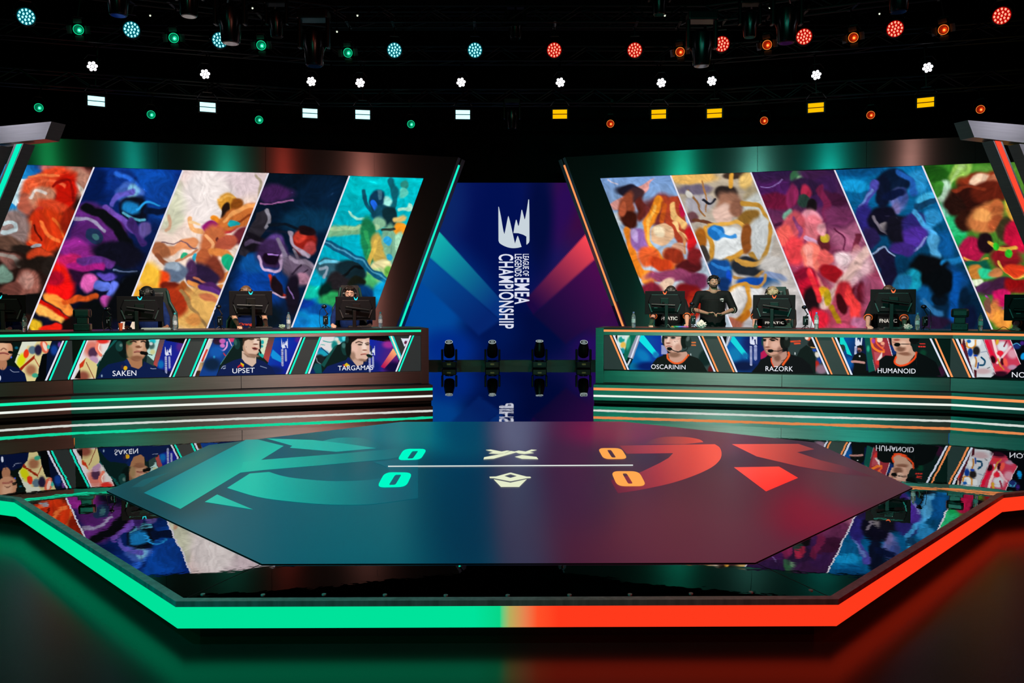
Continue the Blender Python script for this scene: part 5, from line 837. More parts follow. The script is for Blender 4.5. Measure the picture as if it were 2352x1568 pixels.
B3 = art([([('g', 0, 440, 0, 1500, '#2c1844', '#a83c54'), ('e', 170, 620, 200, 70, 0, '#4c1c5c', .9), ('l', [(60, 600), (150, 600), (220, 540)], 10, '#9878c0', 8), ('e', 190, 720, 180, 60, 0, '#681434', .9), ('e', 380, 500, 90, 50, -20, '#386c48', .6), ('l', [(420, 480), (340, 560)], 20, '#78a878', 8), ('e', 520, 520, 160, 60, 20, '#3c1c44', .7), ('e', 560, 640, 110, 130, 20, '#381a48', .7), ('e', 420, 600, 130, 70, 10, '#2c1838', .6), ('e', 430, 650, 50, 60, 0, '#b02848', .8), ('e', 400, 720, 60, 60, 10, '#284038', .6), ('e', 310, 680, 44, 110, 10, '#8c2454', .8), ('e', 660, 700, 110, 60, 10, '#3c1430', .8), ('l', [(540, 620), (600, 760), (580, 860)], 50, '#6c1c40', 20), ('e', 480, 760, 50, 50, 0, '#181014', .6),
   ('e', 270, 840, 50, 60, 20, '#70a890', .6), ('l', [(180, 920), (260, 900), (330, 860)], 34, '#3c1430', 14), ('e', 470, 860, 80, 80, 0, '#d88c9c', .6), ('e', 330, 940, 110, 130, 10, '#c8505c', .6), ('l', [(330, 860), (380, 960), (330, 1060)], 26, '#8c4070', 12), ('e', 490, 960, 80, 130, -5, '#d8707c', .6), ('e', 250, 1010, 80, 90, 20, '#f06058', .7), ('l', [(420, 1010), (540, 1070)], 34, '#c898b8', 10), ('e', 570, 1060, 54, 80, -20, '#5c1c28', .6), ('e', 580, 1010, 44, 40, -30, '#c0a428', .5), ('e', 560, 940, 34, 50, 0, '#dc98a0', .8),
   ('e', 330, 1120, 90, 120, 0, '#e84048', .7), ('e', 470, 1180, 90, 130, -10, '#f07868', .6), ('l', [(440, 1100), (460, 1280), (540, 1420)], 60, '#f4988c', 26), ('e', 580, 1190, 60, 70, -10, '#e05c58', .7), ('e', 780, 960, 160, 160, 0, '#a85c7c', 1), ('e', 700, 850, 130, 90, 0, '#6c2c54', 1), ('l', [(660, 930), (730, 1010), (740, 1100)], 14, '#5c1c3c', 8), ('l', [(850, 1000), (820, 1100), (800, 1180)], 40, '#6c2438', 12), ('e', 830, 1130, 30, 50, 0, '#b06870', .7), ('e', 800, 1280, 200, 130, -30, '#dcb0b8', 1), ('e', 720, 1180, 80, 60, 0, '#e8ccd0', 1),
   ('e', 640, 1310, 110, 60, 20, '#a0101c', .6), ('e', 420, 1330, 90, 80, 20, '#7c0c28', .7), ('e', 440, 1440, 90, 120, 20, '#c81030', .7), ('e', 560, 1480, 60, 70, 0, '#d8a018', .6), ('l', [(920, 1130), (780, 1310), (640, 1460), (580, 1560)], 80, '#e0b8b0', 36), ('e', 740, 1470, 80, 110, -10, '#c42430', .7), ('e', 850, 1470, 44, 70, 0, '#5c0818', .7), ('e', 930, 1460, 90, 120, 0, '#a06080', 1)], *Z4),
   ([('e', 60, 420, 90, 160, -20, '#1c0810', .7), ('l', [(20, 100), (80, 260), (150, 420)], 60, '#e42c38', 26), ('e', 230, 380, 34, 90, -10, '#b89c18', .5), ('l', [(270, 490), (340, 640), (400, 740)], 50, '#a87c10', 22), ('e', 500, 460, 60, 190, -15, '#f43c3c', .7), ('e', 380, 470, 50, 120, -15, '#38040c', .7), ('e', 120, 640, 130, 120, 0, '#d81c34', .8), ('e', 580, 680, 110, 80, -40, '#b4688c', .8), ('e', 600, 350, 50, 120, 0, '#5c0c1c', .8), ('e', 760, 400, 160, 240, 0, '#a04868', .9), ('e', 420, 720, 130, 40, 0, '#c04468', .8)], *LO4)], '#6c2c4c', 23)
B4 = art([([('g', 0, 430, 0, 1500, '#0870ac', '#06223c'), ('e', 860, 470, 200, 60, 0, '#084c80', .9), ('e', 830, 600, 120, 50, 0, '#1494d0', .9), ('e', 900, 680, 100, 40, -20, '#0c5c90', .8), ('e', 1330, 560, 90, 100, 0, '#2890cc', .9), ('e', 1420, 700, 90, 60, -20, '#40b0e0', .8), ('l', [(1330, 760), (1480, 720)], 50, '#103c60', 16), ('e', 1430, 860, 110, 70, -20, '#2c90cc', .8),
   ('e', 1150, 560, 140, 110, 0, '#0a1830', .5), ('l', [(1180, 480), (1280, 540), (1310, 660)], 44, '#2058a8', 22), ('e', 1050, 640, 60, 130, 0, '#0c1228', .6), ('e', 1180, 700, 80, 90, 0, '#5c64a0', .8), ('e', 1230, 680, 44, 70, 0, '#3c4c8c', .9), ('e', 1150, 660, 110, 40, -10, '#0c1434', .8), ('e', 1160, 780, 50, 44, 0, '#7068a0', .9), ('l', [(1000, 580), (930, 700), (870, 820)], 50, '#4844a0', 20), ('l', [(960, 640), (860, 760)], 22, '#6c88d0', 10),
   ('e', 900, 860, 80, 120, 0, '#2c2478', .7), ('e', 1060, 880, 120, 130, 0, '#0e0c1c', .5), ('e', 1070, 920, 44, 40, 0, '#7c7478', .5), ('l', [(990, 840), (1040, 930), (1090, 990)], 24, '#6c6470', 10), ('e', 1190, 960, 110, 130, 0, '#12101c', .6), ('e', 1310, 900, 90, 110, 20, '#2c2470', .7), ('l', [(1310, 800), (1400, 920), (1480, 980)], 50, '#48a8e4', 22), ('e', 1320, 1010, 110, 90, -20, '#4c2c98', .7), ('l', [(1240, 1120), (1340, 1110), (1420, 1010)], 18, '#7c84c0', 8), ('e', 960, 1010, 60, 90, 0, '#281c4c', .7), ('e', 1220, 1110, 100, 60, 0, '#3c2478', .7), ('e', 1480, 1080, 50, 110, -10, '#50a8dc', .7), ('e', 1570, 1080, 60, 120, -15, '#0c5494', .8),
   ('e', 1060, 1180, 90, 80, 10, '#181430', .5), ('l', [(970, 1150), (1070, 1100), (1150, 1180)], 16, '#90a8d0', 8), ('e', 1100, 1330, 70, 150, 0, '#14102c', .6), ('e', 1420, 1280, 150, 130, 0, '#08080c', .6), ('l', [(1540, 1220), (1600, 1230), (1700, 1190)], 50, '#1878b8', 26), ('e', 1560, 1330, 60, 110, 10, '#0a0a10', .7), ('e', 1180, 1420, 60, 110, 20, '#1c6c98', .8), ('e', 1290, 1380, 80, 90, 0, '#148cac', .9), ('e', 1400, 1500, 130, 80, 0, '#0c5490', .9), ('e', 1650, 1380, 100, 130, -20, '#0c4480', .9), ('e', 1520, 1520, 60, 60, 20, '#06101c', .8)], *Z4),
   ([('e', 1180, 200, 80, 120, 0, '#1494b0', .8), ('e', 1050, 240, 70, 90, 20, '#1c74a8', .8), ('e', 1460, 220, 150, 150, 0, '#06080c', .7), ('l', [(1280, 440), (1380, 540), (1450, 560)], 60, '#2c6ca0', 30), ('l', [(1640, 160), (1600, 360), (1560, 600)], 100, '#084c9c', 50), ('e', 1720, 380, 60, 110, 0, '#06182c', .9), ('e', 1380, 660, 180, 80, 0, '#241430', .9), ('e', 1120, 500, 110, 160, 0, '#0c3454', .9), ('e', 1760, 620, 80, 130, 0, '#0c1434', .9), ('e', 1000, 560, 60, 150, 0, '#081428', .9)], *LO4)], '#083c64', 24)
B5 = art([([('g', 1400, 0, 2200, 0, '#2c7820', '#4c7c28'), ('e', 1500, 500, 130, 70, 20, '#1c5414', .8), ('e', 1680, 480, 110, 60, -40, '#8cb850', .8), ('l', [(1700, 440), (1620, 560), (1560, 640)], 30, '#a4c878', 24), ('e', 1950, 470, 160, 50, 0, '#5c9c38', .9), ('e', 1560, 640, 60, 90, 0, '#b8dcc0', .8), ('e', 1510, 620, 40, 60, 10, '#3c8c2c', .7), ('e', 1560, 800, 60, 80, 0, '#6cc0a0', .8), ('e', 1640, 950, 110, 110, 0, '#28b874', .8), ('e', 1680, 1050, 80, 60, 0, '#14a454', .8),
   ('e', 1850, 560, 180, 90, -10, '#8c3018', .6), ('e', 1830, 540, 90, 50, -30, '#f0c8a8', .7), ('e', 1960, 540, 60, 40, 10, '#b86848', .8), ('e', 1760, 720, 170, 130, 10, '#30100c', .6), ('e', 1640, 760, 90, 90, 0, '#24100c', .7), ('e', 1930, 640, 150, 90, 0, '#5c1c10', .7), ('e', 1740, 880, 90, 80, 0, '#2c120c', .7), ('l', [(1640, 640), (1760, 600), (1900, 620)], 30, '#7c2c18', 16), ('e', 1900, 860, 150, 120, -15, '#c0703c', .7), ('e', 1860, 830, 70, 50, 0, '#dc9450', .9), ('e', 1980, 770, 60, 60, 0, '#b05c30', .9), ('e', 1980, 900, 80, 60, -20, '#a04c28', .8), ('e', 2100, 720, 60, 110, 0, '#d8b83c', .8), ('e', 2060, 940, 70, 110, 20, '#38301c', .6), ('l', [(2080, 780), (2140, 860), (2190, 900)], 44, '#e0a83c', 18),
   ('e', 1780, 1110, 110, 100, -30, '#a81440', .6), ('e', 2160, 1000, 110, 140, 0, '#c01038', .6), ('e', 1890, 1060, 60, 90, 0, '#1c0c14', .6), ('l', [(1720, 1170), (1820, 1210), (1900, 1200)], 20, '#e0983c', 8), ('e', 1820, 1240, 110, 44, 10, '#0c5440', .6), ('e', 2050, 1180, 130, 90, 10, '#8c1420', .7), ('l', [(1920, 1060), (2040, 1120), (2140, 1110)], 30, '#d8a43c', 10), ('e', 1970, 1085, 26, 24, 0, '#28b428', .5), ('e', 2080, 1150, 34, 26, 0, '#28b428', .5), ('l', [(1990, 1220), (2100, 1320), (2230, 1330)], 22, '#f0c050', 8), ('e', 2130, 1280, 90, 50, 10, '#e03c1c', .7), ('e', 1810, 1290, 60, 60, -20, '#c07830', .7), ('e', 1900, 1310, 80, 50, 20, '#28c890', .7), ('e', 1820, 1380, 60, 34, 0, '#dce8c8', .8), ('e', 1980, 1310, 60, 50, -20, '#c87c48', .7), ('e', 2000, 1420, 160, 60, -15, '#3c1c38', .7), ('e', 2160, 1420, 110, 60, 0, '#8c1418', .8)], *Z4),
   ([('e', 2100, 380, 110, 100, 0, '#d01460', .6), ('l', [(1920, 370), (2060, 520), (2180, 460)], 16, '#b830b8', 8), ('e', 1900, 280, 90, 40, -20, '#4c2450', .8), ('e', 2030, 540, 90, 110, 10, '#d88440', .7), ('e', 2130, 620, 110, 110, 0, '#f0983c', .8), ('e', 1960, 470, 40, 90, -20, '#70483c', .7), ('e', 2250, 240, 110, 60, 0, '#8c0c10', .8)], *LO4)], '#44702c', 25)
M_PLATE = mat('plate_metal', '#8c9298', .5, .3)
M_BEAM = metal_panel('beam_metal', '#8c8e90', .34, .5, .85)
def wall(side):
    Lf = side == 'left'; W = WL if Lf else WR; n = W.n
    label = ('left metal screen wall with five slanted artwork panels and a teal edge light' if Lf else 'right metal screen wall with five slanted artwork panels and an orange edge light')
    o = W.at(1052, 850) if Lf else W.at(1298, 850)
    wl = empty('screen_wall', (o.x, o.y, 0), label, 'screen wall')
    yb = 772
    if Lf:
        tops = [(3, 376.5), (216, 383.5), (421, 389.2), (616.6, 396.7), (802.5, 404), (973, 409.5)]; sl = [-.42, -.412, -.404, -.395, -.381, -.365]; arts = [A1, A2, A3, A4, A5]
        header = [(1052, 361), (620, 338), (153, 319), (-120, 308), (-120, 371), (3, 376), (973, 409)]
        pil = [(1052, 361), (973, 409), (973 - .365 * 441, 850), (1052 - .365 * 489, 850)]
    else:
        tops = [(1378, 409), (1540, 402), (1724, 394.6), (1917, 390.5), (2118.7, 380.7), (2330, 372)]; sl = [.387, .404, .408, .434, .427, .44]; arts = [B1, B2, B3, B4, B5]
        header = [(1298, 361), (1568, 344), (2201, 315), (2480, 302), (2480, 366), (2330, 371.5), (1378, 408.5)]
        pil = [(1298, 361), (1378, 409), (1378 + .387 * 441, 850), (1298 + .365 * 489, 850)]
    Ez = W.at(*pil[0]); ev = gp(1068 if Lf else 1283, 369, Ez.z) - Ez; ev.z = 0
    # cut the header into sheet-metal panels
    def prismpx(pts, off, th, nm, m_, par=wl):
        mb = MB(); mb.prism([W.at(x, y, off) for x, y in pts], n * th); return mb.build(nm, m_, par, world=True)
    def lerp_y(P, x, top):
        xs = sorted(P, key=lambda p: p[0])
        for a, b in zip(xs, xs[1:]):
            if a[0] <= x <= b[0]: return a[1] + (b[1] - a[1]) * (x - a[0]) / (b[0] - a[0])
    if Lf:
        tp = [(-120, 308), (153, 319), (620, 338), (1052, 361)]; bt = [(-120, 371), (3, 376), (973, 409)]; cuts = [-120, 62, 363, 610, 860]
    else:
        tp = [(1298, 361), (1568, 344), (2201, 315), (2480, 302)]; bt = [(1378, 408.5), (2330, 371.5), (2480, 366)]; cuts = [2480, 2240, 1990, 1740, 1500]
    for a, b in zip(cuts, cuts[1:]):
        g = .4 if Lf else -.4
        prismpx([(a + g, lerp_y(tp, a + g, 1)), (b - g, lerp_y(tp, b - g, 1)), (b - g, lerp_y(bt, b - g, 0)), (a + g, lerp_y(bt, a + g, 0))], 0, .5, 'header_panel', M_STEEL)
    e = cuts[-1]
    def flare(pts, flags, nm):
        A = [W.at(x, y) for x, y in pts]; MB().loft(A, [p + (ev if k else n * .5) for p, k in zip(A, flags)]).build(nm, M_STEEL, wl, world=True)
    flare([(e, lerp_y(tp, e, 1)), pil[0], pil[1], (e, lerp_y(bt, e, 0))], [0, 1, 0, 0], 'header_panel')
    flare(pil, [1, 0, 0, 1], 'slanted_pillar')
    # backing and plinth
    x0, x1 = (-330, 843) if Lf else (1520, 2700)
    prismpx([(tops[0][0], tops[0][1]), (tops[5][0], tops[5][1]), (tops[5][0] + sl[5] * (yb + 60 - tops[5][1]), yb + 60), (tops[0][0] + sl[0] * (yb + 60 - tops[0][1]), yb + 60)], .09, .3, 'screen_back', M_BLKPAINT)
    a, b = W.atx(x0, .02), W.atx(x1, .02)
    MB().prism([(a.x, a.y, 0), (b.x, b.y, 0), (b.x, b.y, .86), (a.x, a.y, .86)], n * .45).build('plinth', M_BLKPAINT, wl, world=True)
    for i in range(5):
        tl, tr = tops[i], tops[i + 1]
        q = [tl, tr, (tr[0] + sl[i + 1] * (yb - tr[1]), yb), (tl[0] + sl[i] * (yb - tl[1]), yb)]
        pic_quad('artwork_screen', W, q, arts[i], 2.0, M_ART, wl, .07)
        if i:
            hw = 1.9
            flat_poly('divider_line', W, [(tl[0] - hw, tl[1]), (tl[0] + hw, tl[1]), (q[3][0] + hw, yb), (q[3][0] - hw, yb)], M_DIV, wl, .06)
    # end face: light line between two pale plates
    E0 = W.at(*pil[0]); E1 = W.at(*pil[3]); edge = E1 - E0
    on = ev.cross(edge).normalized()
    if (on.x < 0) == Lf: on = -on
    def eplate(s0, s1, t0, t1, th, nm, m_):
        A = [E0 + edge * s0 + ev * (t0 * 2), E0 + edge * s1 + ev * (t0 * 2), E0 + edge * s1 + ev * (t1 * 2), E0 + edge * s0 + ev * (t1 * 2)]
        mb = MB(); mb.prism([p + on * .001 for p in A], on * th); mb.build(nm, m_, wl, world=True)
    eplate(.03, 1, .17, .27, .012, 'edge_light', M_LGT if Lf else M_LO)
    eplate(0, .68, 0.01, .155, .008, 'edge_plate', M_PLATE); eplate(0, .70, .285, .49, .008, 'edge_plate', M_PLATE)
    # ---- free-standing portal at the frame edge
    if Lf: cA, cB, ce, xs, sg = (118, 279, 13.0), (0, 290, 13.37), (151, 286, 13.22), -1, 1
    else: cA, cB, ce, xs, sg = (2223, 276, 13.0), (2352, 287, 13.4), (2191, 283, 13.22), 1, -1
    pA = pd(*cA); pB = pd(*cB); pe = pd(*ce)
    PP = Pl(xy(pA), xy(pB)); dv = Vector((pe.x - pA.x, pe.y - pA.y, 0))
    pt = empty('light_portal', (PP.atx(-180 if Lf else 2532).x, PP.atx(-180 if Lf else 2532).y, 0), 'slanted metal portal with a %s light line at the %s edge of the picture' % ('green' if Lf else 'red', side), 'portal')
    if Lf:
        bq = [(118, 279), (103, 319), (0, 329.5), (-300, 359), (-300, 318), (0, 290)]
        k = .405; p1 = [(33, 331), (54, 329), (54 - k * 640, 969), (33 - k * 640, 969)]; l1 = [(38, 331), (49.5, 330), (49.5 - k * 640, 970), (38 - k * 640, 970)]; p2 = [(-20, 336), (1, 334), (1 - k * 640, 974), (-20 - k * 640, 976)]
    else:
        bq = [(2223, 276), (2238, 315), (2352, 328), (2650, 360), (2650, 316), (2352, 287)]
        k = .405; p1 = [(2281, 322), (2302, 325), (2302 + k * 640, 965), (2281 + k * 640, 962)]; l1 = [(2286, 323), (2298, 324.5), (2298 + k * 640, 964), (2286 + k * 640, 963)]; p2 = [(2341, 330), (2362, 332), (2362 + k * 640, 972), (2341 + k * 640, 970)]
    def pp(pts, off, vec, nm, m_):
        mb = MB(); mb.prism([PP.at(x, y, off) for x, y in pts], vec); mb.build(nm, m_, pt, world=True)
    pp(bq, 0, dv, 'beam', M_BEAM)
    for P_ in (p1, p2): pp(P_, .03, dv * .8, 'slanted_post', M_STEEL_L)
    pp(l1, .022, dv * .03, 'edge_light', emat('portal_green', '#06f0c0') if Lf else M_LORR)
    return W
wall('left'); wall('right')
# ================================================================== lighting rig
M_RIG = mat('rig_black', '#0c0d0e', .38, .6); M_ALU = mat('truss_metal', '#222627', .4, .8); M_YOKE = mat('yoke_black', '#151718', .35, .7)
def aim(px, py, z, tgt=(0, 1.0, 1.2)):
    p = gp(px, py, z); return p, (Vector(tgt) - p).to_track_quat('-Y', 'Z').to_euler()
TR = []
def near_truss(p, z):
    best = None
    for pts, tz in TR:
        if abs(tz - z) > .01: continue
        for a, b in zip(pts, pts[1:]):
            a = Vector(a); b = Vector(b); q = Vector((p.x, p.y)); d = b - a; t = max(0, min(1, (q - a).dot(d) / d.dot(d))); c = a + d * t
            if best is None or (c - q).length < best[0]: best = ((c - q).length, c)
    return Vector((best[1].x, best[1].y, z))
def truss(name, pts, label, z):
    """box truss along 2D points, z = bottom chord height"""
    t = empty(name, (*pts[0], z), label, 'truss'); s = .28; TR.append((pts, z))
    for i, (a, b) in enumerate(zip(pts, pts[1:])):
        A = Vector((*a, z)); B = Vector((*b, z)); d = (B - A); L = d.length; d.normalize(); nn = Vector((-d.y, d.x, 0)) * s / 2
        mb = MB(); up = Vector((0, 0, s))
        for q in (nn, -nn, nn + up, -nn + up): mb.cyl(A + q, B + q, .024, n=8)
        N = max(2, int(L / .42))
        for k in range(N):
            P = A + d * (L * k / N); Q = A + d * (L * (k + 1) / N)
            o1, o2 = (Vector(), up) if k % 2 else (up, Vector())
            for q in (nn, -nn): mb.cyl(P + q + o1, Q + q + o2, .011, n=6)
            mb.cyl(P + nn + o1, Q - nn + o1, .011, n=6)
        mb.build('truss_section', M_ALU, t, world=True)
        for f in (.2, .8):
            P = A + d * (L * f) + up; MB().cyl(P, (P.x, P.y, CEIL), .012, n=6).build('hoist_chain', M_RIG, t, world=True)
    return t
rowA = [(60, 38, 'c'), (302, 68, 'c'), (505, 92, 'c'), (906, 115, 'c'), (1091, 115, 'c'), (1273, 115, 'r'), (1458, 115, 'r'), (1658, 101, 'r'), (1847, 84, 'r'), (2056, 66, 'r'), (2301, 36, 'r')]
rowB = [(180, 68, 'g'), (399, 87, 'g'), (600, 104, 'g'), (799, 121, 'g'), (1562, 119, 'o'), (1762, 103, 'o'), (1960, 86, 'o'), (2167, 68, 'o')]
rowC = [(212, 152), (471, 170), (715, 187), (827, 190), (1059, 189), (1287, 189), (1519, 190), (1635, 186), (1875, 172), (2131, 155)]
rowD = [(221, 232), (477, 246), (712, 260), (833, 263), (1063, 263), (1286, 262), (1513, 262), (1641, 260), (1874, 247), (2126, 235)]
rowE = [(89, 247, 'g'), (347, 263, 'g'), (595, 275, 'g'), (944, 285, 'g'), (1402, 284, 'o'), (1755, 277, 'o'), (2000, 264, 'o'), (2252, 251, 'o')]
zA, zB, zC, zD, zE = 6.1, 6.0, 6.0, 5.35, 5.35
g2 = lambda px, py, z: xy(gp(px, py, z))
truss('lighting_truss', [g2(-260, 0, zA), g2(760, 111, zA), g2(1620, 111, zA), g2(2620, 0, zA)], 'front lighting truss above the desks carrying the round wash lamps', 6.52)
truss('lighting_truss', [g2(-200, 120, zC), g2(760, 189.5, zC), g2(1590, 189.5, zC), g2(2560, 122, zC)], 'middle lighting truss carrying the white flower blinders and bright strobes', 6.4)
truss('lighting_truss', [g2(-200, 228, zE), g2(700, 283, zE), g2(1650, 283, zE), g2(2560, 232, zE)], 'rear lighting truss carrying the small ringed spots over the screen walls', 5.75)
def hanger(parent_loc, rot, ztruss, w):
    """local-space clamp from the lamp up to the truss"""
    inv = rot.to_matrix().inverted(); v = inv @ Vector((0, 0, ztruss - parent_loc.z)); return v
EM_C = emat('led_cyan', '#8cf4ff', 2.2, False); EM_CB = emat('led_cyan_glow', '#06606c', 1.0, False); EM_R = emat('led_red', '#ff8068', 2.2, False); EM_RB = emat('led_red_glow', '#b80c08', 1.0, False)
EM_W = emat('blinder_white', '#fff6ff', 4.0, False); EM_SC = emat('strobe_cyan', '#b4f8ff', 1.8, False); EM_SO = emat('strobe_orange', '#ffb400', 1.2, False)
EM_G = emat('spot_green', '#08d08c', 1.0, False); EM_GC = emat('spot_green_core', '#8cffe0', 1.3, False); EM_O = emat('spot_orange', '#e03408', 1.0, False); EM_OC = emat('spot_orange_core', '#ffb050', 1.3, False)
EM_GR = emat('ring_green', '#10e89c', .9, False); EM_OR = emat('ring_orange', '#ff8030', .9, False); EM_GD = emat('lens_green', '#046848', 1, False); EM_OD = emat('lens_orange', '#8c1804', 1, False)
PLACE = {}
def where(i, n, side): pass
ORD = ['first', 'second', 'third', 'fourth', 'fifth', 'sixth', 'seventh', 'eighth', 'ninth', 'tenth', 'eleventh']
def ring_pts():
    out = [(0, 0)]
    for k in range(6): out.append((.052 * math.cos(k * math.pi / 3 + .26), .052 * math.sin(k * math.pi / 3 + .26)))
    for k in range(12): out.append((.102 * math.cos(k * math.pi / 6), .102 * math.sin(k * math.pi / 6)))
    return out
def hang(t, loc, rot, ztruss, w, yo=.05):
    inv = rot.to_matrix().inverted(); up = inv @ Vector((0, 0, 1)); tp = inv @ (near_truss(loc, ztruss) + Vector((0, .14, .02)) - loc)
    side = Vector((1, 0, 0)); arm = up * max(.2, w * 1.5); y0 = Vector((0, yo, 0))
    mb = MB(); q = Vector((0, .05, 0))
    pts = [q + side * w, q + side * w + arm * .55, y0 + side * w * .5 + arm, y0 - side * w * .5 + arm, q - side * w + arm * .55, q - side * w]
    mb.tube(pts, .012, 6); mb.build('yoke', M_YOKE, t)
    MB().cyl(y0 + arm, tp, .014, n=8).box(tp - inv @ Vector((0, .14, 0)), (.05, .42, .07), rot=inv).build('truss_clamp', M_RIG, t)
def wash(loc, rot, c, label, group, zt):
    t = empty('wash_lamp', loc, label, 'stage light', group, rot=rot)
    MB().lathe([(.128, -.02), (.14, 0), (.14, .06), (.12, .12), (.075, .2), (.05, .22)], 28).build('housing', M_RIG, t, smooth=True).rotation_euler = (-math.pi / 2, 0, 0)
    MB().cyl((0, -.024, 0), (0, -.019, 0), .128, n=28).build('front_plate', EM_CB if c == 'c' else EM_RB, t)
    mb = MB()
    for x, z in ring_pts(): mb.sph((x, -.028, z), .0155, n=10, sc=(1, .6, 1.25))
    mb.build('led_cluster', EM_C if c == 'c' else EM_R, t)
    mb = MB(); mb.torus((0, -.03, 0), .146, .011, ax=(0, 1, 0), n=28); mb.build('rim', M_YOKE, t, smooth=True)
    hang(t, loc, rot, zt, .165); return t
for i, (px, py, c) in enumerate(rowA):
    loc, rot = aim(px, py, zA); k = i if i < 5 else i - 5; n_ = 5 if i < 5 else 6
    wash(loc, rot, c, 'round %s LED wash lamp, %s from the left of the %s ones' % (('cyan', ORD[k], 'cyan') if c == 'c' else ('red', ORD[k], 'red')), 'round LED wash lamps', 6.52)
def fresnel(loc, rot, c, label, group, zt, doors=True, s=1.0):
    t = empty('fresnel_spotlight' if doors else 'ringed_spotlight', loc, label, 'stage light', group, rot=rot)
    R = .075 * s
    MB().lathe([(R * .9, -.01), (R * 1.25, 0), (R * 1.35, .05), (R * 1.35, .16), (R * .9, .24)], 22).build('housing', M_RIG, t, smooth=True).rotation_euler = (-math.pi / 2, 0, 0)
    MB().sph((0, -.004, 0), R * .92, sc=(1, .22, 1), n=20).build('lens', EM_GD if c == 'g' else EM_OD, t)
    MB().sph((R * .12, -R * .17, -R * .05), R * .62, sc=(1, .16, 1), n=16).build('lens_glow', EM_G if c == 'g' else EM_O, t)
    MB().sph((R * .15, -R * .29, -R * .1), R * .27, sc=(1, .1, 1), n=12).build('lamp_core', EM_GC if c == 'g' else EM_OC, t)
    MB().torus((0, -.012, 0), R, R * .075, ax=(0, 1, 0), n=26).build('lens_ring', EM_GR if c == 'g' else EM_OR, t)
    if doors:
        for k in range(4):
            a = math.pi / 2 * k + .12; r0 = R * 1.3; u = Vector((math.cos(a), 0, math.sin(a))); v = Vector((-math.sin(a), 0, math.cos(a)))
            p = u * r0; q = u * (r0 + .075 * s) + Vector((0, -.075 * s, 0)); w0, w1 = .062 * s, .10 * s; w0 *= 1.0
            mb = MB(); th = (q - p).cross(v).normalized() * .004
            mb.loft([p - v * w0, p + v * w0, q + v * w1 * .62, q - v * w1 * .62], [p - v * w0 + th, p + v * w0 + th, q + v * w1 * .62 + th, q - v * w1 * .62 + th])
            mb.build('barn_door', mat('door_metal', '#3a3c3e', .3, .8), t)
        hang(t, loc, rot, zt, .13 * s)
    else: hang(t, loc, rot, zt, .12 * s)
    return t
for i, (px, py, c) in enumerate(rowB):
    loc, rot = aim(px, py, zB); k = i % 4
    fresnel(loc, rot, c, '%s spotlight with open barn doors, %s from the left on its truss half' % ('green' if c == 'g' else 'orange', ORD[k]), 'barn door spotlights', 6.52)
for i, (px, py, c) in enumerate(rowE):
    loc, rot = aim(px, py, zE); k = i % 4
    fresnel(loc, rot, c, 'small ringed %s spotlight below the strobes, %s from left of the %s ones' % (('green', ORD[k], 'green') if c == 'g' else ('orange', ORD[k], 'orange')), 'small ringed spotlights', 5.75, False, 1.0)
for i, (px, py) in enumerate(rowC):
    loc, rot = aim(px, py, zC)
    t = empty('blinder_lamp', loc, 'white flower-shaped blinder lamp of seven cells, %s from the left' % ORD[i], 'stage light', 'white blinder lamps', rot=rot)
    mb = MB()
    for k in range(7):
        r = 0 if k == 6 else .064; a = k * math.pi / 3 + .2
        mb.cyl((r * math.cos(a), -.03, r * math.sin(a)), (r * math.cos(a), -.024, r * math.sin(a)), .029, n=14)
    mb.build('led_cluster', EM_W, t)
    MB().box((0, .01, 0), (.2, .07, .19), bev=.02).build('housing', M_RIG, t); hang(t, loc, rot, 6.4, .14, .0)
for i, (px, py) in enumerate(rowD):
    loc, rot = aim(px, py, zD); L_ = px < 1176; k = i % 5
    t = empty('strobe_lamp', loc, 'rectangular two-bar strobe glowing %s, %s from the left of the %s ones' % (('pale cyan', ORD[k], 'cyan') if L_ else ('amber', ORD[k], 'amber')), 'stage light', 'two-bar strobes', rot=rot)
    for s_ in (1, -1): MB().box((0, -.03, .047 * s_), (.285, .012, .078)).build('light_bar', EM_SC if L_ else EM_SO, t)
    MB().box((0, .03, 0), (.36, .1, .22), bev=.012).build('housing', M_RIG, t)
    hang(t, loc, rot, 6.4, .19, .2)
# ---- dark moving heads hanging in the rig: (px, lowest py, width px, depth Y, truss height)
def hang_head(px, yb_, wpx, Y, zt, label):
    b = pd(px, yb_, Y); s = wpx * Y / F / .36; H = .46 * s
    t = empty('hanging_moving_head', (b.x, b.y, b.z + H), label, 'stage light', 'unlit moving heads hanging from the rig')
    MB().lathe([(.10 * s, -H), (.115 * s, -H + .02), (.13 * s, -H * .6), (.155 * s, -H * .45), (.15 * s, -.04 * s), (.09 * s, .02)], 20).build('head', mat('gloss_black', '#0a0b0c', .22, .3), t, smooth=True)
    MB().cyl((0, 0, -H - .004), (0, 0, -H + .01), .085 * s, n=20).build('lens', mat('dark_lens', '#0c1114', .05, 0, spec=1), t)
    for q in (-1, 1): MB().box((q * .185 * s, 0, -.04 * s), (.045 * s, .11 * s, .38 * s), bev=.015 * s).build('yoke_arm', M_RIG, t)
    MB().box((0, 0, .19 * s), (.40 * s, .24 * s, .12 * s), bev=.02 * s).build('base', M_RIG, t)
    MB().cyl((0, 0, .25 * s), (near_truss(t.location, min((6.52, 5.75), key=lambda q: abs(q - zt))) if True else 0) - t.location, .02, n=8).build('truss_clamp', M_RIG, t)
    return t
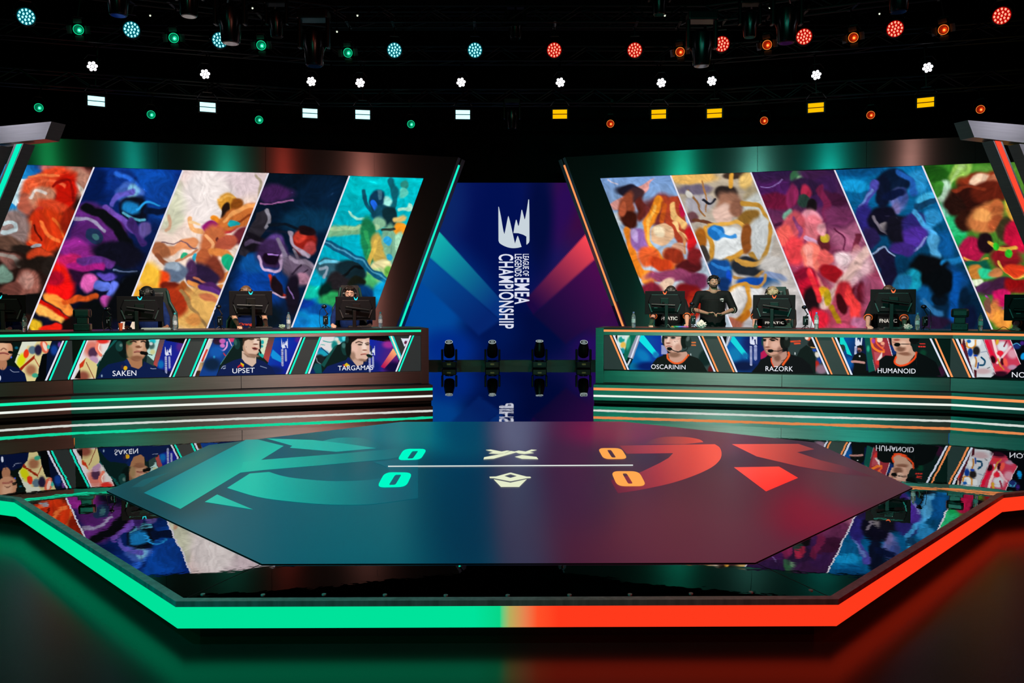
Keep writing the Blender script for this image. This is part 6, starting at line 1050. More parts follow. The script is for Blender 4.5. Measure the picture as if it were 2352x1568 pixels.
for px, yb_, wpx, Y, zt, lb_ in ((272, 36, 62, 12.6, 6.9, 'dark moving head over the first gap between cyan lamps at upper left'), (434, 38, 58, 12.9, 6.9, 'dark moving head above the second green barn door spotlight'),
        (530, 100, 64, 13.2, 6.52, 'dark moving head hiding half of the third cyan lamp'), (636, 86, 44, 14.2, 6.52, 'dark moving head right of the third green barn door spotlight'), (722, 152, 62, 13.4, 6.52, 'lowest dark moving head on the left, above a white blinder'),
        (1184, 89, 42, 15.2, 6.7, 'dark moving head hanging at the middle of the front truss'), (1514, 34, 46, 14.4, 6.9, 'dark moving head above the gap left of the first orange spotlight'), (1611, 152, 60, 13.4, 6.52, 'lowest dark moving head on the right, beside the third red lamp'),
        (1722, 86, 44, 14.2, 6.52, 'dark moving head between the third red lamp and the second orange spotlight'), (1806, 99, 62, 13.2, 6.52, 'dark moving head left of the fourth red lamp'), (2064, 28, 60, 12.6, 6.9, 'dark moving head above the fifth red lamp'), (1176, 296, 34, 17.4, 5.75, 'faint dark moving head over the blue LED wall')):
    hang_head(px, yb_, wpx, Y, zt, lb_)
for px, py, s_ in ((345, 36, 1), (580, 19, 1), (774, 73, 1), (821, 36, 1), (1527, 36, 1), (1768, 18, 1), (2020, 32, 1)):  # small glowing bulbs standing in for white lens glints in the rig
    p = pd(px, py, 14.6)
    t = empty('glint_light', p, 'tiny white glint light in the rig, %s' % {345: 'between the first two cyan lamps', 580: 'above the third cyan lamp', 774: 'just above the fourth green spotlight', 821: 'above the gap right of the fourth green spotlight', 1527: 'above the first orange spotlight', 1768: 'above the second orange spotlight', 2020: 'beside the fifth red lamp'}[px], 'work light', 'tiny glint lights in the rig')
    MB().sph((0, 0, 0), .016, sc=(1, .7, 1), n=10).build('bulb', emat('glint_white', '#e8f0d8', 1.2, False), t)
    MB().cyl((0, 0, .012), (0, 0, .06), .03, .02, n=14).cyl((0, 0, .06), (0, 0, CEIL - p.z), .006, n=6).build('housing', M_RIG, t)
# faint plain second truss further back, high
truss('lighting_truss', [g2(200, 62, 7.1), g2(2150, 62, 7.1)], 'highest rear truss seen faintly near the top of the picture', 7.1)
# ---- moving heads standing on the floor in front of the LED wall
def floor_head(px, tilt, label):
    p = gp(px, 845, 0)
    t = empty('floor_moving_head', p, label, 'stage light', 'moving heads on the floor before the LED wall')
    MB().box((0, 0, .085), (.34, .26, .15), bev=.02).build('base', M_RIG, t)
    MB().box((0, -.131, .10), (.09, .004, .035)).build('display', mat('small_display', '#101408', .4, emit='#3a3a14', es=1), t)
    MB().cyl((0, 0, .16), (0, 0, .19), .1, n=20).build('turntable', M_RIG, t)
    for q in (-1, 1): MB().box((q * .165, 0, .31), (.05, .14, .28), bev=.02).build('yoke_arm', M_RIG, t)
    h = bpy.data.objects.new('head', MB().lathe([(.09, -.14), (.125, -.1), (.13, .06), (.105, .17), (.085, .245), (.088, .25)], 24).mesh('head')); COL.objects.link(h)
    h.data.materials.append(M_RIG); shade_auto(h.data); h.parent = t; h.location = (0, 0, .40); h.rotation_euler = (math.radians(tilt), 0, 0)
    lo = MB().sph((0, 0, .25), .045, sc=(1, 1, .35), n=16).build('lens', emat('pale_lens', '#8c9c9a', .7, False), h)
    MB().torus((0, 0, .252), .083, .008, n=26).build('lens_ring', emat('lens_rim', '#c4d4d4', .7, False), h)
    return t
for px, tl, lb_ in ((1032, 26, 'leftmost moving head on the floor, lens tipped toward the stage'), (1131, 26, 'second moving head from the left on the floor'), (1239, 14, 'third moving head from the left, pointing almost straight up'), (1340, 28, 'rightmost moving head on the floor by the right desk')):
    floor_head(px, tl, lb_)
# ================================================================== people, chairs and things on the desks
from mathutils.bvhtree import BVHTree
UP = Vector((0, 0, 1))
class FB:                        # quick collector of balls and tapered rods, merged afterwards into one skin
    T = {}
    def __init__(s): s.v = []; s.f = []; s.n = 0
    @staticmethod
    def ball(n):
        if n not in FB.T:
            m = max(5, n * 2 // 3); v = [(0, 0, 1)] + [(math.sin(math.pi * i / m) * math.cos(2 * math.pi * k / n), math.sin(math.pi * i / m) * math.sin(2 * math.pi * k / n), math.cos(math.pi * i / m)) for i in range(1, m) for k in range(n)] + [(0, 0, -1)]
            f = [(0, 1 + k, 1 + (k + 1) % n) for k in range(n)]
            for i in range(m - 2):
                for k in range(n): f.append((1 + i * n + k, 1 + (i + 1) * n + k, 1 + (i + 1) * n + (k + 1) % n, 1 + i * n + (k + 1) % n))
            L = len(v) - 1; f += [(L, 1 + (m - 2) * n + (k + 1) % n, 1 + (m - 2) * n + k) for k in range(n)]
            FB.T[n] = (np.array(v), f)
        return FB.T[n]
    def put(s, v, f): s.v.append(v); s.f += [tuple(i + s.n for i in q) for q in f]; s.n += len(v)
    def sph(s, c, r, sc=(1, 1, 1), n=16, rot=None):
        v, f = FB.ball(n); v = v * np.array(sc) * r
        if rot is not None: v = v @ np.array(rot).T
        s.put(v + np.array(c), f); return s
    def cyl(s, a, b, r1, r2=None, n=16, caps=True):
        r2 = r1 if r2 is None else r2; a = Vector(a); d = Vector(b) - a
        if d.length < 1e-6: return s
        q = np.array(d.to_track_quat('Z', 'Y').to_matrix()); t = np.arange(n) * 2 * math.pi / n
        c = np.stack([np.cos(t), np.sin(t), t * 0], 1) @ q.T
        s.put(np.concatenate([c * r1 + np.array(a), c * r2 + np.array(b)]), [(k, (k + 1) % n, n + (k + 1) % n, n + k) for k in range(n)] + [tuple(range(n))[::-1], tuple(range(n, 2 * n))]); return s
    def cap(s, a, b, ra, rb=None, n=12):
        rb = ra if rb is None else rb
        s.cyl(a, b, ra, rb, n); s.sph(a, ra, n=n); s.sph(b, rb, n=n); return s
    def mesh(s, name):
        me = bpy.data.meshes.new(name); me.from_pydata(np.concatenate(s.v).tolist(), [], s.f); me.update(); return me
def remesh(mb, name, mat_, parent, vox=.008, smooth=4):
    me = mb.mesh(name + '_raw'); o = bpy.data.objects.new('tmp', me); COL.objects.link(o)
    m = o.modifiers.new('r', 'REMESH'); m.mode = 'VOXEL'; m.voxel_size = vox; m.use_smooth_shade = True
    s_ = o.modifiers.new('s', 'SMOOTH'); s_.factor = .5; s_.iterations = smooth
    dg = bpy.context.evaluated_depsgraph_get(); out = bpy.data.meshes.new_from_object(o.evaluated_get(dg)); out.name = name
    bpy.data.objects.remove(o); bpy.data.meshes.remove(me)
    out.polygons.foreach_set('use_smooth', [True] * len(out.polygons)); out.materials.clear()
    return link(name, out, mat_, parent, world=True)
def hand(mb, wrist, fwd, up, side, curl=28, grip=0.0):
    """palm, four separate bent fingers, thumb leaving the side of the palm (side = direction of the thumb)"""
    fwd = fwd.normalized(); side = (side - fwd * side.dot(fwd)).normalized(); up = (up - fwd * up.dot(fwd) - side * up.dot(side)).normalized()
    pl_ = .085
    for k, (s_, L, r) in enumerate(((.030, .074, .0085), (.010, .082, .009), (-.010, .076, .0085), (-.029, .060, .0075))):
        kn = wrist + fwd * (pl_ - (.006 if k == 3 else 0)) + side * s_ + up * .006
        mb.cap(wrist + side * s_ * .55, kn, .016, .0125, n=8)
        p = kn; ang = math.radians(curl * .5 + k * 3)
        for f_, rr in ((.46, r), (.30, r * .92), (.24, r * .84)):
            d = fwd * math.cos(ang) - up * math.sin(ang) + side * s_ * 1.6
            q = p + d.normalized() * L * f_; mb.cap(p, q, rr, rr * .93, n=8); p = q; ang += math.radians(curl + grip)
    b = wrist + fwd * .022 + side * .026; k1 = b + (fwd * .62 + side * .72 - up * .2).normalized() * .038; k2 = k1 + (fwd * .9 + side * .25 - up * .3).normalized() * .03
    mb.cap(b, k1, .0135, .0105, n=8); mb.cap(k1, k2, .0105, .0085, n=8)
M_HAIRS = {}
def hair_mat(c): return mat('hair_' + c.strip('#'), c, .5, spec=.4, noise=.35, nscale=60, stretch=(1, 1, .2))
def person(head, yaw, hands, label, group=None, jersey='#0b1f4c', jersey_name='navy', cuff=None, hair='#17120f', skin='#b4836a', long_sleeve=False, headset=True, stand=False, wide=1.0, feet_z=.289, tiltfwd=0.0, text=None, hand_dirs=None, badge=None, beard=None, hairvol=1.0):
    head = Vector(head); f = Vector((math.sin(yaw), -math.cos(yaw), 0)); r = f.cross(UP).normalized()   # r = the person's right
    R3 = Matrix((r, f, UP)).transposed()
    ft = (f * math.cos(tiltfwd) - UP * math.sin(tiltfwd)); hu = (UP * math.cos(tiltfwd) + f * math.sin(tiltfwd)); RH = Matrix((r, ft, hu)).transposed()
    neck = head - hu * .165 - ft * .045; chest = neck - UP * .14 - f * .01
    pel = (neck - UP * .60 - f * .02) if stand else (neck - UP * .50 - f * .12)
    root = empty('person', (pel.x, pel.y, feet_z), label, 'person', group)
    sw = .185 * wide; sR = neck - UP * .055 + r * sw; sL = neck - UP * .055 - r * sw
    el = []
    for s_, sh, h_ in ((1, sR, hands[0]), (-1, sL, hands[1])):
        h_ = Vector(h_); mid = (sh + h_) / 2; L = (h_ - sh).length; bend = math.sqrt(max(.0009, (.285 ** 2) - min(L / 2, .28) ** 2))
        out = (r * s_ * .75 - UP * .9 - f * .25); ax = (h_ - sh).normalized(); out = (out - ax * out.dot(ax)).normalized()
        el.append(sh + r * s_ * .11 - UP * .265 + f * .03 if stand else mid + out * bend)
    M_SK = mat('skin_' + skin.strip('#'), skin, .5, spec=.4, noise=.05, nscale=20)
    # --- body: one continuous skin
    mb = FB()
    mb.sph(head, .1, sc=(.80, .97, 1.12), rot=RH, n=24); mb.sph(head + ft * .028 - hu * .058, .075, sc=(.78, .85, .74), rot=RH, n=18)
    mb.cap(head + ft * .086 + hu * .012, head + ft * .106 - hu * .016, .009, .0135, n=8)
    for s_ in (1, -1):
        mb.sph(head + r * s_ * .079 - ft * .004 - hu * .004, .026, sc=(.4, .85, 1.25), rot=RH, n=10)
        mb.cap(head + ft * .082 + hu * .031 + r * .012 * s_, head + ft * .07 + hu * .03 + r * .05 * s_, .0095, .008, n=8)
        mb.sph(head + ft * .062 - hu * .026 + r * .04 * s_, .026, n=10)
    mb.cap(head + ft * .086 - hu * .047 + r * .016, head + ft * .086 - hu * .047 - r * .016, .0085, .0085, n=8)
    mb.cap(head - hu * .05 - ft * .02, neck, .054 * (1 + (wide - 1) * .4), .062 * wide, n=14)
    mb.cap(sR, sL, .055, .055, n=12); mb.cap(neck, sR, .05, .05); mb.cap(neck, sL, .05, .05)
    mb.sph(chest, .15, sc=(1.05 * wide, .68, 1.0), rot=R3, n=18); mb.sph((chest + pel) / 2, .15, sc=(.98 * wide, .70 * (wide if stand else 1), 1.25), rot=R3, n=18); mb.sph(pel, .15, sc=(1.05 * wide, .75, .7), rot=R3, n=16)
    for i, (sh, e_) in enumerate(((sR, el[0]), (sL, el[1]))):
        h_ = Vector(hands[i]); mb.cap(sh, e_, .050, .040, n=12); mb.cap(e_, e_ + (h_ - e_) * .35, .040, .041, n=12); mb.cap(e_ + (h_ - e_) * .35, h_, .040, .025, n=12)
        s_ = 1 if i == 0 else -1
        if hand_dirs: fd, ud, sd = hand_dirs[i]
        else: fd, ud, sd = (f * 1.0 - r * s_ * .15 - UP * .12), UP, -r * s_
        hand(mb, h_, Vector(fd), Vector(ud), Vector(sd), curl=30 if not stand else 46)
    hipR, hipL = pel + r * .09 * wide - UP * .03, pel - r * .09 * wide - UP * .03; feet = []
    for s_, hp in ((1, hipR), (-1, hipL)):
        if stand: kn = Vector((hp.x, hp.y, (hp.z + feet_z) / 2)) + f * .02 + r * s_ * .01; an = Vector((hp.x, hp.y, feet_z + .09)) + r * s_ * .02
        else: kn = hp + f * .42 + r * s_ * .05 + UP * .02; an = Vector((kn.x, kn.y, feet_z + .09)) - f * .05
        mb.cap(hp, kn, .078, .055, n=14); mb.cap(kn, kn + (an - kn) * .35, .055, .054, n=12); mb.cap(kn + (an - kn) * .35, an, .054, .036, n=12); mb.cap(an - UP * .03, an + f * .12 - UP * .055, .036, .026, n=10); feet.append((hp, kn, an))
    remesh(mb, 'body', M_SK, root, .0065 if stand else .0075, 3)
    # --- jersey
    mb = FB(); k = .014
    mb.cap(sR - UP * .01, sL - UP * .01, .055 + k, .055 + k); mb.cap(neck - UP * .035, sR, .052 + k, .055 + k); mb.cap(neck - UP * .035, sL, .052 + k, .055 + k)
    mb.sph(chest, .15 + k, sc=(1.08 * wide, .72, 1.0), rot=R3, n=20); mb.sph((chest + pel) / 2, .15 + k, sc=(1.02 * wide, .76 * (wide if stand else 1), 1.3), rot=R3, n=20); mb.sph(pel + UP * .02, .15 + k, sc=(1.1 * wide, .82 * (1.1 if stand else 1), .78), rot=R3, n=18)
    if stand: mb.cyl(pel - UP * .1, chest, .17 * wide, .155 * wide, 24)
    cuffs = []
    for i, (sh, e_) in enumerate(((sR, el[0]), (sL, el[1]))):
        h_ = Vector(hands[i])
        if long_sleeve: mb.cap(sh, e_, .05 + k, .04 + k); mb.cap(e_, e_ + (h_ - e_) * .84, .04 + k, .028 + k); cuffs.append((e_ + (h_ - e_) * .88, h_ - e_, .032 + k))
        else:
            t_ = 1.0 if (cuff or stand) else .72; q = sh + (e_ - sh) * t_; mb.cap(sh, q, .056 + k, .058 + k); cuffs.append((q + (h_ - e_).normalized() * (.045 if t_ == 1 else 0) if t_ == 1 else q + (e_ - sh).normalized() * .05, (h_ - e_) if t_ == 1 else (e_ - sh), .052 + k * .5))
    jo = remesh(mb, 'jersey', mat('cloth_' + jersey.strip('#'), jersey, .8, spec=.2, noise=.18, nscale=14, bump=.15), root, .011, 3)
    if cuff or not long_sleeve:
        for p_, d_, rr in cuffs: MB().torus(p_, rr, .009 if cuff else .004, ax=d_, n=24).build('sleeve_hem', mat('hem_' + (cuff or 'pale').strip('#'), cuff or '#b8b49c', .7), root, smooth=True, world=True)
    MB().torus(neck - UP * .012 + f * .012, .068 * (1 + (wide - 1) * .3), .008, ax=(UP * .9 + f * .35), n=28).build('collar', mat('collar_' + (cuff or jersey).strip('#'), cuff if (cuff and not stand) else jersey, .8), root, smooth=True, world=True)
    # --- trousers, shoes
    mb = FB()
    for hp, kn, an in feet: mb.cap(hp, kn, .09, .066, n=14); mb.cap(kn, an + UP * .02, .064, .05, n=12)
    mb.sph(pel - UP * .03, .155, sc=(1.06 * wide, .8, .7), rot=R3); remesh(mb, 'trousers', mat('trousers', '#0d0e12', .85), root, .016, 2)
    for hp, kn, an in feet:
        MB().box(an + f * .055 - UP * .052, (.085, .085, .07), rot=R3, bev=.02).box(an + f * .10 - UP * .062, (.08, .13, .05), rot=R3, bev=.02).build('shoe', mat('shoe_black', '#101114', .6), root, world=True)
    # --- hair
    mb = FB(); hv = hairvol; random.seed(len(label) * 7)
    mb.sph(head - ft * .020 + hu * .028, .1, sc=(.92 * hv, 1.0 * hv, 1.06 * hv), rot=RH, n=20); mb.sph(head - ft * .04 - hu * .03, .085, sc=(.93, .8, .95), rot=RH, n=16)
    for i in range(26):
        a = random.uniform(-1.25, 1.25); b = random.uniform(.1, 1.1)
        p = head + hu * .045 * hv + r * (math.sin(a) * .078 * hv) + ft * (math.cos(a) * .085 * b) + hu * (.07 * hv * (1 - b * .55)); mb.cap(p, p + r * random.uniform(-.02, .02) + ft * .012 + hu * random.uniform(-.006, .012) * hv, .016, .008, n=6)
    cut = remesh(mb, 'hair', hair_mat(hair), root, .0075, 1)
    # --- face details
    M_EYE = mat('eye_white', '#c8c4c0', .3); M_IR = mat('eye_dark', '#120e0c', .2); M_BR = mat('brow_' + hair.strip('#'), hair, .7); M_LIP = mat('lip', '#8c4e48', .5)
    for s_ in (1, -1):
        e = MB().sph(head + ft * .081 + hu * .010 + r * .032 * s_, .0125, sc=(1, .6, .62), rot=RH, n=10).build('eye', M_EYE, root, world=True)
        MB().sph(head + ft * .0885 + hu * .010 + r * .032 * s_, .006, sc=(1, .4, 1), rot=RH, n=8).build('iris', M_IR, e, world=True)
        MB().cap(head + ft * .092 + hu * .034 + r * .014 * s_, head + ft * .080 + hu * .033 + r * .050 * s_, .0045, .003, n=6).build('eyebrow', M_BR, root, world=True)
    MB().cap(head + ft * .0915 - hu * .047 + r * .02, head + ft * .0915 - hu * .047 - r * .02, .0048, .0048, n=8).build('mouth', M_LIP, root, world=True)
    if beard: MB().sph(head + ft * .040 - hu * .066, .07, sc=(.84, .80, .62), rot=RH, n=16).build('beard', mat('beard', beard, .9), root, smooth=True, world=True)
    # --- headset
    if headset:
        M_HS = mat('headset_black', '#0e1010', .35)
        hs = MB().torus(head + hu * .01 - ft * .004, .112 * hv ** .5, .008, ax=ft, a0=0, a1=180, n=24).build('headset', M_HS, root, smooth=True, world=True)
        # the half circle must arch over the head
        for s_ in (1, -1): MB().cyl(head + r * s_ * .078 - hu * .004, head + r * s_ * .108 - hu * .004, .036, .032, n=18).build('ear_cup', M_HS, hs, world=True)
        a = head + r * -.1 - hu * .02; m_ = head + ft * .105 - hu * .055 - r * .03
        MB().tube([a, a + ft * .06 - hu * .035, m_], .0035, 6).sph(m_, .011, sc=(1, 1, 1), n=10).build('microphone', M_HS, hs, world=True)
    return root, jo
def project_text(word, ob, quad, m_, parent, bold=.03):
    me = text_mesh(word, bold); n = len(me.vertices); c = np.empty(n * 3); me.vertices.foreach_get('co', c); c = c.reshape(-1, 3)
    u = (c[:, 0] - c[:, 0].min()) / np.ptp(c[:, 0]); v = 1 - (c[:, 1] - c[:, 1].min()) / np.ptp(c[:, 1])
    mw = mworld(ob); bm = bmesh.new(); bm.from_mesh(ob.data); bm.transform(mw); bv = BVHTree.FromBMesh(bm); last = None; P = []
    a, b, cc, d = quad; miss = []
    for i in range(n):
        x = (a[0] * (1 - u[i]) + b[0] * u[i]) * (1 - v[i]) + (d[0] * (1 - u[i]) + cc[0] * u[i]) * v[i]
        y = (a[1] * (1 - u[i]) + b[1] * u[i]) * (1 - v[i]) + (d[1] * (1 - u[i]) + cc[1] * u[i]) * v[i]
        rr = ray(x, y).normalized(); h = bv.ray_cast(ORG, rr)
        if h[0] is None: miss.append((i, x, y)); P.append(None)
        else: P.append(h[0] - rr * .006); last = h[0].y
    bm.free()
    if last is None: bpy.data.meshes.remove(me); return
    for i, x, y in miss: P[i] = pd(x, y, last)
    for i in range(n): me.vertices[i].co = P[i]
    me.update(); return link('jersey_lettering', me, m_, parent, world=True)
# ---- gaming chair
def chair(px, S, off, top_z, label, accent='#0f3a34', yaw=0.0):
    b = S['PD'].atx(px, off) if 164 < px < 2186 else S['PE'].atx(px, off)
    n = (S['PD'] if 164 < px < 2186 else S['PE']).n; rz = math.atan2(n.y, n.x) - math.pi / 2 + yaw
    t = empty('gaming_chair', (b.x, b.y, .289), label, 'chair', 'gaming chairs behind the desks', rz=rz); H = top_z - .289
    M_CH = mat('chair_black', '#0b0f10', .5); M_CA = mat('chair_accent_' + accent.strip('#'), accent, .5)
    fr = [(-.14, H), (.14, H), (.185, H - .10), (.20, H - .24), (.29, H - .38), (.30, H - .62), (.24, H - .86), (-.24, H - .86), (-.30, H - .62), (-.29, H - .38), (-.20, H - .24), (-.185, H - .10)]
    MB().prism([(x, .10, z) for x, z in fr], (0, .09, 0)).build('backrest', M_CH, t)
    for s_ in (1, -1): MB().tube([(s_ * .155, .09, H - .04), (s_ * .19, .085, H - .22), (s_ * .285, .06, H - .40), (s_ * .295, .05, H - .62), (s_ * .24, .07, H - .84)], .022, 8).build('side_bolster', M_CA, t, smooth=True)
    MB().box((0, .09, H - .13), (.2, .05, .12), bev=.02).build('headrest', M_CH, t)
    sz = max(.35, H - .95)
    MB().box((0, -.12, sz), (.50, .50, .11), bev=.04).build('seat', M_CH, t)
    for s_ in (1, -1): MB().box((s_ * .3, -.08, sz + .22), (.08, .26, .03), bev=.01).cyl((s_ * .3, -.08, sz), (s_ * .3, -.08, sz + .21), .02, n=8).build('armrest', M_CH, t)
    MB().cyl((0, -.1, .08), (0, -.1, sz - .05), .03, n=12).build('gas_column', M_RIG, t)
    for k in range(5):
        a = k * 2 * math.pi / 5; e = Vector((math.cos(a) * .3, -.1 + math.sin(a) * .3, .06)); MB().cap((0, -.1, .09), e, .022, .015, n=8).sph((e.x, e.y, .028), .027, n=10).build('castor_leg', M_RIG, t)
    return t
# ---- monitor, seen from behind
M_MON = mat('monitor_grey', '#141215', .6, spec=.08); M_MON2 = mat('monitor_dark', '#060708', .4, spec=.25)
def base_at(px, S, off):
    pl = S['PD'] if 164 < px < 2186 else S['PE']; p = pl.atx(px, off); return Vector((p.x, p.y, DESKZ)), pl
def monitor(px, ytop, S, label, orange=False, off=.40, tilt=0.0, arm=1, w=.63, h=.375):
    b, pl = base_at(px, S, off); rz = math.atan2(pl.n.y, pl.n.x) - math.pi / 2 + tilt
    zt = pl.at(px, ytop, off).z - DESKZ
    t = empty('monitor', b, label, 'monitor', 'player monitors', rz=rz); zc = zt - h / 2
    # local: -y = towards the camera (back of the monitor), +y = screen side
    cs = MB().box((0, 0, zc), (w, .028, h), bev=.006).build('casing', M_MON, t)
    fr = [(-w * .36, zc + h * .36), (w * .36, zc + h * .36), (w * .43, zc + h * .05), (w * .34, zc - h * .42), (-w * .34, zc - h * .42), (-w * .43, zc + h * .05)]
    MB().loft([(x, -.012, z) for x, z in fr], [(x * .92, -.034, zc + (z - zc) * .9) for x, z in fr]).build('back_plate', mat('monitor_plate', '#161417', .55, spec=.1), t)
    MB().box((0, -.031, zc + h * .34), (w * .66, .004, .006)).build('vent_line', mat('monitor_line', '#4c5254', .3, .6), t)
    for s_ in (1, -1): MB().prism([(s_ * w * .385, -.03, zc - h * .05), (s_ * w * .41, -.03, zc - h * .05), (s_ * w * .335, -.03, zc - h * .4), (s_ * w * .305, -.03, zc - h * .4)], (0, -.006, 0)).build('side_trim', mat('monitor_line', '#4c5254'), t)
    MB().box((0, -.045, zc + .02), (.13, .035, .11), bev=.004).build('mount_block', M_MON2, t)
    for s_ in (1, -1): MB().sph((s_ * .05, -.064, zc + .055), .004, n=8).build('mount_screw', mat('screw_bright', '#a0a4a4', .2, 1), t)
    MB().box((0, .0155, zc), (w * .97, .002, h * .94)).build('screen', emat('player_screen', '#3c5878', .9), t)
    l = [(-.033, .024), (-.024, .024), (-.012, .002), (0, -.006), (.012, .002), (.024, .024), (.033, .024), (.022, -.012), (.008, -.026), (-.008, -.026), (-.022, -.012)]
    MB().prism([(x, -.020, zt - .032 + z) for x, z in l], (0, -.004, 0)).build('logo_light', emat('logo_orange', '#ff6e40', 1.3) if orange else emat('logo_cyan', '#28e4ee', 1.2), t)
    px_ = .06 * arm
    MB().cyl((-.2 * arm, -.10, zc - .03 - .0), (.17 * arm, -.10, zc - .01 - .035 * (1 if arm > 0 else -1)), .021, n=14).build('monitor_arm', M_MON2, t)
    MB().cyl((-.02, -.05, zc + .0), (-.02, -.10, zc - .02), .018, n=10).build('arm_joint', M_MON2, t)
    MB().box((px_ * .6, -.115, (zc - .03) / 2), (.055, .035, zc - .03), bev=.006).box((px_ * .6, -.1, .008), (.2, .16, .014), bev=.004).build('stand', M_MON2, t)
    MB().box((-w * .22, -.036, zc - h * .22), (.055, .003, .008)).build('maker_mark', mat('mark_pale', '#8c9092', .4), t)
    return t
# ---- small things
def bottle(px, S, off, label, cap='#2898a8', lab='#b0b8c0', tilt=0.0):
    b, pl = base_at(px, S, off); t = empty('water_bottle', b + Vector((0, 0, .0005)), label, 'bottle', 'water bottles on the desks')
    M_PET = mat('clear_plastic', '#dfeeee', .08, trans=.85, spec=.6)
    MB().lathe([(.028, 0), (.032, .006), (.0325, .06), (.030, .075), (.0325, .09), (.0325, .14), (.031, .15), (.033, .165), (.027, .195), (.014, .222), (.013, .232)], 20).build('body', M_PET, t, smooth=True)
    MB().lathe([(.015, .230), (.0155, .232), (.0155, .25), (.014, .252)], 16).build('cap', mat('cap_' + cap.strip('#'), cap, .4), t, smooth=True)
    MB().cyl((0, 0, .078), (0, 0, .138), .0337, n=20, caps=False).build('label', mat('bottle_label_' + lab.strip('#'), lab, .5, noise=.5, nscale=60), t, smooth=True)
    return t
def cam_stand(px, S, off, label, h=.33, cable=1):
    b, pl = base_at(px, S, off); t = empty('player_camera', b, label, 'camera', 'small player cameras on the desks')
    M_C = mat('camera_black', '#0b0c0d', .3, spec=.6)
    for k in range(3):
        a = math.radians(90 + 120 * k + 10 * cable); MB().cap((0, 0, .05), (math.cos(a) * .07, math.sin(a) * .07, .006), .007, .006, n=8).build('leg', M_C, t)
    MB().box((0, 0, .125), (.075, .05, .14), bev=.012).build('transmitter', M_C, t)
    MB().box((-.012, -.0265, .13), (.006, .002, .05)).box((.014, -.0265, .15), (.016, .002, .012)).build('status_mark', mat('status', '#9ca8b0', .4), t)
    MB().tube([(0, 0, .19), (.03, 0, .225), (-.02, 0, h - .03)], .008, 8).sph((.03, 0, .225), .014, n=10).build('arm', M_C, t)
    c = MB().sph((-.02, 0, h), .038, sc=(1.1, 1, .8), n=16).build('camera_head', M_C, t, smooth=True)
    MB().sph((-.034, -.034, h + .006), .009, n=10).build('lens', mat('lens_blue', '#0c1c38', .05, emit='#284878', es=.6), c)
    MB().tube([(-.03 * cable, .02, h), (-.09 * cable, .02, h - .06), (-.10 * cable, .01, .12), (-.08 * cable, 0, .006)], .004, 6).build('cable', M_C, t)
    return t
def keyboard(px, S, off, label, col='#15181a', w=.36, rgb=False):
    b, pl = base_at(px, S, off); rz = math.atan2(pl.n.y, pl.n.x) - math.pi / 2
    t = empty('keyboard', b, label, 'keyboard', rz=rz)
    MB().box((0, 0, .014), (w, .13, .02), bev=.004).build('body', mat('kb_' + col.strip('#'), col, .4), t)
    mb = MB(); nk = int(w / .024)
    for rw in range(5):
        for k in range(nk): mb.box((-w / 2 + .018 + k * (w - .03) / nk, -.045 + rw * .023, .028), (.017, .017, .009))
    kc = mb.build('keycaps', mat('keycap_' + col.strip('#'), col, .5), t)
    if rgb:
        for i, c in enumerate(('#c89c40', '#28a850', '#48c8a0', '#60a0e8', '#8878e0', '#d080c8', '#e86088')):
            MB().box((-w / 2 + (i + .5) * w / 7, -.066, .02), (w / 7, .003, .018)).build('light_bar', emat('rgb%d' % i, c, 1.0), t)
    return t
def mouse(p, label, col):
    t = empty('computer_mouse', p, label, 'mouse'); MB().sph((0, 0, .016), .03, sc=(1, 1.8, .62), n=14).build('shell', mat('mouse_' + col.strip('#'), col, .35), t, smooth=True)
    MB().cyl((-.004, -.03, .03), (.004, -.03, .03), .007, n=10).build('wheel', M_MON2, t)
def tissue(px, S, off, label, s=1.0, col='#c8beb8'):
    b, pl = base_at(px, S, off); bm = bmesh.new(); bmesh.ops.create_icosphere(bm, subdivisions=4, radius=.05 * s)
    random.seed(px)
    for v in bm.verts:
        q = v.co; k = 1 + .35 * math.sin(q.x * 110 + 3 * math.sin(q.y * 90)) * math.cos(q.z * 120 + px) + random.uniform(-.05, .05)
        v.co = Vector((q.x * k * 1.2, q.y * k * .8, max(0, (q.z + .045 * s) * k * .9 * (1 - abs(q.x) * 6 / s * .5 if q.x > 0 else 1))))
    me = bpy.data.meshes.new('crumpled_tissue'); bm.to_mesh(me); bm.free()
    o = link('crumpled_tissue', me, mat('tissue_' + col.strip('#'), col, .8), None, smooth=True); o.location = b; tag(o, label, 'tissue'); return o
def talkback(px, S, off, label):
    b, pl = base_at(px, S, off); rz = math.atan2(pl.n.y, pl.n.x) - math.pi / 2
    t = empty('talkback_unit', b, label, 'speaker', rz=rz); M_T = mat('talkback_black', '#08090a', .3, spec=.6)
    MB().box((0, 0, .05), (.22, .16, .10), bev=.012).build('base', M_T, t)
    MB().box((0, 0, .14), (.15, .08, .09), bev=.01).build('neck', M_T, t)
    MB().box((0, -.01, .25), (.235, .12, .13), bev=.035).build('speaker_head', M_T, t)
    for k in range(6): MB().sph((-.07 + k * .028, -.082, .035 + (k % 2) * .02), .005, n=8).build('knob', mat('knob_grey', '#4c5454', .3, .5), t)
def deskp(px, S, off, z=0.0):
    b, pl = base_at(px, S, off); b.z += z; return b
def seatp(px, py, S, off):
    pl = S['PD'] if 164 < px < 2186 else S['PE']; return pl.at(px, py, off)
def yaw_of(S, px):
    n = (S['PD'] if 164 < px < 2186 else S['PE']).n; return math.atan2(-n.x, n.y)
M_RED = emat_ = mat('print_red', '#e8442c', .7); M_WHT = mat('print_white', '#d4d8d8', .7)
